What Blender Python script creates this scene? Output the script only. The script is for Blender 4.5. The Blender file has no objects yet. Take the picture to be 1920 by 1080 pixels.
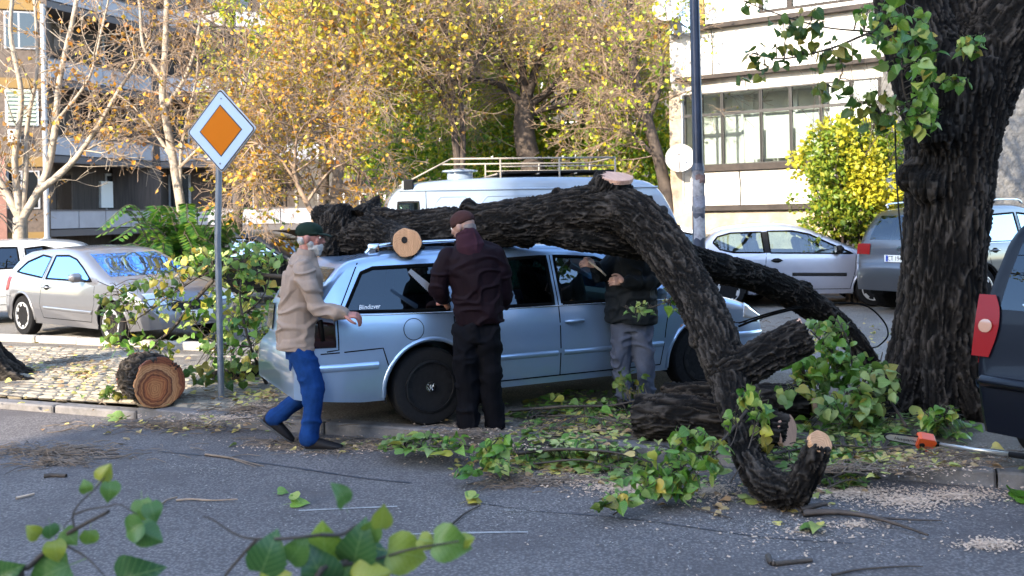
import bpy, bmesh, math, random
import numpy as np
from mathutils import Vector, Matrix, Quaternion

random.seed(7); np.random.seed(7)
R = math.radians
S = bpy.context.scene
C = S.collection

# ---------------------------------------------------------------- camera
F = 1800.0; H = 1.80; ROLL = 0.02; HZ = 400.0; PCX = 960.0      # focal length in photo pixels, eye height, roll, horizon row
cam_d = bpy.data.cameras.new("camera"); cam = bpy.data.objects.new("camera", cam_d); C.objects.link(cam)
cam_d.sensor_width = 36.0; cam_d.lens = F / 1920.0 * 36.0; cam_d.sensor_fit = 'HORIZONTAL'
cam_d.shift_y = -(540.0 - HZ) / 1920.0
cam_d.dof.use_dof = True; cam_d.dof.focus_distance = 8.6; cam_d.dof.aperture_fstop = 3.2
cam_d.clip_start = 0.05; cam_d.clip_end = 600
_c, _s = math.cos(ROLL), math.sin(ROLL)
RIGHT = Vector((_c, 0, -_s)); UP = Vector((_s, 0, _c)); FWD = Vector((0, 1, 0))
m = Matrix.Identity(4)
for i in range(3):
    m[i][0] = RIGHT[i]; m[i][1] = UP[i]; m[i][2] = -FWD[i]
m[0][3], m[1][3], m[2][3] = 0, 0, H
cam.matrix_world = m
S.camera = cam

# ---------------------------------------------------------------- light
SUN_TRAVEL = Vector((0.57, 0.82)).normalized(); SUN_EL = R(25)
world = bpy.data.worlds.new("World"); S.world = world; world.use_nodes = True
wn = world.node_tree.nodes; wl_ = world.node_tree.links
sky = wn.new("ShaderNodeTexSky"); sky.sky_type = 'NISHITA'; sky.sun_disc = False
sky.sun_elevation = SUN_EL
sky.sun_rotation = math.atan2(-SUN_TRAVEL.x, -SUN_TRAVEL.y)      # azimuth of the sun measured from +Y towards +X
sky.air_density = 1.0; sky.dust_density = 0.8; sky.ozone_density = 1.2
bg = wn["Background"]; wl_.new(sky.outputs[0], bg.inputs[0]); bg.inputs[1].default_value = 0.15
sun_d = bpy.data.lights.new("sun", 'SUN'); sun_d.energy = 2.1; sun_d.angle = R(0.5); sun_d.color = (1.0, 0.87, 0.68)
sun = bpy.data.objects.new("sun", sun_d); C.objects.link(sun)
_d = Vector((SUN_TRAVEL.x * math.cos(SUN_EL), SUN_TRAVEL.y * math.cos(SUN_EL), -math.sin(SUN_EL)))
sun.rotation_euler = _d.to_track_quat('-Z', 'Y').to_euler()
S.view_settings.view_transform = 'Standard'; S.view_settings.look = 'None'
S.view_settings.exposure = 2.75; S.view_settings.gamma = 1.0
S.cycles.max_bounces = 6; S.cycles.transparent_max_bounces = 12
S.cycles.caustics_reflective = False; S.cycles.caustics_refractive = False

# ---------------------------------------------------------------- photo pixel -> world
def ray(px, py):
    return (RIGHT * (px - PCX) + UP * (HZ - py) + FWD * F) / F
def pt(px, py, Y):
    r_ = ray(px, py); return Vector((r_.x * Y, Y, H + r_.z * Y))
def gp(px, py, z=0.0):
    r_ = ray(px, py); t = (z - H) / r_.z
    return Vector((r_.x * t, t, z))
# ---------------------------------------------------------------- objects
def tag(o, label=None, cat=None, group=None, kind=None):
    if label: o['label'] = label
    if cat: o['category'] = cat
    if group: o['group'] = group
    if kind: o['kind'] = kind
    return o
def thing(name, label, cat, loc=(0, 0, 0), rz=0.0, group=None):
    o = bpy.data.objects.new(name, None); C.objects.link(o)
    o.location = loc; o.rotation_euler = (0, 0, rz); o.empty_display_size = 0.1
    return tag(o, label, cat, group)
def mk_mesh(name, V, Fc, mats=None, smooth=False, fm=None):
    me = bpy.data.meshes.new(name)
    V = [tuple(v) for v in V] if not isinstance(V, np.ndarray) else V
    me.from_pydata(V if isinstance(V, list) else V.tolist(), [], Fc if isinstance(Fc, list) else Fc.tolist())
    if mats is not None:
        for mm in (mats if isinstance(mats, (list, tuple)) else [mats]): me.materials.append(mm)
    if fm is not None: me.polygons.foreach_set('material_index', fm)
    if smooth: me.polygons.foreach_set('use_smooth', [True] * len(me.polygons))
    me.update()
    return me
def link(name, me, parent=None, loc=None):
    o = bpy.data.objects.new(name, me); C.objects.link(o)
    if parent is not None: o.parent = parent
    if loc is not None: o.location = loc
    return o
def inv_of(parent):
    """matrix that turns world coordinates into the parent's local ones (chain of unscaled parents)"""
    mt = Matrix.Identity(4); p = parent
    while p is not None:
        mt = Matrix.LocRotScale(p.location, p.rotation_euler, p.scale) @ mt; p = p.parent
    return mt.inverted()
def part(name, V, Fc, mats, parent=None, smooth=False, world=False, fm=None):
    if world and parent is not None:
        mi = inv_of(parent)
        A = np.array(mi)[:3, :3]; b = np.array(mi)[:3, 3]
        V = np.asarray([tuple(v) for v in V]) @ A.T + b
    return link(name, mk_mesh(name, V, Fc, mats, smooth, fm), parent)
def copy_tree(o, parent=None):
    c = o.copy(); C.objects.link(c); c.parent = parent
    for ch in list(o.children): copy_tree(ch, c)
    return c
class MB:
    """collects shapes that become ONE mesh object"""
    def __init__(s): s.V = []; s.F = []; s.m = []
    def add(s, V, Fc, mi=0, M=None):
        o = len(s.V)
        if M is not None: V = [M @ Vector(v) for v in V]
        s.V += [tuple(v) for v in V]; s.F += [tuple(i + o for i in f) for f in Fc]; s.m += [mi] * len(Fc)
        return s
    def box(s, x0, x1, y0, y1, z0, z1, mi=0, M=None, bev=0.0):
        if bev > 0:
            b = min(bev, (x1-x0)/2.01, (y1-y0)/2.01, (z1-z0)/2.01)
            V = []
            for z, i in ((z0, b), (z0 + b, 0), (z1 - b, 0), (z1, b)):
                V += [(x0+i, y0+b, z), (x0+b, y0+i, z), (x1-b, y0+i, z), (x1-i, y0+b, z), (x1-i, y1-b, z), (x1-b, y1-i, z), (x0+b, y1-i, z), (x0+i, y1-b, z)]
            Fc = [tuple(range(7, -1, -1)), tuple(range(24, 32))]
            for k in range(3):
                for j in range(8):
                    a = k*8+j; b2 = k*8+(j+1) % 8; Fc.append((a, b2, b2+8, a+8))
            return s.add(V, Fc, mi, M)
        V = [(x0,y0,z0),(x1,y0,z0),(x1,y1,z0),(x0,y1,z0),(x0,y0,z1),(x1,y0,z1),(x1,y1,z1),(x0,y1,z1)]
        return s.add(V, [(3,2,1,0),(4,5,6,7),(0,1,5,4),(1,2,6,5),(2,3,7,6),(3,0,4,7)], mi, M)
    def tube(s, pts, rad, n=8, mi=0, caps=True, M=None):
        V, Fc = tube(pts, rad, n, caps); return s.add(V, Fc, mi, M)
    def build(s, name, mats, parent=None, smooth=False, world=False, sharp=None):
        o = part(name, np.array(s.V, dtype=float), s.F, mats, parent, smooth, world, s.m)
        if sharp: o.data.set_sharp_from_angle(angle=R(sharp))
        return o
def frames(P):
    P = np.asarray(P, float); n = len(P)
    T = np.gradient(P, axis=0); T /= np.linalg.norm(T, axis=1)[:, None] + 1e-9
    a = np.array([0, 0, 1.0]) if abs(T[0][2]) < 0.9 else np.array([1.0, 0, 0])
    U = np.zeros_like(P); W = np.zeros_like(P)
    u = np.cross(T[0], a); u /= np.linalg.norm(u)
    for i in range(n):
        u = u - T[i] * np.dot(u, T[i]); u /= np.linalg.norm(u) + 1e-9
        U[i] = u; W[i] = np.cross(T[i], u)
    return T, U, W
def tube(pts, rad, n=8, caps=True):
    P = np.array([tuple(p) for p in pts], float)
    if np.isscalar(rad): rad = [rad] * len(P)
    T, U, W = frames(P)
    ang = np.arange(n) * 2 * math.pi / n
    V = []
    for i in range(len(P)):
        V += [tuple(P[i] + rad[i] * (math.cos(a) * U[i] + math.sin(a) * W[i])) for a in ang]
    Fc = []
    for i in range(len(P) - 1):
        for j in range(n):
            a = i*n+j; b = i*n+(j+1) % n; Fc.append((a, b, b+n, a+n))
    if caps:
        Fc.append(tuple(range(n-1, -1, -1))); Fc.append(tuple(range((len(P)-1)*n, len(P)*n)))
    return V, Fc
def catmull(P, R_, m_=6):
    P = np.array([tuple(p) for p in P], float); R_ = np.array(R_, float)
    D = np.hstack([P, R_[:, None]]); E_ = np.vstack([2*D[0]-D[1], D, 2*D[-1]-D[-2]])
    out = []
    for i in range(1, len(E_) - 2):
        p0, p1, p2, p3 = E_[i-1:i+3]
        for k in range(m_):
            t = k / m_
            out.append(0.5 * ((2*p1) + (-p0+p2)*t + (2*p0-5*p1+4*p2-p3)*t*t + (-p0+3*p1-3*p2+p3)*t**3))
    out.append(E_[-2]); out = np.array(out)
    return out[:, :3], np.maximum(out[:, 3], 0.001)
def lathe(prof, n=24, axis='z', M=None):
    """prof = [(r, h)] ; revolved round z (or y)"""
    V = []; Fc = []
    for r_, h in prof:
        for j in range(n):
            a = 2*math.pi*j/n
            p = (r_*math.cos(a), r_*math.sin(a), h)
            if axis == 'y': p = (p[0], p[2], p[1])
            V.append(p)
    for i in range(len(prof)-1):
        for j in range(n):
            a = i*n+j; b = i*n+(j+1) % n; Fc.append((a, b, b+n, a+n))
    Fc.append(tuple(range(n-1, -1, -1))); Fc.append(tuple(range((len(prof)-1)*n, len(prof)*n)))
    if M is not None: V = [tuple(M @ Vector(v)) for v in V]
    return V, Fc
def evaluated(o):
    dg = bpy.context.evaluated_depsgraph_get(); dg.update()
    return bpy.data.meshes.new_from_object(o.evaluated_get(dg), depsgraph=dg)
def remesh_union(V, Fc, voxel, smooth_it=2):
    o = link('tmp', mk_mesh('tmp', V, Fc))
    md = o.modifiers.new('r', 'REMESH'); md.mode = 'VOXEL'; md.voxel_size = voxel; md.adaptivity = 0
    if smooth_it:
        sm = o.modifiers.new('s', 'SMOOTH'); sm.factor = 0.5; sm.iterations = smooth_it
    me = evaluated(o)
    bpy.data.objects.remove(o)
    me.polygons.foreach_set('use_smooth', [True]*len(me.polygons))
    return me
def co(me):
    a = np.empty(len(me.vertices)*3); me.vertices.foreach_get('co', a); return a.reshape(-1, 3)
def nrm(me):
    a = np.empty(len(me.vertices)*3); me.vertices.foreach_get('normal', a); return a.reshape(-1, 3)
def set_co(me, A): me.vertices.foreach_set('co', A.ravel()); me.update()

# ---------------------------------------------------------------- numpy noise
def _hash(i, j, k, sd):
    h = (i*374761393 + j*668265263 + k*2147483647 + sd*974634777) & 0xffffffff
    h = ((h ^ (h >> 13)) * 1274126177) & 0xffffffff
    return ((h ^ (h >> 16)) & 0xffff) / 65535.0
def vn(p, sd=0):
    p = np.asarray(p, float); i = np.floor(p).astype(np.int64); f = p - i; f = f*f*(3-2*f)
    r_ = 0
    for a in (0, 1):
        for b in (0, 1):
            for c in (0, 1):
                w = (f[:,0] if a else 1-f[:,0])*(f[:,1] if b else 1-f[:,1])*(f[:,2] if c else 1-f[:,2])
                r_ = r_ + w*_hash(i[:,0]+a, i[:,1]+b, i[:,2]+c, sd)
    return r_*2-1
def fbm(p, o=3, sd=0):
    s_ = 0; a = 1.0; t = 0
    for k in range(o):
        s_ = s_ + a*vn(np.asarray(p)*(2.03**k), sd+k); t += a; a *= .5
    return s_/t

# ---------------------------------------------------------------- materials
def nodes(m_):
    m_.use_nodes = True; return m_.node_tree.nodes, m_.node_tree.links
def ramp(n, stops):
    r_ = n.new('ShaderNodeValToRGB'); e = r_.color_ramp.elements
    while len(e) > 1: e.remove(e[0])
    e[0].position = stops[0][0]; e[0].color = (*stops[0][1], 1)
    for p_, c_ in stops[1:]:
        q = e.new(p_); q.color = (*c_, 1)
    return r_
def M(name, col, rough=0.6, metal=0.0, spec=0.5, coat=0.0, var=0.0, vs=6.0, bump=0.0, bs=60.0, emit=None, sx=(1, 1, 1), dirt=0.0, dcol=(.05, .045, .04), ds=3.0):
    m_ = bpy.data.materials.new(name); n, l = nodes(m_); b = n['Principled BSDF']
    b.inputs['Base Color'].default_value = (*col, 1); b.inputs['Roughness'].default_value = rough
    b.inputs['Metallic'].default_value = metal; b.inputs['Specular IOR Level'].default_value = spec
    b.inputs['Coat Weight'].default_value = coat; b.inputs['Coat Roughness'].default_value = 0.04
    if var or bump or dirt:
        tc = n.new('ShaderNodeTexCoord'); mp = n.new('ShaderNodeMapping'); mp.inputs['Scale'].default_value = sx
        l.new(tc.outputs['Object'], mp.inputs[0])
        src = None
        if var:
            t = n.new('ShaderNodeTexNoise'); t.inputs['Scale'].default_value = vs; t.inputs['Detail'].default_value = 6; t.inputs['Roughness'].default_value = .65
            l.new(mp.outputs[0], t.inputs[0])
            r_ = ramp(n, [(.3, tuple(max(0, c*(1-var)) for c in col)), (.7, tuple(min(1, c*(1+var)) for c in col))])
            l.new(t.outputs[0], r_.inputs[0]); src = r_.outputs[0]
        if dirt:
            t = n.new('ShaderNodeTexNoise'); t.inputs['Scale'].default_value = ds; t.inputs['Detail'].default_value = 8; t.inputs['Roughness'].default_value = .7
            l.new(mp.outputs[0], t.inputs[0])
            q = n.new('ShaderNodeMapRange'); q.inputs[1].default_value = .48; q.inputs[2].default_value = .72; q.inputs[4].default_value = dirt
            l.new(t.outputs[0], q.inputs[0])
            x = n.new('ShaderNodeMix'); x.data_type = 'RGBA'; l.new(q.outputs[0], x.inputs[0])
            x.inputs[6].default_value = (*col, 1); x.inputs[7].default_value = (*dcol, 1)
            if src: l.new(src, x.inputs[6])
            src = x.outputs[2]
        if src: l.new(src, b.inputs['Base Color'])
        if bump:
            t = n.new('ShaderNodeTexNoise'); t.inputs['Scale'].default_value = bs; t.inputs['Detail'].default_value = 5
            l.new(mp.outputs[0], t.inputs[0])
            bb = n.new('ShaderNodeBump'); bb.inputs['Strength'].default_value = min(1, bump); bb.inputs['Distance'].default_value = .3/bs*max(1, bump)
            l.new(t.outputs[0], bb.inputs['Height']); l.new(bb.outputs[0], b.inputs['Normal'])
    if emit: b.inputs['Emission Color'].default_value = (*emit, 1); b.inputs['Emission Strength'].default_value = 1
    return m_
def leaf_mat(name, stops, per='object', rough=.45, trans=.35):
    m_ = bpy.data.materials.new(name); n, l = nodes(m_); b = n['Principled BSDF']
    if per == 'object':
        g = n.new('ShaderNodeObjectInfo'); out = g.outputs['Random']
    else:
        g = n.new('ShaderNodeNewGeometry'); out = g.outputs['Random Per Island']
    r_ = ramp(n, stops); l.new(out, r_.inputs[0])
    t = n.new('ShaderNodeTexNoise'); t.inputs['Scale'].default_value = 30; t.inputs['Detail'].default_value = 4
    tc = n.new('ShaderNodeTexCoord'); l.new(tc.outputs['Object'], t.inputs[0])
    x = n.new('ShaderNodeMix'); x.data_type = 'RGBA'; x.blend_type = 'MULTIPLY'; x.inputs[0].default_value = .5
    l.new(r_.outputs[0], x.inputs[6]); l.new(t.outputs[0], x.inputs[7])
    if per == 'object':
        sx = n.new('ShaderNodeSeparateXYZ'); l.new(tc.outputs['Object'], sx.inputs[0])
        def mth(op, a, b=None):
            q = n.new('ShaderNodeMath'); q.operation = op
            for k, v in ((0, a), (1, b)):
                if v is None: continue
                if isinstance(v, (int, float)): q.inputs[k].default_value = v
                else: l.new(v, q.inputs[k])
            return q.outputs[0]
        ax = mth('ABSOLUTE', sx.outputs[0]); fr = mth('FRACT', mth('SUBTRACT', mth('MULTIPLY', sx.outputs[1], 6.0), mth('MULTIPLY', ax, 5.0)))
        vein = mth('MAXIMUM', mth('LESS_THAN', ax, .016), mth('LESS_THAN', fr, .10))
        xv = n.new('ShaderNodeMix'); xv.data_type = 'RGBA'; l.new(mth('MULTIPLY', vein, .20), xv.inputs[0]); l.new(x.outputs[2], xv.inputs[6]); xv.inputs[7].default_value = (.30, .38, .14, 1); x = xv
        hgt = mth('ADD', mth('MULTIPLY', vein, -1), mth('MULTIPLY', fr, .8)); bb = n.new('ShaderNodeBump'); bb.inputs['Strength'].default_value = .5; bb.inputs['Distance'].default_value = .004; l.new(hgt, bb.inputs['Height']); l.new(bb.outputs[0], b.inputs['Normal'])
    h = n.new('ShaderNodeHueSaturation'); h.inputs['Value'].default_value = 1.3; l.new(x.outputs[2], h.inputs['Color'])
    l.new(h.outputs[0], b.inputs['Base Color']); b.inputs['Roughness'].default_value = rough
    tr = n.new('ShaderNodeBsdfTranslucent'); l.new(h.outputs[0], tr.inputs[0])
    mx = n.new('ShaderNodeMixShader'); mx.inputs[0].default_value = trans
    l.new(b.outputs[0], mx.inputs[1]); l.new(tr.outputs[0], mx.inputs[2]); l.new(mx.outputs[0], n['Material Output'].inputs[0])
    return m_
def glass_mat(name, tint, refl=1.0, rough=0.0, coat=(1, 1, 1)):
    m_ = bpy.data.materials.new(name); n, l = nodes(m_); n.remove(n['Principled BSDF'])
    t = n.new('ShaderNodeBsdfTransparent'); t.inputs[0].default_value = (*tint, 1)
    g = n.new('ShaderNodeBsdfGlossy'); g.inputs['Roughness'].default_value = rough; g.inputs[0].default_value = (*coat, 1)
    f = n.new('ShaderNodeFresnel'); f.inputs[0].default_value = 1.6
    q = n.new('ShaderNodeMath'); q.operation = 'MULTIPLY_ADD'; q.inputs[1].default_value = refl; q.inputs[2].default_value = .06*refl; q.use_clamp = True
    l.new(f.outputs[0], q.inputs[0])
    x = n.new('ShaderNodeMixShader'); l.new(q.outputs[0], x.inputs[0]); l.new(t.outputs[0], x.inputs[1]); l.new(g.outputs[0], x.inputs[2])
    l.new(x.outputs[0], n['Material Output'].inputs[0])
    return m_
def wood_mat(name, light, dark, rim, rings=60, heart=None):
    """sawn end grain: rings round the object's origin, in its local xy plane"""
    m_ = bpy.data.materials.new(name); n, l = nodes(m_); b = n['Principled BSDF']; b.inputs['Roughness'].default_value = .75
    tc = n.new('ShaderNodeTexCoord')
    nz = n.new('ShaderNodeTexNoise'); nz.inputs['Scale'].default_value = 9; nz.inputs['Detail'].default_value = 3; l.new(tc.outputs['Object'], nz.inputs[0])
    sc = n.new('ShaderNodeVectorMath'); sc.operation = 'SCALE'; sc.inputs['Scale'].default_value = .085; l.new(nz.outputs['Color'], sc.inputs[0])
    ad = n.new('ShaderNodeVectorMath'); ad.operation = 'ADD'; l.new(tc.outputs['Object'], ad.inputs[0]); l.new(sc.outputs[0], ad.inputs[1])
    w = n.new('ShaderNodeTexWave'); w.wave_type = 'RINGS'; w.rings_direction = 'Z'; w.inputs['Scale'].default_value = rings; w.inputs['Distortion'].default_value = 4; w.inputs['Detail'].default_value = 3
    l.new(ad.outputs[0], w.inputs[0])
    r_ = ramp(n, [(0, dark), (.55, light), (1, light)]); l.new(w.outputs[0], r_.inputs[0])
    last = r_.outputs[0]
    if heart:
        ln = n.new('ShaderNodeVectorMath'); ln.operation = 'LENGTH'; l.new(ad.outputs[0], ln.inputs[0])
        hr = ramp(n, heart); hr_s = n.new('ShaderNodeMath'); hr_s.operation = 'MULTIPLY'; hr_s.inputs[1].default_value = 1/.25
        l.new(ln.outputs['Value'], hr_s.inputs[0]); l.new(hr_s.outputs[0], hr.inputs[0])
        x = n.new('ShaderNodeMix'); x.data_type = 'RGBA'; x.blend_type = 'MULTIPLY'; x.inputs[0].default_value = 1
        l.new(last, x.inputs[6]); l.new(hr.outputs[0], x.inputs[7]); last = x.outputs[2]
    sw = n.new('ShaderNodeTexNoise'); sw.inputs['Scale'].default_value = 60; mp = n.new('ShaderNodeMapping'); mp.inputs['Scale'].default_value = (1, .08, 1); mp.inputs['Rotation'].default_value = (0, 0, .7)
    l.new(tc.outputs['Object'], mp.inputs[0]); l.new(mp.outputs[0], sw.inputs[0])
    x = n.new('ShaderNodeMix'); x.data_type = 'RGBA'; x.blend_type = 'OVERLAY'; x.inputs[0].default_value = .35
    l.new(last, x.inputs[6]); l.new(sw.outputs[0], x.inputs[7]); l.new(x.outputs[2], b.inputs['Base Color'])
    bb = n.new('ShaderNodeBump'); bb.inputs['Strength'].default_value = .5; bb.inputs['Distance'].default_value = .004
    l.new(sw.outputs[0], bb.inputs['Height']); l.new(bb.outputs[0], b.inputs['Normal'])
    return m_
def bark_mat(name, lo, mid, hi, moss=0.0):
    m_ = bpy.data.materials.new(name); n, l = nodes(m_); b = n['Principled BSDF']; b.inputs['Roughness'].default_value = .85; b.inputs['Specular IOR Level'].default_value = .10
    at = n.new('ShaderNodeAttribute'); at.attribute_name = 'ridge'
    bc = n.new('ShaderNodeAttribute'); bc.attribute_name = 'bc'
    t = n.new('ShaderNodeTexNoise'); t.inputs['Scale'].default_value = 45; t.inputs['Detail'].default_value = 6; t.inputs['Roughness'].default_value = .7
    mp = n.new('ShaderNodeMapping'); mp.inputs['Scale'].default_value = (1, 1, .3); l.new(bc.outputs['Vector'], mp.inputs[0]); l.new(mp.outputs[0], t.inputs[0])
    a = n.new('ShaderNodeMath'); a.operation = 'MULTIPLY_ADD'; a.inputs[1].default_value = .9; a.inputs[2].default_value = -.45; l.new(t.outputs[0], a.inputs[0])
    s_ = n.new('ShaderNodeMath'); s_.operation = 'ADD'; l.new(a.outputs[0], s_.inputs[0]); l.new(at.outputs['Fac'], s_.inputs[1])
    r_ = ramp(n, [(0.0, lo), (.45, mid), (1.0, hi)]); l.new(s_.outputs[0], r_.inputs[0])
    l.new(r_.outputs[0], b.inputs['Base Color'])
    bb = n.new('ShaderNodeBump'); bb.inputs['Strength'].default_value = .9; bb.inputs['Distance'].default_value = .006
    l.new(s_.outputs[0], bb.inputs['Height']); l.new(bb.outputs[0], b.inputs['Normal'])
    return m_

# ---------------------------------------------------------------- bark surfaces
def bark_mesh(chains, voxel=.011, amp=.014, sp=.05, stretch=.22, sd=0, knots=(), nocap=False, open_ends=()):
    """chains = [(points, radii)], joined into one limb system with furrowed bark"""
    V = []; Fc = []; segs = []
    for ci, (pts, rad) in enumerate(chains):
        P, Rr = catmull(pts, rad, 6)
        v, f = tube(P, Rr, 28); o = len(V); V += v; Fc += [tuple(i+o for i in q) for q in f]
        T, U, W = frames(P); L = np.concatenate([[0], np.cumsum(np.linalg.norm(np.diff(P, axis=0), axis=1))])
        for i in range(len(P)-1):
            segs.append((P[i], P[i+1], Rr[i], Rr[i+1], L[i], L[i+1], U[i], W[i], i == 0 and not segs, i == len(P)-2 and ci not in open_ends, len(segs)))
    for kp, kr in knots:
        v, f = lathe([(kr*math.sin(math.pi*k/8)+1e-4, -kr*math.cos(math.pi*k/8)) for k in range(9)], 12)
        o = len(V); V += [tuple(Vector(q)+Vector(kp)) for q in v]; Fc += [tuple(i+o for i in q) for q in f]
    me = remesh_union(V, Fc, voxel, 3)
    X = co(me); N = nrm(me); n = len(X)
    best = np.full(n, 1e9); s_ = np.zeros(n); cx = np.zeros(n); cy = np.zeros(n); rr = np.zeros(n); cap = np.zeros(n, bool)
    for a, b, r0, r1, l0, l1, u, w, first, last, _ in segs:
        d = b-a; L2 = d@d; t0 = ((X-a)@d)/L2; t = np.clip(t0, 0, 1); q = X-(a+t[:, None]*d); dist = np.linalg.norm(q, axis=1)
        r_ = r0+(r1-r0)*t; key = dist-r_; k = key < best
        best[k] = key[k]; s_[k] = (l0+(l1-l0)*t)[k]
        dd = dist+1e-9; cx[k] = ((q@u)/dd)[k]; cy[k] = ((q@w)/dd)[k]; rr[k] = r_[k]
        cp = (first & (t0 < 0.0)) | (last & (t0 > 1.0)); cap[k] = cp[k]
    qx = np.stack([cx*rr/sp, cy*rr/sp, s_*stretch/sp], 1)
    wq = qx + .55*np.stack([vn(qx*1.3+7, sd), vn(qx*1.3+31, sd+1), vn(qx*1.1+53, sd+2)], 1)
    n1 = vn(wq, sd+3)+.35*vn(wq*2.1, sd+4)
    n2 = vn(wq*1.9+9, sd+5)
    ridge = np.clip(1-np.abs(n1)*3.0, 0, 1)*.62 + np.clip(1-np.abs(n2)*3.4, 0, 1)*.38
    ridge = np.clip(ridge*1.15, 0, 1)
    big = fbm(X*3.2, 2, sd+9)
    d = (ridge-.5)*amp + big*.02*np.clip(rr/.2, .2, 1.2)
    if nocap: cap[:] = False
    d[cap] = -.003
    set_co(me, X+N*d[:, None])
    at = me.attributes.new('ridge', 'FLOAT', 'POINT'); at.data.foreach_set('value', np.where(cap, .3, ridge+.12*big).astype(np.float32))
    bc = me.attributes.new('bc', 'FLOAT_VECTOR', 'POINT'); bc.data.foreach_set('vector', np.stack([cx*rr, cy*rr, s_], 1).astype(np.float32).ravel())
    return me
def bark_part(name, me, mat_, parent):
    mi = inv_of(parent) if parent else Matrix.Identity(4)
    me.transform(mi); me.materials.clear(); me.materials.append(mat_)
    me.polygons.foreach_set('material_index', [0]*len(me.polygons))
    return link(name, me, parent)
def cut_face(center, normal, rx, ry, mat_, parent, name='cut_face', th=.006, irr=.06, hole=0):
    q = Vector(normal).normalized().to_track_quat('Z', 'Y'); n = 40
    ring = []
    ph = random.random()*6
    for j in range(n):
        a = 2*math.pi*j/n; k = 1+irr*(math.sin(3*a+ph)*.5+math.sin(7*a+2*ph)*.3+random.uniform(-.2, .2))
        ring.append((rx*k*math.cos(a), ry*k*math.sin(a)))
    V = []; Fc = []
    for f_, z in ((1, -.03), (1, th*.4), (.96, th), (.6, th), (.25, th)):
        V += [(x*f_, y*f_, z) for x, y in ring]
    for i in range(4):
        for j in range(n):
            a = i*n+j; b = i*n+(j+1) % n; Fc.append((a, b, b+n, a+n))
    Fc.append(tuple(range(4*n, 5*n)))
    me = mk_mesh(name, V, Fc, mat_); o = link(name, me, parent)
    mw = Matrix.LocRotScale(Vector(center), q, None)
    ml = inv_of(parent) @ mw if parent else mw
    o.location = ml.to_translation(); o.rotation_euler = ml.to_euler()
    return o

# ---------------------------------------------------------------- lots of thin branches as numpy prisms
def prisms(A, B, ra, rb, sides=3):
    A = np.asarray(A, float); B = np.asarray(B, float); ra = np.asarray(ra, float); rb = np.asarray(rb, float)
    T = B-A; T /= np.linalg.norm(T, axis=1)[:, None]+1e-9
    ref = np.where(np.abs(T[:, 2:3]) < .9, np.array([[0, 0, 1.0]]), np.array([[1.0, 0, 0]]))
    U = np.cross(T, ref); U /= np.linalg.norm(U, axis=1)[:, None]+1e-9; W = np.cross(T, U)
    n = len(A); V = np.zeros((n, 2*sides, 3))
    for j in range(sides):
        a = 2*math.pi*j/sides; d = math.cos(a)*U+math.sin(a)*W
        V[:, j] = A+d*ra[:, None]; V[:, sides+j] = B+d*rb[:, None]
    base = (np.arange(n)*2*sides)[:, None]
    Fc = np.concatenate([base+np.array([[j, (j+1) % sides, sides+(j+1) % sides, sides+j]]) for j in range(sides)], 0)
    return V.reshape(-1, 3), Fc
def fast_mesh(name, V, Fq, mat_, smooth=True, k=4):
    """k-gons only"""
    me = bpy.data.meshes.new(name); nf = len(Fq)
    me.vertices.add(len(V)); me.vertices.foreach_set('co', np.asarray(V, np.float32).ravel())
    me.loops.add(nf*k); me.loops.foreach_set('vertex_index', np.asarray(Fq, np.int32).ravel())
    me.polygons.add(nf); me.polygons.foreach_set('loop_start', np.arange(nf, dtype=np.int32)*k)
    me.polygons.foreach_set('use_smooth', np.full(nf, smooth))
    me.materials.append(mat_); me.update(calc_edges=True); me.validate()
    return me
def rv(s_=1.0): return Vector((random.gauss(0, 1), random.gauss(0, 1), random.gauss(0, 1)))*s_
def grow(start, dirn, length, rad, depth, out, tips, wob=.18, up=.05, kids=(3, 4), ratio=.68, ang=.65, segl=.25, rmin=.004):
    """recursive limb: out gets (a, b, ra, rb)"""
    d = Vector(dirn).normalized(); p = Vector(start); n = max(2, int(length/segl)); r0 = rad
    nk = random.randint(*kids) if depth > 0 else 0
    at = sorted(random.uniform(.3, .97) for _ in range(nk))
    ki = 0
    for i in range(n):
        d = (d+rv(wob)*.55+Vector((0, 0, up))).normalized(); q = p+d*(length/n); r1 = max(rmin, rad*(1-.55*(i+1)/n))
        out.append((p.copy(), q.copy(), r0, r1)); p = q; r0 = r1
        while ki < nk and at[ki] <= (i+1)/n:
            side = rv().cross(d).normalized(); a_ = ang*random.uniform(.6, 1.4)
            nd = (d*math.cos(a_)+side*math.sin(a_)).normalized()
            grow(p, nd, length*ratio*random.uniform(.7, 1.15), max(rmin, r1*random.uniform(.5, .75)), depth-1, out, tips, wob, up, kids, ratio, ang, segl, rmin)
            ki += 1
    tips.append((p.copy(), d.copy()))
def limbs_object(name, out, mat_, parent, world=True, thr=.03):
    A = np.array([tuple(s_[0]) for s_ in out]); B = np.array([tuple(s_[1]) for s_ in out]); ra = np.array([s_[2] for s_ in out]); rb = np.array([s_[3] for s_ in out])
    mi = np.array(inv_of(parent)) if world else np.eye(4)
    Vs = []; Fs = []; o = 0
    for k, sides in ((ra >= thr, 7), (ra < thr, 4)):
        if k.sum() == 0: continue
        V, Fq = prisms(A[k], B[k]+(B[k]-A[k])*.04, ra[k], rb[k], sides); Vs.append(V); Fs.append(Fq+o); o += len(V)
    V = np.concatenate(Vs) @ mi[:3, :3].T + mi[:3, 3]
    return link(name, fast_mesh(name, V, np.concatenate(Fs), mat_), parent)
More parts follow.
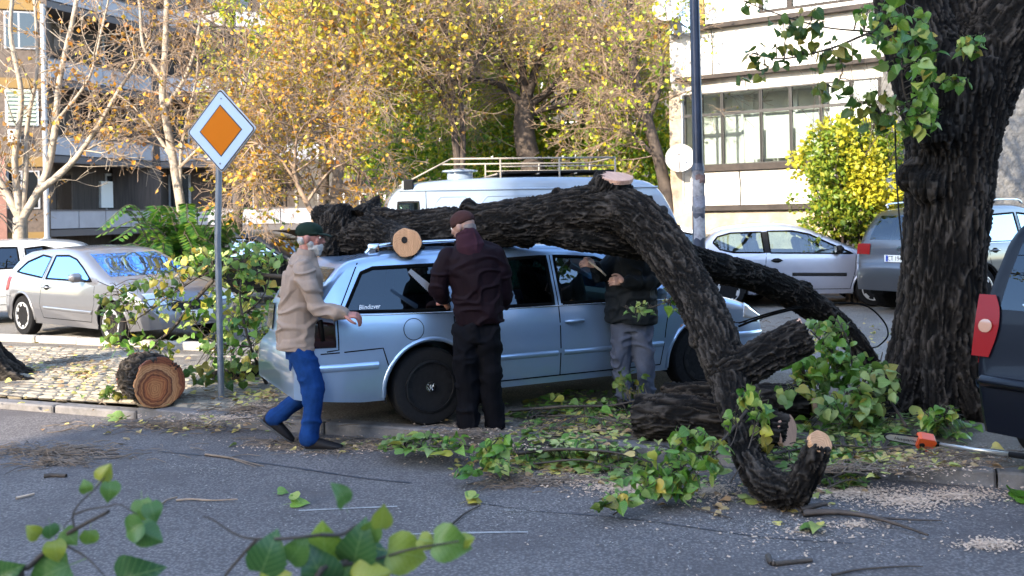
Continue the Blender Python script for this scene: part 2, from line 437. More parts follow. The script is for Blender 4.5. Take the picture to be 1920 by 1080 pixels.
def leaf_cloud(name, P, size, mat_, parent, up=.3, world=True, vary=.4, droop=0.0):
    """one folded quad pair per leaf"""
    P = np.asarray(P, float); n = len(P)
    d = np.random.normal(size=(n, 3)); d[:, 2] -= droop; d /= np.linalg.norm(d, axis=1)[:, None]
    nn = np.random.normal(size=(n, 3)); nn[:, 2] += up; nn -= d*np.sum(nn*d, 1)[:, None]; nn /= np.linalg.norm(nn, axis=1)[:, None]+1e-9
    w = np.cross(d, nn); s_ = (size*(1+vary*np.random.uniform(-1, 1, n)))[:, None]
    V = np.stack([P, P+d*s_*.45+w*s_*.42+nn*s_*.12, P+d*s_*1.05, P+d*s_*.45-w*s_*.42+nn*s_*.12], 1)
    base = (np.arange(n)*4)[:, None]
    Fq = np.concatenate([base+np.array([[0, 1, 2]]), base+np.array([[0, 2, 3]])], 0)
    V = V.reshape(-1, 3)
    if world and parent is not None:
        mi = np.array(inv_of(parent)); V = V @ mi[:3, :3].T + mi[:3, 3]
    o = link(name, fast_mesh(name, V, Fq, mat_, False, 3), parent); o['kind'] = 'stuff'; return o

# ---------------------------------------------------------------- text
def text_part(name, txt, size, mat_, parent, loc, rot, ext=.002, align='CENTER', sx=1.0, shear=0.0):
    cu = bpy.data.curves.new(name, 'FONT'); cu.body = txt; cu.size = size; cu.extrude = ext; cu.align_x = align; cu.align_y = 'CENTER'; cu.shear = shear
    cu.resolution_u = 2
    o = bpy.data.objects.new('t', cu); C.objects.link(o); me = evaluated(o); bpy.data.objects.remove(o)
    me.materials.clear(); me.materials.append(mat_)
    me.transform(Matrix.Diagonal((sx, 1, 1, 1)))
    q = link(name, me, parent); q.location = loc; q.rotation_euler = rot
    return q
# ================================================================ GROUND
ZS = 0.10                                                         # pavement level above the road
KA, KB = gp(100, 774), gp(1920, 919)
KD = (KB-KA).normalized(); KN = Vector((-KD.y, KD.x, 0))          # along the kerb, and away from the road
def kerbpt(u, v, z=0.0): q = KA+KD*u+KN*v; return Vector((q.x, q.y, z))
def ground_mat(name, c0, c1, sp=.35, spc=(.35, .32, .28), scale=1.2, bump=.5, patch=None):
    m_ = bpy.data.materials.new(name); n, l = nodes(m_); b = n['Principled BSDF']; b.inputs['Roughness'].default_value = .88; b.inputs['Specular IOR Level'].default_value = .18
    tc = n.new('ShaderNodeTexCoord')
    def nz(s_, d_=6, r_=.6):
        t = n.new('ShaderNodeTexNoise'); t.inputs['Scale'].default_value = s_; t.inputs['Detail'].default_value = d_; t.inputs['Roughness'].default_value = r_
        l.new(tc.outputs['Object'], t.inputs[0]); return t.outputs[0]
    r_ = ramp(n, [(.3, c0), (.7, c1)]); l.new(nz(scale, 8, .65), r_.inputs[0]); last = r_.outputs[0]
    v = n.new('ShaderNodeTexVoronoi'); v.inputs['Scale'].default_value = 55; l.new(tc.outputs['Object'], v.inputs[0])
    g = ramp(n, [(.0, (1.7, 1.7, 1.7)), (.35, (1.0, 1.0, 1.0)), (.7, (.55, .55, .55))]); l.new(v.outputs['Distance'], g.inputs[0])
    x = n.new('ShaderNodeMix'); x.data_type = 'RGBA'; x.blend_type = 'MULTIPLY'; x.inputs[0].default_value = .8; l.new(last, x.inputs[6]); l.new(g.outputs[0], x.inputs[7]); last = x.outputs[2]
    q = n.new('ShaderNodeMapRange'); q.inputs[1].default_value = .66; q.inputs[2].default_value = .72; q.inputs[4].default_value = sp; l.new(nz(85, 2), q.inputs[0])
    x = n.new('ShaderNodeMix'); x.data_type = 'RGBA'; l.new(q.outputs[0], x.inputs[0]); l.new(last, x.inputs[6]); x.inputs[7].default_value = (*spc, 1); last = x.outputs[2]
    if patch:
        q = n.new('ShaderNodeMapRange'); q.inputs[1].default_value = .5; q.inputs[2].default_value = .62; q.inputs[4].default_value = .75; l.new(nz(.9, 10, .7), q.inputs[0])
        x = n.new('ShaderNodeMix'); x.data_type = 'RGBA'; l.new(q.outputs[0], x.inputs[0]); l.new(last, x.inputs[6]); x.inputs[7].default_value = (*patch, 1); last = x.outputs[2]
    l.new(last, b.inputs['Base Color'])
    bb = n.new('ShaderNodeBump'); bb.inputs['Strength'].default_value = bump; bb.inputs['Distance'].default_value = .012; l.new(nz(70, 6, .75), bb.inputs['Height']); l.new(bb.outputs[0], b.inputs['Normal'])
    return m_
m_asphalt = ground_mat('asphalt', (.120, .106, .103), (.168, .150, .144), .5, (.28, .26, .23), .8, .6, (.088, .077, .075))
m_lot = ground_mat('lot_asphalt', (.17, .155, .14), (.25, .23, .205), .4, (.32, .3, .27), .9, .8)
m_pave = ground_mat('pavement_dirt', (.15, .132, .11), (.23, .20, .165), .5, (.34, .3, .25), 1.5, .9, (.12, .10, .085))
m_far = M('far_ground', (.16, .15, .12), .9, var=.3, vs=.3)
def flat(name, pts, z, mt, kind='structure', sub=1):
    o = part(name, [(p[0], p[1], z) for p in pts], [tuple(range(len(pts)))], mt); return tag(o, kind=kind)
flat('ground', [(-250, -250), (250, -250), (250, 300), (-250, 300)], -.06, m_far)
a, b = kerbpt(-60, 0), kerbpt(60, 0)
flat('road', [tuple(a)[:2], (a.x-20, -80), (b.x+10, -80), tuple(b)[:2]], 0.0, m_asphalt)
# pavement strip behind the kerb, with a rolling surface
def strip(name, u0, u1, v0, v1, nu, nv, z, mt, amp=.01):
    V = []; Fc = []
    for j in range(nv+1):
        for i in range(nu+1):
            q = kerbpt(u0+(u1-u0)*i/nu, v0+(v1-v0)*j/nv); V.append((q.x, q.y, 0))
    V = np.array(V); V[:, 2] = z+amp*fbm(V*1.7, 3, 4)
    for j in range(nv):
        for i in range(nu):
            a_ = j*(nu+1)+i; Fc.append((a_, a_+1, a_+nu+2, a_+nu+1))
    return tag(part(name, V, Fc, mt, smooth=True), kind='structure')
strip('sidewalk', -12, 12, .15, 3.45, 120, 24, ZS-.004, m_pave, .012)
lot = flat('parking_lot', [tuple(kerbpt(-60, 3.4))[:2], tuple(kerbpt(60, 3.4))[:2], (120, 120), (-120, 120)], ZS-.02, m_lot)
# kerb stones
m_kerb = M('kerb_concrete', (.15, .14, .138), .9, spec=.2, var=.3, vs=9, bump=.7, bs=60, dirt=.85, dcol=(.12, .11, .10), ds=4)
kerb = thing('kerb', None, None, (0, 0, 0)); kerb['kind'] = 'structure'
u = -9.0; k = 0
while u < 12:
    L = 1.0; mb = MB(); j = random.uniform(-.008, .008)
    ang = math.atan2(KD.y, KD.x)+random.uniform(-.006, .006)
    sink = -.035 if u < .5 else 0
    Mx = Matrix.Translation(kerbpt(u, j, sink+random.uniform(-.006, .004))) @ Matrix.Rotation(ang, 4, 'Z')
    mb.box(.006, L-.006, 0, .16, -.05, ZS+.004, 0, Mx, bev=.014); mb.build('kerb_stone', m_kerb, kerb); u += L; k += 1
# a second low kerb between the pavement and the parked cars
m_kerb2 = M('old_kerb', (.33, .30, .26), .9, var=.25, vs=7, bump=.6, bs=80)
kerb2 = thing('parking_kerb', None, None); kerb2['kind'] = 'structure'
u = -8.0
while u < -1.6:
    mb = MB(); Mx = Matrix.Translation(kerbpt(u, 3.30+random.uniform(-.02, .02), 0)) @ Matrix.Rotation(math.atan2(KD.y, KD.x)+random.uniform(-.02, .02), 4, 'Z')
    mb.box(.01, .79, 0, .14, .03, ZS+.09, 0, Mx, bev=.02); mb.build('kerb_stone', m_kerb2, kerb2); u += .8
# setts on the left
m_sett = M('sett_stone', (.25, .215, .165), .9, var=.35, vs=5, bump=.9, bs=90, dirt=.8, dcol=(.17, .145, .11), ds=3)
def sett_mesh(w, l, seed):
    rnd = random.Random(seed); mb = MB(); mb.box(-w/2, w/2, -l/2, l/2, -.04, .0, 0, None, .016)
    mb.V = [(x+rnd.uniform(-.005, .005), y+rnd.uniform(-.005, .005), z+rnd.uniform(-.004, .004)) for x, y, z in mb.V]
    me = mk_mesh('sett', mb.V, mb.F, m_sett); me.polygons.foreach_set('use_smooth', [True]*len(me.polygons)); me.set_sharp_from_angle(angle=R(50)); return me
sm = [sett_mesh(.19, .115, i) for i in range(5)]
side = bpy.data.objects['sidewalk']
cells = []
for j in range(22):
    v = .23+j*.128
    if v > 3.2: break
    for i in range(40):
        u = -4.4+i*.205+(.1 if j % 2 else 0)+random.uniform(-.008, .008)
        q = kerbpt(u, v); r_ = ray(0, 0)
        px = PCX+F*q.x/q.y
        if px < -60 or px > 560: continue
        cells.append((q.y+abs(q.x)*.1, u, v))
cells.sort()
far = MB(); ang0 = math.atan2(KD.y, KD.x)
for i, (_, u, v) in enumerate(cells):
    z = ZS+.009+random.uniform(-.009, .006)+.010*math.sin(u*1.7+v*2.1)
    if i < 300:
        o = link('sett', random.choice(sm), side, kerbpt(u, v, z)); o.rotation_euler = (random.uniform(-.02, .02), random.uniform(-.02, .02), ang0+random.uniform(-.03, .03))
    else:
        Mx = Matrix.Translation(kerbpt(u, v, z)) @ Matrix.Rotation(ang0+random.uniform(-.03, .03), 4, 'Z'); far.box(-.095, .095, -.057, .057, -.04, 0, 0, Mx, .014)
if far.V: tag(far.build('far_setts', m_sett, side), kind='stuff')
# painted line remnants and a tar seam on the road
m_line = M('road_paint', (.28, .27, .26), .8, var=.3, vs=20, dirt=.95, dcol=(.12, .12, .12), ds=14)
m_tar = M('tar_seam', (.035, .034, .04), .6)
def ribbon(name, pix, w, z, mt, jag=.15):
    P = [gp(x, y, z) for x, y in pix]; Q, _ = catmull(P, [1]*len(P), 8); T = np.gradient(Q, axis=0); T /= np.linalg.norm(T, axis=1)[:, None]
    N = np.stack([-T[:, 1], T[:, 0], 0*T[:, 0]], 1); V = []; Fc = []
    for i in range(len(Q)):
        k = w/2*random.uniform(1-jag, 1+jag); V += [tuple(Q[i]+N[i]*k), tuple(Q[i]-N[i]*k)]
    for i in range(len(Q)-1): Fc.append((2*i, 2*i+1, 2*i+3, 2*i+2))
    return tag(part(name, V, Fc, mt), kind='structure')
ribbon('road_line', [(560, 957), (650, 953), (745, 949)], .024, .004, m_line, .3)
ribbon('road_line', [(735, 1002), (860, 999), (990, 997)], .024, .004, m_line, .3)
ribbon('tar_seam', [(300, 846), (420, 858), (560, 878), (680, 896), (770, 905)], .022, .0035, m_tar, .5)
ribbon('tar_seam', [(880, 940), (1010, 958), (1180, 972), (1420, 1005), (1600, 1018)], .014, .0035, m_tar, .6)

# ================================================================ BUILDINGS
class PM:
    """a vertical facade plane through two photo columns at two depths"""
    def __init__(s, pxa, Ya, pxb, Yb):
        a = pt(pxa, HZ, Ya); b = pt(pxb, HZ, Yb); s.a = Vector((a.x, a.y, 0)); d = Vector((b.x-a.x, b.y-a.y, 0)); s.L = d.length; s.d = d.normalized()
        n = Vector((-s.d.y, s.d.x, 0)); s.n = n if n.dot(-s.a) > 0 else -n
        s.ang = math.atan2(s.d.y, s.d.x); s.sg = -1 if Vector((-s.d.y, s.d.x, 0)).dot(s.n) > 0 else 1
    def uz(s, px, py):
        r_ = ray(px, py); o = Vector((0, 0, H)); t = (s.a-o).dot(s.n)/r_.dot(s.n); q = o+r_*t
        return (q-s.a).dot(s.d), q.z
    def u(s, px, py=HZ): return s.uz(px, py)[0]
    def z(s, py, px): return s.uz(px, py)[1]
    def Mx(s):
        m_ = Matrix.Identity(4)
        for i in range(3): m_[i][0] = s.d[i]; m_[i][1] = s.n[i]; m_[i][3] = s.a[i]; m_[i][2] = (0, 0, 1)[i]
        return m_
    def box(s, mb, u0, u1, z0, z1, o0, o1, mi=0, bev=0):
        mb.box(min(u0, u1), max(u0, u1), min(o0, o1), max(o0, o1), min(z0, z1), max(z0, z1), mi, s.Mx(), bev)
def fixn(o):
    bm = bmesh.new(); bm.from_mesh(o.data); bmesh.ops.recalc_face_normals(bm, faces=bm.faces); bm.to_mesh(o.data); bm.free(); return o
def bpart(pm, name, rects, mt, parent, bev=0):
    """rects = [(u0,u1,z0,z1,out0,out1)]"""
    mb = MB()
    for q in rects: pm.box(mb, *q[:6], 0, bev)
    return fixn(mb.build(name, mt, parent, world=True))
m_white = M('white_render', (.60, .57, .53), .85, var=.08, vs=3, bump=.4, bs=50, dirt=.75, dcol=(.20, .155, .12), ds=1.3)
m_plinth = M('stained_plinth', (.36, .29, .22), .9, var=.3, vs=3, bump=.5, bs=40, dirt=.7, dcol=(.22, .17, .13), ds=2.2)
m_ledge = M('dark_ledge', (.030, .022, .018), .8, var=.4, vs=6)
m_pframe = M('painted_frame_dark', (.012, .011, .012), .5)
m_wframe = M('white_frame', (.75, .74, .72), .5)
m_glass = glass_mat('window_glass', (.85, .9, .9), .9)
m_curt = M('curtain', (.78, .77, .74), .9, var=.15, vs=5, sx=(8, 8, .3))
m_room = M('room_wall', (.74, .72, .68), .9)
m_yel = M('yellow_panel', (.34, .22, .05), .7)
m_pipe = M('grey_pipe', (.28, .28, .29), .6)

RB = PM(1262, 20.5, 1655, 18.1)
rb = thing('apartment_building', 'white rendered apartment building with glazed ground floor loggia behind the lamp post', 'building', RB.a)
uE = RB.u(1760); zt = lambda y: RB.z(y, 1300)
Z = {k: zt(v) for k, v in dict(top=-60, wtop=-45, wbot=58, l1=52, l0=60, c1=145, c0=152, w1=176, tr=217, w0=312, s0=325, p0=386, q0=396).items()}
D = -9.0
bpart(RB, 'wall', [(.0, uE, Z['l0'], Z['c0']+.02, D, 0), (.0, uE, Z['w1'], Z['c0']+.02, D, -.05), (.05, uE, Z['s0'], Z['w0'], D, -.02), (0, uE, .05, Z['q0'], D, .0),
                   (RB.u(1300), uE, Z['p0'], Z['s0'], D, .10), (0, uE, Z['q0'], Z['s0'], D, -.02), (0, .27, Z['q0'], Z['w1'], D, .03),
                   (0, uE, Z['l0'], Z['top'], D, -1.6), (RB.u(1325), RB.u(1426), Z['l0'], Z['top'], -1.6, -.12)], m_white, rb)
bpart(RB, 'plinth', [(0.02, uE, .05, Z['q0']-.02, 0, .06)], m_plinth, rb)
bpart(RB, 'corner_pillar', [(-.02, .24, .05, Z['w1']+.1, .031, .05)], m_plinth, rb)
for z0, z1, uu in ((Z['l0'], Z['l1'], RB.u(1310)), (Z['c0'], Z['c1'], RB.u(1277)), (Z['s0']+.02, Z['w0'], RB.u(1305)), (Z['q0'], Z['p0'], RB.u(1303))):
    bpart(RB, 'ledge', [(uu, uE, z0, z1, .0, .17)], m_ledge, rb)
bpart(RB, 'yellow_panel', [(RB.u(1311), RB.u(1323), Z['l0']+.08, Z['top'], -.3, -.1)], m_yel, rb)
# loggia glazing
cols = [1284, 1316, 1355, 1428, 1484, 1541, 1598, 1652]
for i in range(len(cols)-1):
    u0, u1 = RB.u(cols[i]), RB.u(cols[i+1])
    for lo, hi, ok in ((Z['w0'], Z['tr'], True), (Z['tr'], Z['w1'], True)):
        f = .03; rr_ = [(u0-.02, u0+f, lo, hi, -.14, -.06), (u1-f, u1+.02, lo, hi, -.14, -.06), (u0, u1, lo, lo+f, -.13, -.05), (u0, u1, hi-f, hi, -.13, -.05)]
        fr = bpart(RB, 'window', rr_, m_pframe, rb)
        bpart(RB, 'pane', [(u0+f, u1-f, lo+f, hi-f, -.10, -.094)], m_glass, fr)
inner = [(RB.u(1284), uE, Z['w0']-.1, Z['w1']+.1, -1.0, -.9)]
bpart(RB, 'loggia_back_wall', inner, m_room, rb)
bpart(RB, 'curtain', [(RB.u(a_), RB.u(b_), Z['w0']+.1, Z['tr']-.06, -.22, -.20) for a_, b_ in ((1392, 1424), (1433, 1480), (1489, 1536), (1545, 1594), (1602, 1648))], m_curt, rb)
bpart(RB, 'inner_frame', [(RB.u(a_), RB.u(a_)+.05, Z['w0'], Z['w1'], -.89, -.83) for a_ in (1330, 1366, 1385, 1470, 1520, 1580)]+[(RB.u(1300), RB.u(1590), Z['w0']+1.1, Z['w0']+1.16, -.89, -.84)], m_wframe, rb)
# upper loggia windows
cu = [1430, 1486, 1600, 1655]
for i in range(3):
    u0, u1 = RB.u(cu[i]), RB.u(cu[i+1]); lo = Z['l0']+.22; hi = Z['top']
    fr = bpart(RB, 'window', [(u0, u0+.05, lo, hi, -.16, -.05), (u1-.05, u1, lo, hi, -.16, -.05), (u0, u1, lo-.03, lo+.04, -.15, -.03)], m_ledge, rb)
    bpart(RB, 'pane', [(u0+.05, u1-.05, lo+.04, hi, -.10, -.094)], m_glass, fr)
    bpart(RB, 'curtain', [(u0+.1+.13*k, u0+.2+.13*k, lo+.04, hi, -.3-.03*(k % 2), -.28-.03*(k % 2)) for k in range(int((u1-u0-.2)/.13))], m_curt, fr)
bpart(RB, 'parapet', [(RB.u(1426), uE, Z['l0'], Z['l0']+.19, -.2, .02)], m_white, rb)
for k_, (y0_, y1_, x_) in enumerate(((60, 146, 1345), (152, 176, 1405), (325, 386, 1392), (60, 140, 1480))):
    mbk_ = MB(); A_ = RB.a+RB.d*RB.u(x_)+RB.n*.115; mbk_.tube([(A_.x, A_.y, zt(y1_)), (A_.x+.02, A_.y-.01, (zt(y0_)+zt(y1_))/2), (A_.x-.01, A_.y, zt(y0_))], .012, 5); mbk_.build('wall_cable', m_pframe, rb, world=True)
# grey roughcast wing right of the trunk
m_rough = M('roughcast', (.15, .145, .14), .95, var=.2, vs=14, bump=1.6, bs=9)
SB = PM(1700, 17.6, 2100, 19.4)
sb = thing('roughcast_building', 'grey roughcast house wall seen right of the big tree trunk', 'building', SB.a)
def rough_wall():
    n_, k = 220, 120; V = []; Fc = []
    for j in range(k+1):
        for i in range(n_+1): V.append((i/n_*SB.L*1.3, 0, .05+j/k*7.5))
    A = np.array(V); A[:, 1] = .05*np.abs(fbm(A*np.array([5, 1, 9]), 3, 8))+.0
    for j in range(k):
        for i in range(n_): q = j*(n_+1)+i; Fc.append((q, q+1, q+n_+2, q+n_+1))
    mx = np.array(SB.Mx()); A = A @ mx[:3, :3].T+mx[:3, 3]
    return fixn(part('wall', A, Fc, m_rough, sb, True, world=True))
rough_wall()
bpart(SB, 'wall_core', [(0, SB.L*1.3, .05, 7.5, -6, -.01)], m_rough, sb)

# left apartment block, in shade, with balconies
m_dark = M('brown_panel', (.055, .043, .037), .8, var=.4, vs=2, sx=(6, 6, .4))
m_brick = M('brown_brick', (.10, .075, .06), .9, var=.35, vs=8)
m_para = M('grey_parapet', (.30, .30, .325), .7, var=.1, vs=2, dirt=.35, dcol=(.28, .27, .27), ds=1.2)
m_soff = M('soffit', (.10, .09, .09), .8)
m_must = M('mustard_beam', (.20, .12, .035), .8)
m_pink = M('pink_render', (.24, .12, .09), .85, var=.15)
m_shut = M('green_shutter', (.30, .36, .28), .6); m_dglass = M('dark_window', (.012, .013, .015), .08, spec=.8)
L0 = PM(-160, 32.5, 95, 34); L1 = PM(95, 34, 290, 39); L2 = PM(290, 39, 575, 40)
lb = thing('apartment_building', 'shaded brown apartment block with long grey balcony parapets at far left', 'building', L1.a)
ys = [(-175, -142), (-32, 0), (111, 144), (255, 289), (396, 429)]
zs = [(L1.z(b_, 97), L1.z(a_, 97)) for a_, b_ in ys]
for pm in (L1, L2):  # noqa
    e = pm.L+(0.6 if pm is L2 else 0)
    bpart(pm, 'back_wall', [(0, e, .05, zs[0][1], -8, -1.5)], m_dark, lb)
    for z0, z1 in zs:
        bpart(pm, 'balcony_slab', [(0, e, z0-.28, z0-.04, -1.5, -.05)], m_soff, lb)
        w = e/4
        for i in range(4): bpart(pm, 'parapet_panel', [(i*w+.02, (i+1)*w-.02, z0, z1, -.10, -.02)], m_para, lb)
        bpart(pm, 'rail', [(0, e, z1, z1+.05, -.12, 0)], m_soff, lb)
    for k in range(len(zs)-1):
        zb_, zt_ = zs[k+1][1], zs[k][0]
        for i in range(int(e/1.3)):
            u0 = .3+i*1.3
            if random.random() < .3: continue
            fr = bpart(pm, 'door', [(u0, u0+.9, zb_-.9, zt_-.5, -1.5, -1.44)], m_brick if random.random() < .5 else m_pipe, lb)
            bpart(pm, 'pane', [(u0+.09, u0+.81, zb_-.4, zt_-.6, -1.44, -1.42)], m_dglass, fr)
bpart(L1, 'white_door', [(L1.u(243), L1.u(266), L1.z(388, 250), L1.z(338, 250), -1.5, -1.38)], m_wframe, lb)
bpart(L2, 'side_wall', [(-1.6, .25, .05, zs[0][1], -1.5, 0), (L2.L+.5, L2.L+.8, .05, zs[0][1], -1.5, 0)], m_dark, lb)
bpart(L0, 'wall', [(0, L0.L, .05, zs[0][1], -8, 0)], m_brick, lb)
for z0, z1 in zs:
    bpart(L0, 'beam', [(L0.u(5), L0.u(84), z0-.45, z0-.1, 0, .06)], m_must, lb)
for k, (y0, y1) in enumerate(((168, 236), (22, 92), (320, 392))):
    zz0, zz1 = L0.z(y1, 40), L0.z(y0, 40)
    fr = bpart(L0, 'window', [(L0.u(14), L0.u(76), zz0, zz1, 0, .05)], m_wframe if k == 0 else m_pipe, lb)
    for side_ in ((18, 40), (44, 72)):
        for j in range(9):
            zc = zz0+(zz1-zz0)*(j+.5)/9.0
            if k == 0: bpart(L0, 'slat', [(L0.u(side_[0]), L0.u(side_[1]), zc-.045, zc+.045, .05, .09)], m_shut, fr)
        bpart(L0, 'pane', [(L0.u(side_[0]), L0.u(side_[1]), zz0+.05, zz1-.05, .05, .055)], m_dglass, fr)
bpart(L0, 'air_conditioner', [(L0.u(20), L0.u(42), L0.z(268, 30), L0.z(244, 30), .0, .32)], m_wframe, lb, bev=.02)
bpart(L0, 'pink_wall', [(0, L0.u(14), .05, L0.z(292, 5), .0, .25)], m_pink, lb)
mb = MB(); ud = L0.u(88); P0 = L0.a+L0.d*ud+L0.n*.12
mb.tube([(P0.x, P0.y, .1), (P0.x, P0.y, 9.5)], .09, 10)
for zc in (1.2, 3.2, 5.4, 7.6): mb.tube([(P0.x, P0.y, zc), (P0.x, P0.y, zc+.09)], .12, 10)
mb.build('downpipe', m_pipe, lb, True, world=True, sharp=40)
# block behind the middle trees
MBk = PM(560, 40, 1262, 42)
mbk = thing('apartment_building', 'dull grey-brown apartment block hidden behind the yellow trees', 'building', MBk.a)
m_mid = M('dull_panel', (.07, .06, .05), .85, var=.2, vs=1.5)
bpart(MBk, 'wall', [(0, MBk.L, .05, 13, -8, 0)], m_mid, mbk)
for r_ in range(4):
    for i in range(9):
        u0 = .8+i*1.7; z0 = 1.3+r_*2.9
        fr = bpart(MBk, 'window', [(u0, u0+1.1, z0, z0+1.5, 0, .04)], m_wframe, mbk); bpart(MBk, 'pane', [(u0+.08, u0+1.02, z0+.08, z0+1.42, .04, .05)], m_dglass, fr)
Bp = PM(690, 27, 800, 27.5)
bal = thing('balcony', 'small grey canvas sided balcony between the yellow trees above the white van', 'balcony', Bp.a)
m_canvas = M('grey_canvas', (.30, .30, .28), .8, var=.15, vs=3)
bpart(Bp, 'side_cloth', [(0, Bp.L, Bp.z(322, 745), Bp.z(290, 745), -.9, -.0)], m_canvas, bal)
bpart(Bp, 'slab', [(-.1, Bp.L+.1, Bp.z(332, 745), Bp.z(322, 745), -8, .05)], m_soff, bal)
bpart(Bp, 'rim', [(-.06, Bp.L+.06, Bp.z(290, 745), Bp.z(284, 745), -.95, .06)], m_para, bal)
bpart(Bp, 'support', [(.1, .3, .05, Bp.z(332, 745), -.9, -.7), (Bp.L-.3, Bp.L-.1, .05, Bp.z(332, 745), -.9, -.7)], m_soff, bal)
# the tall block across the street behind the viewer: it is what shades the street
m_blk = M('street_block_render', (.42, .38, .33), .85, var=.12, vs=.5)
sh = thing('apartment_building', 'tall beige apartment block across the street behind the viewer', 'building', (-18, -25, 0))
E0, E1 = -27.0, -6.0
mb = MB(); mb.box(E0, E1, -37, -25, 0, 25); mb.build('wall', m_blk, sh, world=True)
for r_ in range(8):
    for i in range(9):
        x0 = E0+.9+i*2.25; z0 = 1.2+r_*3.05
        mb = MB(); mb.box(x0, x0+1.3, -25, -24.95, z0, z0+1.5); mb.build('window', m_dglass, sh, world=True)

# lower houses and street trees added unseen behind the viewer, to block low sky
oh = thing('apartment_building', 'low row of dull houses across the street behind the viewer', 'building', (10, -24, 0))
mb = MB(); mb.box(-4.5, 34, -34, -24, 0, 11); mb.build('wall', M('house_row_render', (.10, .085, .075), .9, var=.2, vs=.4), oh, world=True)
mb = MB(); mb.box(-5, 34.5, -34.5, -23.5, 11, 11.3); mb.build('roof', m_soff, oh, world=True)
for r_ in range(3):
    for i in range(15):
        x0 = -3.6+i*2.5; z0 = 1.4+r_*3.2
        mb = MB(); mb.box(x0, x0+1.3, -24, -23.95, z0, z0+1.6); mb.build('window', m_dglass, oh, world=True)

def added_side_house(label, x0, x1, y0, y1, h, fx):  # unseen houses added at the sides to darken reflections and ambient light
    t = thing('apartment_building', label, 'building', ((x0+x1)/2, (y0+y1)/2, 0)); mb = MB(); mb.box(x0, x1, y0, y1, 0, h); mb.build('wall', m_side, t, world=True)
    mb = MB(); mb.box(x0-.4, x1+.4, y0-.4, y1+.4, h, h+.3); mb.build('roof', m_soff, t, world=True)
    for r_ in range(3):
        for i in range(int((y1-y0-2)/2.6)):
            a_ = y0+1.2+i*2.6; z0 = 1.4+r_*3.2; mb = MB(); mb.box(min(fx, fx+.05*(1 if fx == x1 else -1)), max(fx, fx+.05*(1 if fx == x1 else -1)), a_, a_+1.3, z0, z0+1.6); mb.build('window', m_dglass, t, world=True)
m_side = M('side_house_render', (.13, .11, .10), .9, var=.2, vs=.4)
added_side_house('dull house closing the street far outside the left edge', -42, -30, -12, 17, 10.5, -30)
added_side_house('dull house closing the street far outside the right edge', 24, 36, -16, 14, 10.5, 24)
# ================================================================ BACKGROUND TREES
def plain_bark(name, c0, c1, bs=30):
    return M(name, tuple((a+b)/2 for a, b in zip(c0, c1)), .85, var=.38, vs=7, bump=.7, bs=bs)
m_pale = plain_bark('pale_bark', (.17, .135, .10), (.46, .39, .31))
m_tan = plain_bark('tan_bark', (.10, .075, .055), (.26, .20, .15))
m_brn = plain_bark('brown_bark', (.03, .022, .018), (.10, .075, .06))
m_twig = plain_bark('twig_bark', (.14, .092, .062), (.36, .26, .18))
lf_yel = leaf_mat('yellow_leaves', [(0, (0.532, 0.355, 0.031)), (.35, (0.568, 0.445, 0.052)), (.7, (0.367, 0.392, 0.041)), (.9, (0.459, 0.267, 0.031)), (1, (0.422, 0.152, 0.025))], 'island')
lf_org = leaf_mat('orange_leaves', [(0, (0.437, 0.162, 0.024)), (.5, (0.504, 0.277, 0.047)), (1, (0.302, 0.122, 0.028))], 'island')
lf_grn = leaf_mat('green_leaves', [(0, (0.146, 0.242, 0.014)), (.4, (0.292, 0.383, 0.023)), (.75, (0.520, 0.505, 0.032)), (1, (0.624, 0.463, 0.032))], 'island')
lf_dgr = leaf_mat('dark_green_leaves', [(0, (0.051, 0.146, 0.012)), (.5, (0.164, 0.317, 0.017)), (1, (0.452, 0.488, 0.034))], 'island')
lf_org2 = leaf_mat('amber_leaves', [(0, (0.579, 0.367, 0.035)), (.5, (0.589, 0.265, 0.035)), (.8, (0.525, 0.450, 0.046)), (1, (0.420, 0.144, 0.029))], 'island')
def photo_tree(name, label, Y, limbs, bark, leaves=None, nl=0, lsize=.08, twigs=26, tdepth=2, tlen=1.1, trad=.016, up=.03, base=None, group='trees behind the parked cars', spread=.9, lbox=None, ratio=.62, twb=None, kids=(3, 4), leafspread=.09):
    x0, y0 = limbs[0][0][0]; g = pt(x0, y0, Y)
    t = thing(name, label, 'tree', (g.x, g.y, ZS), 0, group)
    out = []; tips = []; trunk = []
    for li, (pix, r0, r1) in enumerate(limbs):
        yo = 0 if li == 0 else random.uniform(-.5, .5)
        kb_ = 1.25 if bark in (m_brn, m_tan) else 1.0; r0, r1 = r0*kb_, r1*kb_; P = [pt(x, y, Y+yo*(k/max(1, len(pix)-1))) for k, (x, y) in enumerate(pix)]
        if li == 0 and base is not False: P = [Vector((P[0].x, P[0].y, ZS-.05))]+P
        Q, Rr = catmull(P, list(np.linspace(r0, r1, len(P))), 6)
        for i in range(len(Q)-1): trunk.append((Vector(Q[i]), Vector(Q[i+1]), Rr[i], Rr[i+1]))
        L = len(Q); k = int(twigs*(1 if li else .35))
        for _ in range(k):
            i = random.randint(int(L*(.15 if li else .55)), L-2); d = Vector(Q[i+1]-Q[i]).normalized()
            side = rv().cross(d).normalized()
            grow(Vector(Q[i]), d*.55+side*spread, tlen*random.uniform(.5, 1.2), trad*random.uniform(.6, 1.2), tdepth, out, tips, .22, up, kids, ratio, .7, .16, .004)
    limbs_object('trunk', trunk, bark, t)
    limbs_object('branches', out, twb or bark, t, thr=.1)['kind'] = 'stuff'
    if leaves and nl:
        P = []; fr = [s_ for s_ in out if s_[2] < trad*.8] or out; fr = random.sample(fr, max(20, int(len(fr)*.22)))
        for _ in range(nl):
            s_ = random.choice(fr); f = random.random(); P.append(tuple(s_[0].lerp(s_[1], f)+rv(leafspread)))
        leaf_cloud('foliage', P, lsize, leaves, t)
    return t
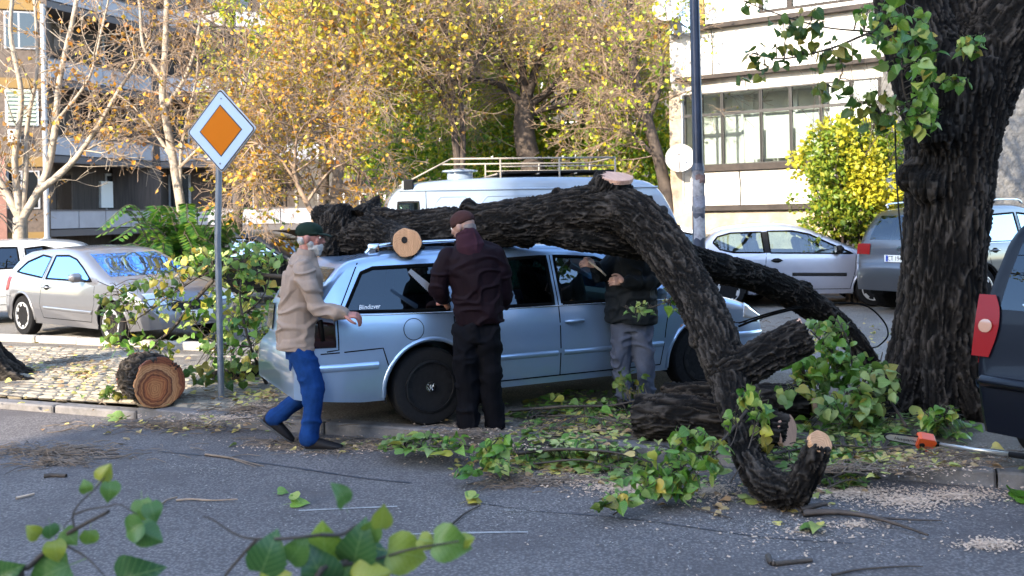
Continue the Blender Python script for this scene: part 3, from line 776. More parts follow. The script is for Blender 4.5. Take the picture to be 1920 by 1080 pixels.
def hed(n_, x0, x1, y0, y1, Y0, Y1, holes=.25, sd=0, fs=.9):
    """leaf positions in a clumpy volume seen in a photo rectangle"""
    P = []
    while len(P) < n_:
        k = 4000; xs = np.random.uniform(x0, x1, k); yy = np.random.uniform(y0, y1, k); Ys = np.random.uniform(Y0, Y1, k)
        A = np.array([tuple(pt(a, b, c)) for a, b, c in zip(xs, yy, Ys)])
        d = vn(A*fs, sd)+.5*vn(A*fs*2.3, sd+1)
        A = A[(d > holes-.35) & (A[:, 2] > .1)]; P += A.tolist()
    return P[:n_]

photo_tree('bare_tree', 'pale barked bare tree forking low at far left, in front of the white car', 18.3,
  [([(36, 505), (38, 450), (38, 408)], .155, .13), ([(38, 410), (5, 350), (-25, 300), (-60, 200)], .085, .05), ([(38, 410), (28, 300), (40, 180), (20, 60), (30, -60)], .07, .03),
   ([(40, 408), (48, 330), (52, 230), (70, 120), (62, -40)], .06, .025), ([(42, 410), (85, 330), (102, 250), (112, 150), (140, 20), (150, -60)], .085, .035), ([(70, 360), (130, 310), (175, 250), (235, 150), (290, 70)], .07, .02),
   ([(102, 330), (150, 290), (200, 265), (260, 262)], .03, .01), ([(104, 230), (165, 150), (190, 60), (210, -30)], .035, .015)],
  m_pale, lf_org, 420, .10, twigs=12, tdepth=2, tlen=1.0, up=.05, kids=(2, 3), leafspread=.03)
photo_tree('bare_tree', 'slim pale trunked tree with tangled bare twigs behind the priority sign', 18.0,
  [([(352, 470), (345, 420), (330, 330), (318, 260), (305, 180), (310, 90), (315, -50)], .11, .05), ([(325, 300), (285, 240), (240, 190), (200, 170)], .04, .015), ([(312, 200), (350, 140), (372, 60), (380, -30)], .05, .02),
   ([(306, 150), (270, 90), (262, 10), (250, -50)], .045, .02), ([(338, 350), (340, 280), (352, 220), (368, 150), (372, 100)], .035, .02), ([(330, 320), (400, 250), (450, 190), (470, 120)], .03, .012)],
  m_pale, lf_org2, 1000, .09, twigs=22, tdepth=3, tlen=.95, up=.0, twb=m_twig, kids=(3, 4), leafspread=.04, spread=1.1)
photo_tree('autumn_tree', 'yellow leaved tree with pale trunk left of the white van', 20.0,
  [([(628, 400), (632, 350), (640, 290), (652, 220), (648, 140), (640, 40), (650, -60)], .12, .05), ([(640, 290), (690, 200), (720, 110), (740, 0)], .05, .02), ([(632, 330), (590, 240), (560, 150), (540, 30)], .055, .02),
   ([(625, 380), (560, 330), (520, 260), (500, 180)], .035, .015), ([(650, 200), (600, 120), (585, 30), (590, -40)], .04, .02), ([(650, 150), (700, 80), (700, -30)], .04, .02)],
  m_tan, lf_yel, 6000, .11, twigs=27, tdepth=3, tlen=1.3, up=.01, twb=m_twig, leafspread=.12)
photo_tree('weeping_tree', 'low leafless tree with curling pale twigs between sign and broken log', 17.0,
  [([(590, 420), (580, 390), (560, 350), (548, 310)], .06, .04), ([(560, 350), (520, 290), (480, 270), (450, 300)], .03, .01), ([(552, 320), (560, 250), (600, 220), (650, 250)], .03, .01), ([(575, 380), (620, 320), (660, 310), (700, 340)], .03, .01), ([(548, 310), (500, 240), (520, 200)], .025, .01)],
  m_twig, lf_org2, 2200, .075, twigs=18, tdepth=3, tlen=.9, up=-.07, kids=(3, 4), spread=1.2, leafspread=.05)
photo_tree('slender_tree', 'pair of slender dark stems with fine twigs above the van roof rack', 21.0,
  [([(858, 320), (852, 250), (846, 160), (835, 60), (840, -50)], .075, .04), ([(866, 320), (868, 240), (862, 150), (875, 50), (880, -50)], .06, .03), ([(850, 220), (800, 150), (740, 90), (690, 60)], .035, .012), ([(848, 190), (790, 110), (770, 20)], .035, .012),
   ([(862, 180), (900, 100), (930, 20)], .035, .012), ([(842, 130), (800, 60), (810, -30)], .03, .012)],
  m_brn, lf_yel, 2000, .09, twigs=18, tdepth=3, tlen=1.3, up=.02, twb=m_twig, leafspread=.08)
photo_tree('old_tree', 'thick dark forked trunk with spreading bare crown behind the roof rack', 22.0,
  [([(1000, 330), (990, 290), (982, 240), (985, 190)], .24, .18), ([(985, 200), (945, 165), (905, 150), (850, 150)], .08, .03), ([(985, 190), (978, 120), (965, 50), (972, -60)], .09, .04), ([(988, 190), (1010, 110), (1030, 40), (1060, -50)], .09, .04),
   ([(995, 195), (1040, 160), (1090, 90), (1110, -20)], .08, .03), ([(990, 215), (1040, 200), (1120, 190), (1180, 210)], .06, .02), ([(980, 160), (930, 90), (900, 10)], .05, .02), ([(1010, 110), (1060, 70), (1130, 60)], .04, .015)],
  m_brn, lf_yel, 2200, .09, twigs=22, tdepth=3, tlen=1.5, up=.01, twb=m_twig, leafspread=.08)
photo_tree('dark_tree', 'leaning dark tree with bare twigs beside the white building corner', 20.5,
  [([(1252, 400), (1240, 320), (1215, 230), (1190, 140), (1180, 40), (1190, -50)], .13, .06), ([(1215, 230), (1240, 150), (1236, 60), (1240, -40)], .05, .02), ([(1200, 180), (1150, 110), (1110, 60)], .05, .02), ([(1235, 300), (1180, 250), (1120, 240)], .04, .015), ([(1190, 130), (1150, 50), (1140, -40)], .04, .015), ([(1225, 270), (1180, 180), (1130, 130)], .035, .012)],
  m_brn, lf_grn, 2200, .085, twigs=18, tdepth=3, tlen=1.1, up=.0, twb=m_twig, leafspread=.1, spread=1.0)
# leafy mass behind them
def leafy_tree(name, label, px, Y, x0, x1, y0, y1, n_, mt, size=.12, sd=0, holes=.1, dY=1.6):
    g = pt(px, 400, Y); t = thing(name, label, 'tree', (g.x, g.y, ZS), 0, 'leafy trees in front of the far block')
    tr = []; P, Rr = catmull([Vector((g.x, g.y, ZS-.05)), pt(px+8, 260, Y), pt(px-6, 120, Y+.3), pt(px, -50, Y)], [.16, .13, .09, .05], 6)
    for i in range(len(P)-1): tr.append((Vector(P[i]), Vector(P[i+1]), Rr[i], Rr[i+1]))
    tips = []
    for _ in range(14):
        i = random.randint(6, len(P)-2); grow(Vector(P[i]), rv()+Vector((0, 0, .5)), 2.0, .05, 2, tr, tips, .2, .03)
    limbs_object('trunk', tr, m_brn, t)
    leaf_cloud('crown', hed(n_, x0, x1, y0, y1, Y-dY, Y+dY, holes, sd), size, mt, t)
    return t
leafy_tree('leafy_tree', 'yellow green tree at the back left of the slender stems', 760, 26, 640, 850, -60, 330, 9000, lf_grn, .13, 1, .25)
leafy_tree('leafy_tree', 'green and yellow tree behind the thick dark trunk', 930, 27, 830, 1040, -60, 340, 9000, lf_grn, .13, 11, .25)
leafy_tree('leafy_tree', 'deep green leafy tree above the right end of the roof rack', 1090, 24.5, 880, 1262, 110, 380, 14000, lf_grn, .12, 21, .1)
leafy_tree('leafy_tree', 'golden tree filling the sky left of the white building', 1160, 27, 1020, 1270, -70, 160, 6000, lf_yel, .13, 31, .3)
leafy_tree('leafy_tree', 'golden leaved tree behind the yellow autumn tree', 600, 25, 500, 720, -70, 260, 4500, lf_org2, .12, 41, .3)
leafy_tree('leafy_tree', 'olive green tree in front of the grey balconies', 440, 27, 370, 560, -70, 230, 4000, lf_grn, .12, 51, .45)
# low growth under the trees
hs = thing('hedge', 'dark green hedge with yellow leaves behind the van', 'hedge', tuple(pt(950, 400, 23.5))[:2]+(ZS,))
leaf_cloud('foliage', hed(14000, 690, 1265, 230, 470, 22.6, 24.4, .0, 71), .10, lf_dgr, hs)
st_ = []; tp = []
for px in range(700, 1260, 40):
    g = pt(px, 400, 23.5); grow(Vector((g.x, g.y, ZS-.02)), (random.uniform(-.2, .2), 0, 1), 2.4, .03, 1, st_, tp, .1, .1)
limbs_object('stems', st_, m_brn, hs)['kind'] = 'stuff'
# feathery green shrub under the slim tree
def frond_shrub(name, label, px, Y, n_, h, spread, mt, group=None, ll=.075):
    g = pt(px, 400, Y); t = thing(name, label, 'shrub', (g.x, g.y, ZS), 0, group); P = []; st = []; N_ = []
    V = []; Fq = []
    for _ in range(n_):
        a = random.uniform(0, 2*math.pi); L = h*random.uniform(.6, 1.15); out_ = spread*random.uniform(.3, 1)
        base = Vector((g.x, g.y, ZS-.02))+Vector((random.uniform(-.35, .35), random.uniform(-.25, .25), 0)); p = base
        pts = [base, base+Vector((math.cos(a)*out_*.25, math.sin(a)*out_*.2, L*.6)), base+Vector((math.cos(a)*out_*.7, math.sin(a)*out_*.5, L)), base+Vector((math.cos(a)*out_*1.25, math.sin(a)*out_*.9, L*.86))]
        Q, Rr = catmull(pts, [.018, .012, .008, .004], 7)
        for i in range(len(Q)-1): st.append((Vector(Q[i]), Vector(Q[i+1]), Rr[i], Rr[i+1]))
        for i in range(7, len(Q)):
            T = Vector(Q[i]-Q[i-1]).normalized(); sd_ = T.cross(Vector((0, 0, 1))).normalized(); up_ = sd_.cross(T)
            for sg in (-1, 1):
                for dd in (0, .5):
                    b = Vector(Q[i])-T*dd*.06; tip = b+sd_*sg*ll*2.2+T*ll*.7-Vector((0, 0, ll*.5)); w = T*ll*.33
                    o = len(V); V += [b, b.lerp(tip, .45)+w, tip, b.lerp(tip, .45)-w]; Fq += [(o, o+1, o+2), (o, o+2, o+3)]
    limbs_object('stems', st, m_brn, t)['kind'] = 'stuff'
    mi = np.array(inv_of(t)); A = np.array([tuple(v) for v in V]) @ mi[:3, :3].T+mi[:3, 3]
    link('foliage', fast_mesh('foliage', A, Fq, mt, False, 3), t)
    return t
lf_frn = leaf_mat('frond_leaves', [(0, (0.019, 0.076, 0.009)), (.6, (0.052, 0.151, 0.014)), (1, (0.156, 0.227, 0.023))], 'island')
frond_shrub('feathery_shrub', 'bright green feathery shrub at the foot of the slim pale tree', 340, 17.3, 46, 1.75, 1.5, lf_frn)
frond_shrub('feathery_shrub', 'smaller green feathery shrub right of the sign post', 400, 18.5, 18, 1.5, 1.0, lf_frn)
# yellow green bush before the white building
def bush(name, label, px, Y, x0, x1, y0, y1, n_, mt, mt2, sd):
    g = pt(px, 400, Y); t = thing(name, label, 'bush', (g.x, g.y, ZS)); st = []; tp = []
    for _ in range(9): grow(Vector((g.x+random.uniform(-.15, .15), g.y, ZS-.03)), (random.uniform(-.35, .35), random.uniform(-.2, .2), 1), 2.9, .035, 2, st, tp, .12, .08, (3, 4), .5, .5, .25)
    limbs_object('stems', st, m_brn, t)['kind'] = 'stuff'
    A = np.array(hed(n_*3, x0, x1, y0, y1, Y-.75, Y+.75, -.05, sd, 1.8))
    c = np.array([tuple(pt((x0+x1)/2, y, Y)) for y in (y0, y1)]); cz = (c[0][2]+c[1][2])/2; hz = abs(c[0][2]-c[1][2])/2; hx = abs(pt(x1, 300, Y).x-pt(x0, 300, Y).x)/2
    q = ((A[:, 0]-c[:, 0].mean())/hx)**2+((A[:, 2]-cz)/hz)**2+((A[:, 1]-Y)/.9)**2+.5*vn(A*1.6, sd+5)+.3*vn(A*4, sd+6)
    A = A[q < .95][:n_]
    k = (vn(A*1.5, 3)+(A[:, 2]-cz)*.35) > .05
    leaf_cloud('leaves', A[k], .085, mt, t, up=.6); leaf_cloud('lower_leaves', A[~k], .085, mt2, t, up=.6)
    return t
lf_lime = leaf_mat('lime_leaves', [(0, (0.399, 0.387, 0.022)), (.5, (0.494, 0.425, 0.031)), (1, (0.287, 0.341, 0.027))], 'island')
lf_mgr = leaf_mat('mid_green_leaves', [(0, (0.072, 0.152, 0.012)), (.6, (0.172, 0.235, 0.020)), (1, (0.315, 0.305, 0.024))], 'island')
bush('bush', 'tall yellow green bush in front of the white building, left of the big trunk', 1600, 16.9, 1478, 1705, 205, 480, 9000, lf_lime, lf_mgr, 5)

for k, (tx, ty) in enumerate(((-9, -14), (-1, -13), (7, -14.5), (15, -13.5), (24, -15))):  # unseen trees added to block low sky and darken reflections
    t = thing('street_tree', ['leafy street tree across the road, behind the viewer to the left', 'leafy street tree across the road, straight behind the viewer', 'leafy street tree across the road, behind the viewer to the right', 'leafy street tree across the road, far behind to the right', 'leafy street tree across the road, farthest behind to the right'][k], 'tree', (tx, ty, 0), 0, 'street trees across the road')
    o_ = []; tp_ = []; grow(Vector((tx, ty, -.02)), (0, 0, 1), 4.5, .2, 3, o_, tp_, .06, .1, (5, 6), .55, .7, .4, .01); limbs_object('trunk', o_, m_brn, t)
    A = np.random.normal(size=(4200, 3))*np.array([2.0, 1.7, 1.4])*.62+np.array([tx, ty, 5.4]); A = A[vn(A*.9, k) > -.25]
    leaf_cloud('crown', A, .20, lf_dgr, t)
# ================================================================ CARS
def paint(name, col, metal=.55, rough=.32, dirt=.25):
    m_ = M(name, col, rough, metal, .5, 1.0, dirt=dirt, dcol=tuple(c*.55+.03 for c in col), ds=2.5)
    return m_
m_tyre = M('tyre_rubber', (.012, .012, .013), .9, spec=.12, var=.3, vs=30)
m_black = M('black_plastic', (.012, .012, .013), .7, spec=.15, var=.2, vs=20)
m_gap = M('panel_gap', (.004, .004, .004), .9, spec=.05)
m_rim = M('alloy_rim', (.62, .62, .63), .4, .5, dirt=.3)
m_rimdark = M('dark_alloy_rim', (.008, .008, .009), .5, .0, spec=.25)
m_chrome = M('chrome_trim', (.72, .74, .78), .18, 1.0)
m_red = M('red_lamp', (.20, .004, .004), .3, 0, .2, .12)
m_smoke = M('smoked_red_lamp', (.012, .003, .004), .15, 0, .4, .4)
m_clear = M('clear_lamp', (.62, .64, .66), .08, .5, .6, 1.0)
m_amber = M('amber_lamp', (.42, .22, .14), .12, 0, .6, 1.0)
m_plate = M('plate_white', (.75, .75, .72), .5)
m_ink = M('plate_ink', (.02, .02, .02), .5)
m_seat = M('seat_cloth', (.035, .035, .04), .9)
m_seatg = M('seat_grey', (.12, .13, .14), .9)
m_gclear = glass_mat('car_glass', (.55, .68, .64), .9, coat=(.8, .9, 1))
m_gtint = glass_mat('tinted_car_glass', (.05, .055, .06), .55, coat=(.7, .85, 1))
m_gsky = glass_mat('windscreen_glass', (.25, .32, .40), 5, coat=(.30, .55, 1))  # blue gloss colour stands in for reflected sky

def chaikin(P, n=2):
    for _ in range(n):
        Q = [P[0]]
        for a, b in zip(P[:-1], P[1:]): Q += [(a[0]*.75+b[0]*.25, a[1]*.75+b[1]*.25), (a[0]*.25+b[0]*.75, a[1]*.25+b[1]*.75)]
        P = Q+[P[-1]]
    return P
class Car:
    def __init__(s, W, top, plan, G, zb=.22, rc=.07, crown=.03, ch=2, rows=None, zbends=.0):
        s.W = W; s.top = np.array(chaikin(top, ch)); s.plan = np.array(plan); s.G = np.array(G); s.zb0 = zb; s.rc = rc; s.crown = crown; s.x0 = top[0][0]; s.x1 = top[-1][0]; s.rows = rows; s.zbe = zbends
    def zt(s, x): return np.interp(x, s.top[:, 0], s.top[:, 1])
    def w(s, x): return s.W/2*np.interp(x, s.plan[:, 0], s.plan[:, 1])
    def zb(s, x): return s.zb0+s.zbe*max(0, (abs(x)-(s.x1-.5))/.5)
    def Y(s, x, z): return s.w(x)*np.interp(z, s.G[:, 0], s.G[:, 1])
    def section(s, x, inset=0.0, zfl=None):
        zt = s.zt(x)-inset; zb = s.zb(x) if zfl is None else zfl; zt = max(zt, zb+.02); rc = min(s.rc, (zt-zb)*.45); z1 = zt-rc; P = []
        rows = s.rows or [.18, .24, .34, .44, .52, .58, .66, .74, .82, .88, .93, .97, 1.03, 1.1, 1.17, 1.24, 1.31, 1.38]
        zz = [zb]+[min(max(r_, zb), z1) for r_ in rows]+[z1]
        y0 = s.Y(x, zb)-inset
        P.append((y0-.05, zb)) 
        for i, z in enumerate(zz): P.append((s.Y(x, z)-inset, z))
        y1 = s.Y(x, z1)-inset; rh = min(rc*1.35, y1*.4)
        for k in range(1, 5):
            a = math.pi/2*k/4; P.append((y1-rh*(1-math.cos(a)), z1+rc*math.sin(a)))
        yc = y1-rh; cr = s.crown*min(1, 1)
        for k in range(1, 6):
            y = yc*(1-k/5); P.append((y, zt+cr*(1-(y/yc)**2)))
        return P
    def shell(s, xs, inset=0.0, zfl=None, flip=False):
        V = []; Fc = []; n = None
        for x in xs:
            P = s.section(x, inset, zfl); half = P; n = len(P)
            full = [(-y, z) for y, z in half]+[(y, z) for y, z in reversed(half[:-1])]
            V += [(x, y, z) for y, z in full]; m_ = len(full)
        k = len(xs)
        for i in range(k-1):
            for j in range(m_):
                a = i*m_+j; b = i*m_+(j+1) % m_; Fc.append((a, b, b+m_, a+m_))
        Fc.append(tuple(range(m_-1, -1, -1))); Fc.append(tuple(range((k-1)*m_, k*m_)))
        return V, Fc
    def stations(s, n=90):
        xs = set(np.round(s.top[:, 0], 4))
        xs |= set(np.round(np.linspace(s.x0, s.x1, n), 4)); xs = sorted(xs); out = [xs[0]]
        for x in xs[1:]:
            if x-out[-1] > .0035: out.append(x)
        return out
    def side_patch(s, poly, off=.004, sg=-1, nx=14, nz=4, th=0.0):
        poly = np.array(poly); xa, xb = poly[:, 0].min(), poly[:, 0].max(); V = []; Fc = []
        xs = np.unique(np.concatenate([np.linspace(xa+1e-4, xb-1e-4, nx), np.clip(poly[:, 0], xa+1e-4, xb-1e-4)])); m_ = nz+1
        for x in xs:
            zz = []
            for a, b in zip(poly, np.roll(poly, -1, 0)):
                if (a[0]-x)*(b[0]-x) <= 0 and abs(a[0]-b[0]) > 1e-9: zz.append(a[1]+(b[1]-a[1])*(x-a[0])/(b[0]-a[0]))
            lo, hi = min(zz), max(zz)
            for k in range(m_):
                z = lo+(hi-lo)*k/nz; V.append((x, sg*(s.Y(x, z)+off), z))
        for i in range(len(xs)-1):
            for k in range(nz):
                a = i*m_+k; Fc.append((a, a+1, a+m_+1, a+m_) if sg < 0 else (a, a+m_, a+m_+1, a+1))
        if th: 
            o = len(V); nv = len(V); V += [(x, y-sg*th, z) for x, y, z in V]; Fc += [tuple(i+o for i in reversed(f)) for f in Fc]
            L = len(xs)
            bd = [i*m_ for i in range(L)]+[(L-1)*m_+k for k in range(1, m_)]+[i*m_+nz for i in range(L-2, -1, -1)]+[k for k in range(nz-1, 0, -1)]
            for a, b in zip(bd, bd[1:]+bd[:1]): Fc.append((a, b, b+o, a+o))
        return V, Fc
    def xi(s, z, end):
        """x where the top line has height z; end=-1 rear slope, +1 front slope"""
        t = s.top; k = np.argmax(t[:, 1])
        if end < 0: return np.interp(z, t[:k+1, 1], t[:k+1, 0])
        return np.interp(z, t[k:, 1][::-1], t[k:, 0][::-1])
    def end_patch(s, z0, z1, yl, end, off=.006, nz=8, ny=10, y_from=None):
        """yl(z) half width or (ya,yb) pair"""
        V = []; Fc = []; m_ = ny+1
        for i in range(nz+1):
            z = z0+(z1-z0)*i/nz; ya, yb = yl(z) if callable(yl) else yl
            yw = max(.3, s.Y(s.xi(z, end), z)-.08)
            for j in range(m_):
                y = ya+(yb-ya)*j/ny; zz = z-s.crown*max(0, (1-(y/yw)**2))
                x = s.xi(zz, end); V.append((x+end*off, y, z+off*.6))
        for i in range(nz):
            for j in range(ny):
                a = i*m_+j; Fc.append((a, a+1, a+m_+1, a+m_) if end > 0 else (a, a+m_, a+m_+1, a+1))
        return V, Fc
    def line(s, mb, pts, w=.006, off=.0015, sg=-1, mi=0, th=.0, closed=False):
        """thin strip lying on the side surface"""
        if closed: pts = list(pts)+[pts[0]]
        P = []
        for (xa, za), (xb, zb) in zip(pts[:-1], pts[1:]):
            k = max(2, int(math.hypot(xb-xa, zb-za)/.06)); P += [(xa+(xb-xa)*i/k, za+(zb-za)*i/k) for i in range(k)]
        P.append(pts[-1]); P = np.array(P); T = np.gradient(P, axis=0); T /= np.linalg.norm(T, axis=1)[:, None]+1e-9; N = np.stack([-T[:, 1], T[:, 0]], 1)
        V = []; Fc = []
        for p, n in zip(P, N):
            for q, o_ in ((p+n*w/2, 0), (p+n*w/4, th), (p-n*w/4, th), (p-n*w/2, 0)): V.append((q[0], sg*(s.Y(q[0], q[1])+off+o_), q[1]))
        for i in range(len(P)-1):
            for k in range(3): a = i*4+k; Fc.append((a, a+1, a+5, a+4))
        mb.add(V, Fc, mi)
def wheel(name, r, wd, rim_mat, parent, loc, spokes=5, style='spoke', side=-1, emblem=None, rr=.66):
    """wheel axis along y, outer face towards side"""
    t = MB(); k = side
    prof = [(r*rr, -wd/2*.9), (r*.8, -wd/2), (r*.95, -wd/2*.92), (r, -wd/2*.7), (r, wd/2*.7), (r*.95, wd/2*.92), (r*.8, wd/2), (r*rr, wd/2*.9)]
    V, Fc = lathe(prof, 36, 'y'); t.add(V, Fc)
    ty = t.build('tyre', m_tyre, None, True, sharp=40); 
    w_ = bpy.data.objects.new(name, None); C.objects.link(w_); w_.parent = parent; w_.location = loc; ty.parent = w_
    q = MB(); R1 = r*rr+.004; yo = k*wd*.42
    V, Fc = lathe([(R1, -.0), (R1, k*.02), (R1*.93, k*.022), (R1*.90, -k*.02), (R1*.88, -k*.10)], 36, 'y', Matrix.Translation((0, yo, 0))); q.add(V, Fc[:-2])
    V, Fc = lathe([(.01, .0), (R1*.2, .0), (R1*.24, -k*.02), (R1*.24, -k*.08)], 20, 'y', Matrix.Translation((0, yo+k*.002, 0))); q.add(V, Fc)
    for i in range(spokes):
        a = 2*math.pi*(i+.25)/spokes; Mx = Matrix.Translation((0, yo, 0)) @ Matrix.Rotation(a, 4, 'Y')
        ws = R1*(.13 if style == 'spoke' else .2)
        V = [(R1*.18, -k*.0, -ws*.8), (R1*.18, 0, ws*.8), (R1*.92, k*.008, ws*1.25), (R1*.92, k*.008, -ws*1.25), (R1*.18, -k*.04, -ws*.7), (R1*.18, -k*.04, ws*.7), (R1*.92, -k*.04, ws*1.1), (R1*.92, -k*.04, -ws*1.1)]
        q.add(V, [(0, 1, 2, 3), (7, 6, 5, 4), (0, 3, 7, 4), (1, 0, 4, 5), (2, 1, 5, 6), (3, 2, 6, 7)], 0, Mx)
    rm = fixn(q.build('rim', rim_mat, w_, False)); rm.data.set_sharp_from_angle(angle=R(30)); 
    V, Fc = lathe([(R1*.9, 0), (.02, .001)], 24, 'y', Matrix.Translation((0, yo-k*.07, 0))); part('brake_disc', V, Fc, m_black, w_)
    if emblem: emblem(w_, yo+k*.008, R1)
    return w_
def car_boolean(me, cutters):
    a = link('a', me); b = link('b', mk_mesh('cut', cutters.V, cutters.F)); fixn(b)
    md = a.modifiers.new('b', 'BOOLEAN'); md.operation = 'DIFFERENCE'; md.object = b; md.solver = 'EXACT'; md.use_self = True
    r_ = evaluated(a); bpy.data.objects.remove(a); bpy.data.objects.remove(b); return r_
def build_car(spec, label, cat, loc, rz, group=None):
    c = Car(spec['W'], spec['top'], spec['plan'], spec['G'], spec.get('zb', .22), spec.get('rc', .07), spec.get('crown', .03), rows=spec.get('rows'), zbends=spec.get('zbe', .05))
    t = thing('parked_car' if cat != 'van' else 'parked_van', label, cat, loc, rz, group)
    P = spec['paint']; xr, xf, wr = spec['wr'], spec['wf'], spec['r']; zc = wr-.005
    # body solid with cabin cavity
    mb = MB(); V, Fc = c.shell(c.stations(spec.get('n', 56))); mb.add(V, Fc)
    me = mk_mesh('body', mb.V, mb.F); bm = bmesh.new(); bm.from_mesh(me); bmesh.ops.remove_doubles(bm, verts=bm.verts, dist=.0006); bmesh.ops.dissolve_degenerate(bm, edges=bm.edges, dist=.0006); bmesh.ops.recalc_face_normals(bm, faces=bm.faces); bm.to_mesh(me); bm.free()
    cut = MB(); ca, cb = spec['cabin']; zfl = spec.get('floor', .74)
    xs = [x for x in np.linspace(ca, cb, 40)]; V, Fc = c.shell([x for x in xs if c.zt(x)-.05 > zfl+.06], .045, zfl); cut.add(V, Fc)
    me = car_boolean(me, cut)
    cut = MB()
    for x in (xr, xf):
        for sg in (-1, 1):
            ra = spec.get('ra', wr+.055)
            V, Fc = lathe([(ra, -.01), (ra, .6)], 40, 'y', Matrix.Translation((x, 0, zc))); V = [(p[0], sg*(p[1]+spec['W']/2-.27), p[2]) for p in V]; cut.add(V, Fc)
    def prism(poly, y0, y1):
        n = len(poly); return [(x, y0, z) for x, z in poly]+[(x, y1, z) for x, z in poly], [tuple(range(n-1, -1, -1)), tuple(range(n, 2*n))]+[(i, (i+1) % n, n+(i+1) % n, n+i) for i in range(n)]
    for w_ in spec['side_windows']: V, Fc = prism(w_['poly'], -1.3, 1.3); cut.add(V, Fc)
    me = car_boolean(me, cut)
    cut = MB()
    for e_, (z0, z1, ins) in spec['end_windows'].items():
        end = 1 if e_ == 'front' else -1; x0 = c.xi(z0, end); x1 = c.xi(z1, end)
        ya = c.Y(x0, z0)-ins; yb = c.Y(x1, z1)-ins
        xa, xb = (x1-.35, x0+.4) if end > 0 else (x0-.4, x1+.35)
        V = [(xa, -ya, z0), (xa, ya, z0), (xa, yb, z1), (xa, -yb, z1), (xb, -ya, z0), (xb, ya, z0), (xb, yb, z1), (xb, -yb, z1)]
        cut.add(V, [(0, 1, 2, 3), (7, 6, 5, 4), (0, 4, 5, 1), (1, 5, 6, 2), (2, 6, 7, 3), (3, 7, 4, 0)])
    me = car_boolean(me, cut)
    if 'dent' in spec:
        X = co(me)
        for dx, dy, dz_, sx_, sy_ in spec['dent']:
            k = np.exp(-((X[:, 0]-dx)/sx_)**2-((X[:, 1]-dy)/sy_)**2)*np.clip((X[:, 2]-1.18)/.15, 0, 1); X[:, 2] -= dz_*k
        set_co(me, X)
    me.materials.clear(); me.materials.append(P)
    if 'two' in spec: me.materials.append(spec['two'][1]); me.polygons.foreach_set('material_index', [1 if p.center.z < spec['two'][0] else 0 for p in me.polygons])
    else: me.polygons.foreach_set('material_index', [0]*len(me.polygons))
    me.polygons.foreach_set('use_smooth', [True]*len(me.polygons)); me.set_sharp_from_angle(angle=R(32))
    body = link('body', me, t); body.data.name = 'body'
    # liners, floor, underside
    for x in (xr, xf):
        for sg in (-1, 1):
            ra = spec.get('ra', wr+.055)-.004; n = 20; V = []; Fc = []
            for i in range(n+1):
                a = -.25+(math.pi+.5)*i/n
                for y in (spec['W']/2-.30, spec['W']/2-.035): V.append((x+ra*math.cos(a), sg*y, zc+ra*math.sin(a)))
            Fc = [(2*i, 2*i+1, 2*i+3, 2*i+2) for i in range(n)]; o = len(V)
            V += [(x, sg*(spec['W']/2-.30), zc)]; Fc += [(2*i, 2*i+2, o) for i in range(n)]
            part('wheel_arch_liner', V, Fc, m_black, t)
            mb = MB(); m2 = []
            for i in range(33):
                a = -.12+(math.pi+.24)*i/32; m2.append((x+(ra+.012)*math.cos(a), zc+(ra+.012)*math.sin(a)))
            c.line(mb, m2, .034, .0, sg, th=.012); mb.build('arch_lip', spec.get('lip', P), body, True)
    for w_ in spec['side_windows']:
        for sg in (-1, 1):
            V, Fc = c.side_patch(w_['poly'], -.008, sg); part('side_window', V, Fc, w_.get('glass', m_gclear), t, True)
            mb = MB(); c.line(mb, w_['poly'], .028, .001, sg, th=.004, closed=True); mb.build('window_seal', w_.get('seal', m_gap), t, True)
    for e_, (z0, z1, ins) in spec['end_windows'].items():
        end = 1 if e_ == 'front' else -1
        V, Fc = c.end_patch(z0, z1, lambda z: (-(c.Y(c.xi(z, end), z)-ins+.01), c.Y(c.xi(z, end), z)-ins+.01), end, .002, 12, 14)
        part('windscreen' if end > 0 else 'rear_window', V, Fc, spec.get('gl_'+e_, m_gclear), t, True)
    # panel gaps
    for sg in (-1, 1):
        for ln in spec.get('gaps', []): mb = MB(); c.line(mb, ln, .010, .0008, sg); mb.build('panel_gap', m_gap, body)
        for ml in spec.get('mouldings', []):
            mb = MB(); c.line(mb, ml['pts'], ml.get('w', .045), .0, sg, th=ml.get('th', .012)); mb.build(ml.get('name', 'side_moulding'), ml.get('mat', P), t, True)
        for hx, hz in spec.get('handles', []):
            y = c.Y(hx, hz); mb = MB(); V, Fc = c.side_patch([(hx-.075, hz-.02), (hx-.03, hz-.04), (hx+.03, hz-.04), (hx+.075, hz-.02), (hx+.075, hz+.02), (hx+.03, hz+.038), (hx-.03, hz+.038), (hx-.075, hz+.02)], .0012, sg); part('handle_recess', V, Fc, spec.get('recess', m_gap), body)
            mb.tube([(hx-.09, sg*(y+.005), hz), (hx-.07, sg*(y+.035), hz+.003), (hx, sg*(y+.042), hz+.005), (hx+.07, sg*(y+.035), hz+.003), (hx+.09, sg*(y+.005), hz)], [.010, .015, .016, .015, .010], 8)
            mb.build('door_handle', spec.get('hmat', P), t, True, sharp=50)
        for lp in spec.get('side_lamps', []):
            V, Fc = c.side_patch(lp['poly'], .006, sg, th=.02); part(lp['name'], V, Fc, lp['mat'], t, True)
    for lp in spec.get('end_lamps', []):
        for sg in (-1, 1):
            ya_ = lp['y'][0]; fy = ya_ if callable(ya_) else (lambda z, a=ya_: a); V, Fc = c.end_patch(lp['z'][0], lp['z'][1], (lambda z, b=lp['y'][1], s_=sg: (s_*fy(z), s_*(b(z) if callable(b) else b))), lp['end'], lp.get('off', .012), 10, 6); o = part(lp['name'], V, Fc, lp['mat'], t, True)
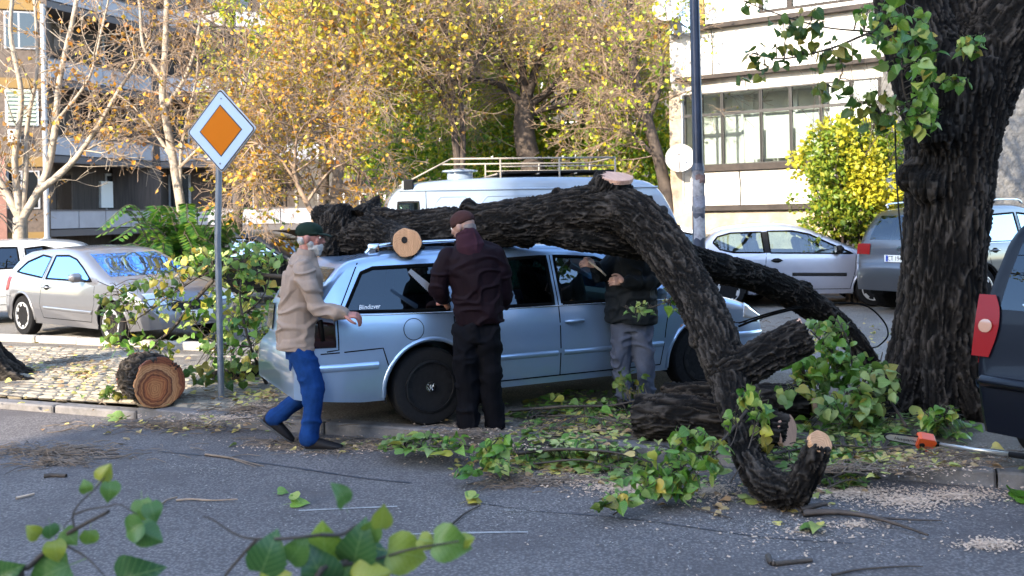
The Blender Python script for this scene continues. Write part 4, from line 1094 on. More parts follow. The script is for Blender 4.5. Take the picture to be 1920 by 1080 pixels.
    if 'mirror' in spec:
        mx, mz = spec['mirror']
        for sg in (-1, 1):
            mb = MB(); y = c.Y(mx, mz)
            q = remesh_union(*[MB().box(mx-.055, mx+.075, sg*(y+.13)-.10, sg*(y+.13)+.10, mz-.02, mz+.12, bev=.045).tube([(mx+.03, sg*(y-.02), mz-.01), (mx+.02, sg*(y+.1), mz+.02)], .025, 8).V, ][:1], MB().box(mx-.055, mx+.075, sg*(y+.13)-.10, sg*(y+.13)+.10, mz-.02, mz+.12, bev=.045).tube([(mx+.03, sg*(y-.02), mz-.01), (mx+.02, sg*(y+.1), mz+.02)], .025, 8).F, .012, 3)
            q.materials.clear(); q.materials.append(spec.get('mirmat', P)); mo = link('side_mirror', q, t)
            part('mirror_glass', [(mx-.058, sg*(y+.13)-.075, mz), (mx-.058, sg*(y+.13)+.075, mz), (mx-.058, sg*(y+.13)+.07, mz+.1), (mx-.058, sg*(y+.13)-.07, mz+.1)], [(0, 1, 2, 3)], m_chrome, mo)
    for x in (xr, xf):
        for sg in (-1, 1): wheel('wheel', wr, .2, spec.get('rim', m_rim), t, (x, sg*(spec['W']/2-.125), wr), spec.get('spokes', 5), spec.get('style', 'spoke'), sg, spec.get('emblem') if sg < 0 else None, spec.get('rr', .66))
    # interior
    if spec.get('seats', True):
        fl = zfl
        for sx in spec.get('seatx', (-.55, .35)):
            for sy in (-.36, .36):
                mb = MB(); Mx = Matrix.Translation((sx, sy, fl)) @ Matrix.Rotation(-.25, 4, 'Y')
                mb.box(-.06, .06, -.24, .24, -.1, .42, 0, Mx, .05); mb.box(-.05, .03, -.13, .13, .44, .60, 0, Mx, .04); mb.tube([Mx @ Vector((0, -.06, .38)), Mx @ Vector((0, -.06, .5))], .008, 5); mb.tube([Mx @ Vector((0, .06, .38)), Mx @ Vector((0, .06, .5))], .008, 5)
                mb.build('car_seat', spec.get('seatmat', m_seat), t, True, sharp=40)
        dx = spec.get('dash', cb-.42)
        mb = MB(); mb.box(dx-.1, dx+.32, -.68, .68, fl, fl+.17, bev=.05); mb.build('dashboard', m_seatg, t, True, sharp=40)
        V, Fc = [], []; n = 24; Mx = Matrix.Translation((dx-.2, .36, fl+.20)) @ Matrix.Rotation(1.15, 4, 'Y')
        P_ = [Mx @ Vector((.18*math.cos(2*math.pi*i/n), .18*math.sin(2*math.pi*i/n), 0)) for i in range(n+1)]
        mb = MB(); mb.tube(P_, .014, 6); mb.tube([Mx @ Vector((0, -.17, 0)), Mx @ Vector((0, .17, 0))], .014, 6); mb.build('steering_wheel', m_seat, t, True)
    return t, c
def plate(t, c, z, end, txt, y=0.0, w=.52, h=.11):
    x = c.xi(z, end)+end*.03 if not isinstance(z, tuple) else z[0]
    zz = z if not isinstance(z, tuple) else z[1]
    mb = MB(); mb.box(min(x, x+end*.012), max(x, x+end*.012), y-w/2, y+w/2, zz-h/2, zz+h/2, bev=.004); p = mb.build('number_plate', m_plate, t)
    mb = MB(); xx = x+end*.0125; mb.box(min(xx, xx+end*.001), max(xx, xx+end*.001), y+(-end)*(-1)*(w/2-.045)*(-1)-.02, y+(-end)*(-1)*(w/2-.045)*(-1)+.02, zz-h/2+.006, zz+h/2-.006)
    mb.build('blue_band', M('plate_blue', (.02, .06, .35), .5), p)
    text_part('plate_text', txt, h*.95, m_ink, p, (xx+end*.001, y, zz), (math.pi/2, 0, math.pi/2*end), .0008, sx=.78)
    return p
def wframe(vec_ahead=None): pass

GS = [(.15, .90), (.3, .965), (.52, 1.0), (.75, .995), (.90, .965), (.96, .945), (1.45, .735)]
def at_wheels(px_r, py_r, px_f, py_f, W, xr, xf, th, z=ZS):
    """place a car so that its near (right) rear tyre stands at the photo point and it heads at th"""
    g = gp(px_r, py_r, z); d = Vector((math.cos(th), math.sin(th), 0)); n = Vector((-d.y, d.x, 0))
    o = g-d*xr+n*(W/2-.1); return (o.x, o.y, z)

# ---- silver estate under the tree
p_wag = paint('silver_paint', (.30, .42, .60), .65, .28, .18)  # blue of the reflected sky is mixed into the silver
def roundel(w_, y, R1):
    mb = MB(); n = 20; s_ = .042
    V, Fc = lathe([(s_, 0), (s_, -.003), (s_*.82, -.003), (s_*.82, 0)], 24, 'y', Matrix.Translation((0, y-.012, 0))); mb.add(V, Fc[:-2])
    for pts in ([(-.6, .55), (-.25, -.1), (0, .35), (.25, -.1), (.6, .55)], [(-.75, .1), (-.35, -.75), (0, -.05), (.35, -.75), (.75, .1)]):
        for a, b in zip(pts[:-1], pts[1:]): mb.tube([(a[0]*s_, y-.014, a[1]*s_), (b[0]*s_, y-.014, b[1]*s_)], .0035, 5)
    mb.build('wheel_emblem', m_chrome, w_)
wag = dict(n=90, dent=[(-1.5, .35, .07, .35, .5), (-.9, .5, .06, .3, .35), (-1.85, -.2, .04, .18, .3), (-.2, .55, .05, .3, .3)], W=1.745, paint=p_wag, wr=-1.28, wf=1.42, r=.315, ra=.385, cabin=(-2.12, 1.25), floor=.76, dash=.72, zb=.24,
  top=[(-2.345, .46), (-2.335, .60), (-2.26, .665), (-2.225, .69), (-2.205, .95), (-2.12, 1.10), (-1.93, 1.33), (-1.80, 1.375), (-1.2, 1.415), (-.4, 1.43), (.15, 1.415), (.45, 1.37), (.80, 1.20), (1.26, .955), (1.5, .915), (1.88, .84), (2.12, .74), (2.24, .62), (2.31, .50), (2.335, .40)],
  plan=[(-2.345, .80), (-2.30, .87), (-2.2, .93), (-2.0, .975), (-1.6, 1), (1.3, 1), (1.7, .975), (2.0, .93), (2.2, .85), (2.3, .74), (2.335, .64)], G=GS, rc=.075,
  side_windows=[dict(poly=[(-1.97, .955), (-1.10, .925), (-1.10, 1.29), (-1.70, 1.285), (-1.80, 1.25)], glass=m_gtint, seal=m_gap),
                dict(poly=[(-1.03, .925), (-.13, .915), (-.13, 1.32), (-1.03, 1.295)], glass=m_gtint), dict(poly=[(-.05, .915), (1.02, .905), (.78, 1.06), (.46, 1.25), (.36, 1.29), (-.05, 1.32)])],
  end_windows=dict(front=(.99, 1.33, .14), rear=(.99, 1.29, .15)), gl_rear=m_gclear, gl_front=m_gclear,
  gaps=[[(-1.065, .93), (-1.065, .70), (-.93, .50), (-.86, .30)], [(-.09, 1.33), (-.09, .90), (-.09, .30)], [(1.06, .90), (1.0, .62), (.95, .30)], [(-.86, .30), (.95, .30)], [(-2.03, .93), (-2.03, .67), (-2.12, .66)], [(-2.03, .93), (-1.82, 1.33)], [(-2.28, .64), (-1.68, .66), (-1.64, .52)], [(1.82, .62), (2.28, .60)]],
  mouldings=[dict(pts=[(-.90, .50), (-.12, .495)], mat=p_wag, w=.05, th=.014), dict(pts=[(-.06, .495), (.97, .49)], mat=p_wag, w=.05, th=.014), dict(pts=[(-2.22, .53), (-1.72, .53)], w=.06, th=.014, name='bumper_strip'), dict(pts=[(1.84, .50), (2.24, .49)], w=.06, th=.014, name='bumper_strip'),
             dict(pts=[(-1.99, .93), (-1.1, .905), (1.06, .885)], w=.014, th=.006, mat=m_chrome, name='window_trim')],
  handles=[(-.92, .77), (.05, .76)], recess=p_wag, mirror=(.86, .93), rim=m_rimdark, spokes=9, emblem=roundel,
  side_lamps=[dict(name='tail_light', mat=m_smoke, poly=[(-2.235, .60+.09), (-2.05, .69), (-2.05, .915), (-2.215, .93)]), dict(name='headlight', mat=m_clear, poly=[(1.93, .66), (2.19, .62), (2.2, .66), (1.95, .80)]), dict(name='side_indicator', mat=m_amber, poly=[(1.16, .62), (1.22, .62), (1.22, .65), (1.16, .65)])],
  end_lamps=[dict(name='tail_light', mat=m_smoke, z=(.70, .93), y=(.58, .80), end=-1), dict(name='headlight', mat=m_clear, z=(.60, .76), y=(.42, .72), end=1)])
TH_W = R(26)
wl = at_wheels(803, 795, 0, 0, wag['W'], wag['wr'], wag['wf'], TH_W)
wagon, wc = build_car(wag, 'silver estate car crushed under the fallen tree trunk', 'car', wl, TH_W)
wagon.rotation_euler = (0, 0, TH_W)
# fuel flap, roof rails, sticker, badge
mb = MB(); wc.line(mb, [(-1.42+.085*math.cos(2*math.pi*i/28), .79+.085*math.sin(2*math.pi*i/28)) for i in range(29)], .006, .001, -1); mb.build('fuel_flap', m_gap, wagon)
for sg in (-1, 1):
    mb = MB(); pts = [(-1.72, 1.40), (-1.62, 1.455), (-1.2, 1.475), (-.3, 1.49), (.15, 1.472), (.30, 1.42)]
    P_, _ = catmull([(x, sg*.585, z) for x, z in pts], [1]*6, 5); mb.tube(P_, .015, 8)
    for x, z in ((-1.65, 1.39), (-.75, 1.41), (.22, 1.39)): mb.box(x-.05, x+.05, sg*.585-.014, sg*.585+.014, z-.01, z+.085, bev=.01)
    mb.build('roof_rail', m_chrome, wagon, True, sharp=50)
ys_ = wc.Y(-1.80, 1.0)
text_part('sticker', 'Blindizver', .055, M('sticker_white', (.8, .82, .85), .5), wagon, (-1.77, -(wc.Y(-1.77, .985)+.004), .985), (math.pi/2-.42, 0, 0), .0004, sx=.8, shear=.3)
plate(wagon, wc, .80, -1, 'CT 4811', 0)
mb = MB(); mb.tube([(wc.xi(1.0, -1)-.02, 0, 1.0), (wc.xi(1.02, -1)-.035, -.18, 1.04), (wc.xi(1.03, -1)-.03, -.42, 1.06)], [.014, .009, .006], 6); mb.build('rear_wiper', m_black, wagon)
for yy in (-.25, .25):
    pass
mb = MB(); mb.box(-2.2, -1.9, .30, .38, .17, .24, bev=.02); mb.build('exhaust', m_rim, wagon)

# ---- silver three door at the left, nose towards us
p_ast = paint('grey_silver_paint', (.17, .17, .185), .5, .35, .35)
GH = [(.15, .90), (.3, .96), (.5, 1.0), (.75, .99), (.88, .965), (.95, .94), (1.42, .72)]
hat = dict(W=1.75, paint=p_ast, wr=-1.22, wf=1.39, r=.32, ra=.375, cabin=(-1.9, 1.25), floor=.76, dash=.62,
  top=[(-2.02, .42), (-2.0, .62), (-1.94, .78), (-1.88, .93), (-1.72, 1.13), (-1.45, 1.31), (-1.2, 1.36), (-.5, 1.405), (.0, 1.39), (.35, 1.31), (.8, 1.11), (1.22, .95), (1.6, .88), (1.95, .78), (2.15, .64), (2.23, .48), (2.25, .38)],
  plan=[(-2.02, .80), (-1.95, .87), (-1.7, .95), (-1.3, .995), (1.2, 1), (1.7, .965), (2.0, .90), (2.15, .82), (2.25, .68)], G=GH, rc=.08,
  side_windows=[dict(poly=[(-1.52, 1.02), (-.62, .945), (-.56, 1.26), (-.85, 1.29), (-1.25, 1.18)], glass=m_gsky), dict(poly=[(-.50, .935), (.86, .92), (.52, 1.10), (.22, 1.235), (-.05, 1.29), (-.44, 1.285)], glass=m_gsky)],
  end_windows=dict(front=(.99, 1.31, .13), rear=(1.0, 1.28, .2)), gl_front=glass_mat('blue_windscreen', (.2, .25, .3), 10, coat=(.25, .5, 1)), gl_rear=m_gtint,  # strong blue gloss puts a sky reflection into the windscreen colour
  gaps=[[(-.53, 1.29), (-.56, .92), (-.62, .55), (-.55, .32), (.86, .32), (.98, .6), (.96, .90)], [(-1.95, .62), (-1.62, .62)], [(1.75, .6), (2.2, .58)], [(1.02, .93), (1.9, .77)]],
  mouldings=[dict(pts=[(-.5, .48), (.9, .46)], w=.05, th=.01)], handles=[(-.42, .80)], mirror=(.62, .93), spokes=9, style='spoke',
  side_lamps=[dict(name='tail_light', mat=m_red, poly=[(-1.95, .70), (-1.75, .72), (-1.66, .93), (-1.84, .93)]), dict(name='headlight', mat=m_clear, poly=[(1.62, .72), (2.08, .58), (2.1, .64), (1.78, .80)])],
  end_lamps=[dict(name='headlight', mat=m_clear, z=(.60, .76), y=(.42, .72), end=1)])
th = R(-37)
ast, ac = build_car(hat, 'dusty silver three door hatchback parked at far left in the sun', 'car', at_wheels(41, 628, 0, 0, 1.75, -1.22, 1.39, th), th)
ast.scale = (.94, .94, .94)
mb = MB(); V, Fc = ac.end_patch(.50, .62, (-.38, .38), 1, .010, 3, 8); part('grille', V, Fc, m_black, ast)
plate(ast, ac, (2.262, .44), 1, 'CT 2907', 0)

# ---- silver three door at the right
p_206 = paint('pale_silver_paint', (.34, .36, .44), .5, .3, .2)
pug = dict(W=1.65, paint=p_206, wr=-1.13, wf=1.31, r=.29, ra=.345, cabin=(-1.7, 1.1), floor=.76, dash=.5,
  top=[(-1.80, .45), (-1.79, .62), (-1.72, .72), (-1.66, .93), (-1.52, 1.12), (-1.30, 1.32), (-1.05, 1.38), (-.5, 1.425), (-.1, 1.42), (.25, 1.35), (.70, 1.14), (1.16, .93), (1.5, .86), (1.8, .74), (1.95, .60), (2.02, .46), (2.035, .38)],
  plan=[(-1.80, .80), (-1.72, .88), (-1.5, .95), (-1.2, .99), (1.1, 1), (1.5, .965), (1.8, .90), (1.95, .80), (2.035, .66)], G=GH, rc=.085,
  side_windows=[dict(poly=[(-1.36, 1.12), (-1.25, 1.0), (-1.02, .945), (-.50, .935), (-.53, 1.29), (-1.05, 1.28), (-1.28, 1.22)]), dict(poly=[(-.40, .93), (.98, .90), (.60, 1.08), (.28, 1.24), (-.0, 1.30), (-.42, 1.30)])],
  end_windows=dict(front=(.98, 1.33, .13), rear=(.98, 1.26, .18)),
  gaps=[[(-.46, 1.29), (-.47, .92), (-.5, .6), (-.38, .30), (.92, .30), (1.0, .6), (1.03, .88)], [(-1.75, .60), (-1.5, .60)], [(1.6, .58), (2.0, .55)]],
  mouldings=[dict(pts=[(-.05, .56), (.86, .545)], w=.06, th=.012, mat=m_black)], handles=[(-.30, .80)], hmat=m_black, mirror=(.72, .93), mirmat=m_black, spokes=6, style='fat',
  side_lamps=[dict(name='tail_light', mat=m_red, poly=[(-1.72, .74), (-1.5, .74), (-1.52, .93), (-1.64, .95)]), dict(name='headlight', mat=m_clear, poly=[(1.5, .68), (1.92, .56), (1.94, .62), (1.68, .76)]), dict(name='side_indicator', mat=m_amber, poly=[(1.14, .60), (1.19, .60), (1.19, .63), (1.14, .63)])],
  end_lamps=[dict(name='headlight', mat=m_clear, z=(.55, .68), y=(.36, .66), end=1)])
th = R(-5)
p206, pc = build_car(pug, 'pale silver three door hatchback parked behind the long black limb', 'car', at_wheels(1365, 576, 0, 0, 1.65, -1.13, 1.31, th), th)
mb = MB(); V, Fc = pc.side_patch([(-.50, .935), (-.40, .93), (-.42, 1.30), (-.53, 1.29)], .004, -1); part('door_pillar', V, Fc, m_black, p206)

# ---- grey SUV behind the big trunk
p_suv = paint('grey_metal_paint', (.085, .09, .105), .6, .3, .25)
GV = [(.15, .90), (.35, .965), (.6, 1.0), (.9, .995), (1.05, .965), (1.12, .94), (1.72, .76)]
suv = dict(W=1.81, paint=p_suv, wr=-1.27, wf=1.33, r=.36, ra=.43, cabin=(-2.0, 1.3), floor=.9, dash=.7, zb=.32, lip=m_black,
  rows=[.30, .4, .5, .6, .7, .8, .9, 1.0, 1.06, 1.12, 1.2, 1.3, 1.4, 1.5, 1.6],
  top=[(-2.17, .50), (-2.16, .72), (-2.08, .80), (-2.04, 1.10), (-1.95, 1.28), (-1.72, 1.58), (-1.55, 1.64), (-1.0, 1.69), (-.2, 1.70), (.2, 1.66), (.5, 1.56), (.9, 1.30), (1.25, 1.10), (1.7, 1.03), (2.0, .92), (2.18, .72), (2.24, .5)],
  plan=[(-2.17, .82), (-2.1, .88), (-1.9, .94), (-1.5, .99), (1.3, 1), (1.8, .96), (2.1, .88), (2.24, .74)], G=GV, rc=.09,
  side_windows=[dict(poly=[(-1.80, 1.14), (-1.15, 1.11), (-1.15, 1.50), (-1.55, 1.48)], glass=m_gtint), dict(poly=[(-1.08, 1.11), (-.16, 1.10), (-.16, 1.55), (-1.08, 1.52)], glass=m_gtint), dict(poly=[(-.08, 1.10), (1.0, 1.09), (.45, 1.50), (-.08, 1.55)], glass=m_gtint)],
  end_windows=dict(front=(1.15, 1.56, .14), rear=(1.16, 1.54, .16)), gl_rear=m_gclear,
  gaps=[[(-1.11, 1.5), (-1.11, .85), (-.95, .45), (.95, .45), (1.05, 1.05)], [(-.12, 1.5), (-.12, .45)], [(-2.1, .78), (-1.7, .80)]],
  mouldings=[dict(pts=[(-1.0, .55), (.95, .55)], w=.08, th=.014, mat=m_black), dict(pts=[(-1.8, 1.115), (1.02, 1.07)], w=.02, th=.006, mat=m_chrome, name='window_trim')], handles=[(-.95, .98), (.05, .97)], mirror=(.85, 1.12), spokes=5,
  side_lamps=[dict(name='tail_light', mat=m_red, poly=[(-2.04, .92), (-1.82, .94), (-1.78, 1.08), (-1.98, 1.10)]), dict(name='headlight', mat=m_clear, poly=[(1.75, .8), (2.1, .72), (2.1, .8), (1.85, .92)])],
  end_lamps=[dict(name='tail_light', mat=m_red, z=(.92, 1.09), y=(.56, .80), end=-1)])
th = R(33)
suvo, sc_ = build_car(suv, 'grey metallic SUV parked behind the big standing trunk', 'car', at_wheels(1838, 590, 0, 0, 1.81, -1.27, 1.33, th), th)
plate(suvo, sc_, .87, -1, 'CT 1945 TP', 0)
for sg in (-1, 1):
    mb = MB(); P_, _ = catmull([(-1.5, sg*.62, 1.66), (-1.4, sg*.62, 1.735), (0, sg*.62, 1.77), (.3, sg*.62, 1.70)], [1]*4, 5); mb.tube(P_, .018, 6); mb.build('roof_rail', m_chrome, suvo, True)
V, Fc = lathe([(.06, 0), (.06, .012), (.048, .012), (.048, 0)], 20, 'z'); xx = sc_.xi(1.0, -1)
part('rear_badge', [(xx-.02-v[2], v[0], 1.0+v[1]) for v in V], Fc[:-2], m_chrome, suvo)
mb = MB(); mb.tube([(sc_.xi(1.16, -1)-.02, 0, 1.16), (sc_.xi(1.2, -1)-.03, -.4, 1.2)], [.012, .006], 6); mb.build('rear_wiper', m_black, suvo)

# ---- dark MPV at the right edge
p_nav = M('dark_navy_paint', (.003, .004, .008), .35, 0, .2, .12)
mpv = dict(W=1.72, paint=p_nav, wr=-1.3, wf=1.28, r=.31, ra=.365, cabin=(-1.9, 1.3), floor=.86, dash=.7, zb=.24,
  top=[(-2.09, .36), (-2.09, .60), (-2.05, .66), (-2.00, .90), (-1.97, 1.02), (-1.86, 1.35), (-1.78, 1.55), (-1.6, 1.62), (-1.0, 1.66), (-.2, 1.66), (.3, 1.60), (.7, 1.38), (1.25, 1.02), (1.6, .92), (1.9, .78), (2.05, .6), (2.08, .4)],
  plan=[(-2.09, .84), (-2.05, .89), (-1.9, .95), (-1.5, .99), (1.3, 1), (1.7, .96), (1.95, .88), (2.08, .74)], G=[(.15, .90), (.35, .965), (.6, 1.0), (.9, .995), (1.0, .975), (1.62, .79)], rc=.08,
  rows=[.22, .3, .4, .5, .6, .7, .8, .9, .97, 1.05, 1.15, 1.25, 1.35, 1.45, 1.55],
  side_windows=[dict(poly=[(-1.84, 1.02), (-1.2, 1.0), (-1.2, 1.48), (-1.62, 1.46)], glass=m_gtint), dict(poly=[(-1.1, 1.0), (-.1, .98), (-.1, 1.5), (-1.1, 1.48)], glass=m_gtint), dict(poly=[(0, .98), (1.05, .96), (.5, 1.40), (0, 1.5)])],
  end_windows=dict(front=(1.05, 1.56, .14), rear=(1.04, 1.52, .11)), gl_rear=m_gtint,
  gaps=[[(-2.05, .64), (-1.7, .62), (-1.66, .5)]], mouldings=[dict(pts=[(-2.05, .58), (-1.72, .57)], w=.07, th=.016, name='bumper_strip', mat=M('bumper_strip_blue', (.10, .17, .24), .4))],
  handles=[], mirror=(.85, 1.02), spokes=5,
  side_lamps=[dict(name='tail_light', mat=m_red, poly=[(-2.02, .70), (-1.96, .70), (-1.93, .92), (-1.98, 1.0)])],
  end_lamps=[dict(name='tail_light', mat=m_red, z=(.74, 1.12), y=(lambda z: .685+.035*math.cos((z-.95)*9)*-1+.02*(z > 1.05)*(z-1.05)*20*.5, .81), end=-1), dict(name='tail_light_lens', mat=m_amber, z=(.885, .965), y=(lambda z: .735-.045*math.sqrt(max(0, 1-((z-.925)/.042)**2)), lambda z: .735+.045*math.sqrt(max(0, 1-((z-.925)/.042)**2))), end=-1, off=.020)])
th = R(31); d = Vector((math.cos(th), math.sin(th), 0)); n = Vector((-d.y, d.x, 0))
cr = pt(1822, 700, 6.05); o = Vector((cr.x, cr.y, 0))+d*2.06-n*.80
mpvo, mc_ = build_car(mpv, 'dark navy people carrier with vertical tail lights cut off by the right edge', 'car', (o.x, o.y, ZS), th)
plate(mpvo, mc_, .80, -1, 'CT 5530', 0)
mb = MB(); mb.box(-2.075, -2.02, -.30, .30, .73, .90, bev=.012); mb.build('plate_recess', m_black, mpvo)
mb = MB(); mb.box(-2.13, -2.05, -.74, .74, .57, .64, bev=.03); mb.build('rear_bumper_shelf', p_nav, mpvo, True, sharp=50)
mb = MB(); mb.tube([(mc_.xi(1.06, -1)-.03, .1, 1.06), (mc_.xi(1.09, -1)-.04, .5, 1.08)], [.016, .008], 6); mb.build('rear_wiper', m_chrome, mpvo)

# ---- white hatchback and dark car behind, and a car half hidden by the lamp post
p_wht = paint('white_paint', (.42, .43, .44), .0, .35, .25)
h2 = dict(hat); h2.update(paint=p_wht, side_windows=[dict(poly=w_['poly'], glass=m_gtint) for w_ in hat['side_windows']], gl_front=m_gclear)
th = R(198); g = gp(95, 560, ZS)
wh, _wc = build_car(h2, 'white hatchback parked behind the dusty silver one', 'car', (-9.2, 17.0, ZS), R(180+22))
p_blk = M('black_paint', (.008, .009, .012), .3, 0, .4, .6)
h3 = dict(pug); h3.update(paint=p_blk, side_windows=[dict(poly=w_['poly'], glass=m_gtint) for w_ in pug['side_windows']])
bk = pt(500, 470, 20.0)
bko, _ = build_car(h3, 'black hatchback behind the leafy branches between sign and walking man', 'car', (bk.x, bk.y, ZS), R(-22))
p_lt = paint('light_paint', (.66, .67, .68), .2, .35, .2)
h4 = dict(pug); h4.update(paint=p_lt)
g4 = pt(1262, 470, 18.4)
build_car(h4, 'pale car mostly hidden between the van nose and the lamp post', 'car', (g4.x, g4.y, ZS), R(2))

# ---- white and green van
p_vw = paint('van_white_paint', (.20, .25, .32), .0, .4, .2); p_vg = paint('van_green_paint', (.012, .085, .065), .0, .35, .1)  # bluish sky shade is mixed into the van's white
van = dict(W=1.94, paint=p_vw, two=(1.33, p_vg), wr=-1.1, wf=1.2, r=.36, ra=.43, cabin=(-2.1, 2.0), floor=1.32, zb=.4, seats=False, crown=.03,
  rows=[.45, .6, .8, 1.0, 1.2, 1.33, 1.42, 1.5, 1.6, 1.7, 1.8, 1.88, 1.94, 2.0],
  top=[(-2.20, .6), (-2.19, 1.3), (-2.16, 1.7), (-2.08, 1.88), (-1.9, 2.0), (-1.4, 2.07), (0, 2.10), (1.4, 2.06), (1.72, 1.96), (1.92, 1.62), (2.08, 1.25), (2.18, .95), (2.2, .5)],
  plan=[(-2.20, .80), (-2.1, .88), (-1.8, .96), (-1.5, 1), (1.5, 1), (1.9, .95), (2.1, .88), (2.2, .8)], G=[(.4, .95), (.8, 1.0), (1.4, .985), (1.85, .93), (2.1, .88)], rc=.09,
  side_windows=[dict(poly=[(-2.02, 1.50), (-1.72, 1.50), (-1.72, 1.78), (-2.00, 1.78)], seal=m_black), dict(poly=[(1.08, 1.42), (1.72, 1.40), (1.60, 1.80), (1.08, 1.80)], seal=m_black, glass=m_gtint)],
  end_windows=dict(front=(1.35, 1.85, .16), rear=(1.48, 1.76, .3)),
  gaps=[[(-1.62, 1.95), (-1.62, .5)], [(.98, 1.9), (.98, .5)], [(.2, 1.9), (.2, .5)], [(-2.1, 1.36), (2.05, 1.36)]],
  mouldings=[dict(pts=[(-2.0, 1.93), (1.7, 1.93)], w=.03, th=.02, mat=p_vw, name='rain_gutter')]+
            [dict(pts=[(x0+.07, 1.46), (x0, 1.56), (x0, 1.76), (x0+.08, 1.84), (x1-.08, 1.84), (x1, 1.76), (x1, 1.56)], w=.018, th=.006, mat=p_vw, name='pressed_panel') for x0, x1 in ((-1.5, -1.0), (-.85, .1), (.3, .9))],
  handles=[(1.02, 1.2)], spokes=6, rr=.5, mirror=(1.7, 1.55), mirmat=m_black)
th = R(10); cb_ = pt(995, 470, 14.6)
vano, vc = build_car(van, 'white and green forward control van with roof rack behind the fallen trunk', 'van', (cb_.x, cb_.y, ZS), th)
vano.scale = (1.02, 1.02, 1.06)
text_part('lettering', 'ОБЩИНА СТАРА ЗАГОРА', .125, m_plate, vano, (.46, -(vc.Y(.3, 1.22)+.004), 1.22), (math.pi/2, 0, 0), .001, sx=.92)
rk = MB(); zr = 2.08
for sg in (-1, 1):
    y = sg*.72
    rk.tube([(-1.25, y, zr+.27), (1.12, y, zr+.27)], .014, 6); rk.tube([(-.55, y, zr+.16), (1.12, y, zr+.16)], .010, 6)
    for x in (-.55, .3, 1.12): rk.tube([(x, y, zr-.10), (x, y, zr+.27)], .014, 6)
    rk.tube([(-1.25, y, zr+.27), (-1.9, y*.8, zr-.05)], .012, 6)
for x in (-1.25, -.6, 0, .55, 1.12): rk.tube([(x, -.72, zr+.27 if x in (-1.25, 1.12) else zr+.06), (x, .72, zr+.27 if x in (-1.25, 1.12) else zr+.06)], .011, 6)
rk.build('roof_rack', M('rack_paint', (.26, .23, .19), .6, dirt=.4, dcol=(.2, .1, .05), ds=8), vano, True)
mb = MB(); mb.box(-.5, 1.15, -.62, .62, zr+.07, zr+.105, bev=.01); mb.build('roof_board', m_black, vano)
V, Fc = lathe([(.19, 0), (.19, .09), (.26, .10), (.26, .12), (.05, .15)], 24, 'z', Matrix.Translation((-1.05, -.1, 2.10))); part('roof_vent', V, Fc, p_vw, vano).data.set_sharp_from_angle(angle=R(30))
mb = MB(); mb.box(-1.92, -1.78, -.86, -.70, 1.93, 2.08, bev=.02); lo_ = mb.build('roof_lamp', m_black, vano); mb = MB(); mb.box(-1.935, -1.921, -.845, -.715, 1.95, 2.06, bev=.006); mb.build('lamp_lens', m_plate, lo_)
# ================================================================ THE FALLEN TREE, THE STANDING TREE, LOGS
b_dark = bark_mat("furrowed_bark", (.003, .0026, .0024), (.015, .0125, .0105), (.060, .050, .042))
b_black = bark_mat("dark_bark", (.0015, .0015, .0015), (.007, .0063, .0056), (.045, .038, .033))
w_pale = wood_mat('sawn_wood', (.52, .29, .15), (.40, .20, .10), (.1, .05, .03), 26)
w_pink = wood_mat('sawn_wood_pink', (.54, .31, .21), (.45, .24, .16), (.1, .05, .03), 30)
w_heart = wood_mat('sawn_wood_heart', (.42, .21, .09), (.27, .11, .04), (.1, .05, .03), 16,
   [(0, (.55, .38, .28)), (.12, (1, .85, .7)), (.30, (.95, .75, .6)), (.44, (.8, .5, .35)), (.50, (.28, .12, .07)), (.56, (.9, .7, .55)), (.64, (.22, .09, .05)), (.69, (1, 1, 1)), (.88, (1, .9, .8)), (.97, (.42, .22, .14))])
fb = gp(1480, 965, 0)
ft = thing('fallen_tree', 'huge dark fallen tree arching over the silver estate car down to the road', 'tree', (fb.x, fb.y, 0))
main = ([pt(618, 446, 8.75), pt(700, 449, 8.6), pt(800, 440, 8.45), pt(900, 426, 8.3), pt(1010, 411, 8.1), pt(1100, 395, 7.95), pt(1180, 402, 7.75), pt(1240, 455, 7.55), pt(1290, 530, 7.3), pt(1332, 610, 7.0), pt(1362, 690, 6.75), pt(1382, 770, 6.45), pt(1403, 850, 6.1), pt(1437, 905, 5.82), pt(1478, 925, 5.66)],
        [.165, .18, .185, .20, .20, .205, .195, .18, .165, .155, .145, .115, .098, .108, .105])
ubend = ([pt(1455, 915, 5.74), pt(1490, 922, 5.64), pt(1512, 890, 5.60), pt(1537, 832, 5.56)], [.08, .095, .085, .068])
second = ([pt(980, 425, 8.2), pt(1060, 438, 7.98), pt(1150, 450, 7.88), pt(1250, 470, 7.95), pt(1330, 498, 8.2), pt(1420, 522, 8.5), pt(1500, 560, 8.75), pt(1570, 610, 8.9), pt(1615, 660, 8.85), pt(1640, 700, 8.8)], [.10, .125, .132, .132, .13, .13, .13, .12, .105, .09])
stub_top = ([pt(1110, 400, 7.95), pt(1138, 366, 7.9), pt(1153, 336, 7.85)], [.20, .175, .165])
stub_cut = ([pt(690, 436, 8.6), pt(738, 448, 8.3), pt(760, 455, 8.0), pt(763, 455, 7.8)], [.19, .14, .122, .118])
stub_right = ([pt(1365, 700, 6.7), pt(1410, 680, 6.72), pt(1460, 652, 6.76), pt(1507, 630, 6.8)], [.14, .135, .135, .132])
hollow = ([pt(640, 420, 8.75), pt(622, 462, 8.6), pt(612, 478, 8.5)], [.2, .11, .07])
rootl = ([pt(650, 430, 8.75), pt(612, 408, 8.9), pt(596, 400, 9.0)], [.18, .13, .07])
jag = ([pt(680, 415, 8.7), pt(700, 388, 8.8), pt(712, 366, 8.85)], [.15, .075, .012])
crotch = ([pt(700, 415, 8.65), pt(770, 418, 8.55), pt(860, 408, 8.4)], [.13, .12, .10])
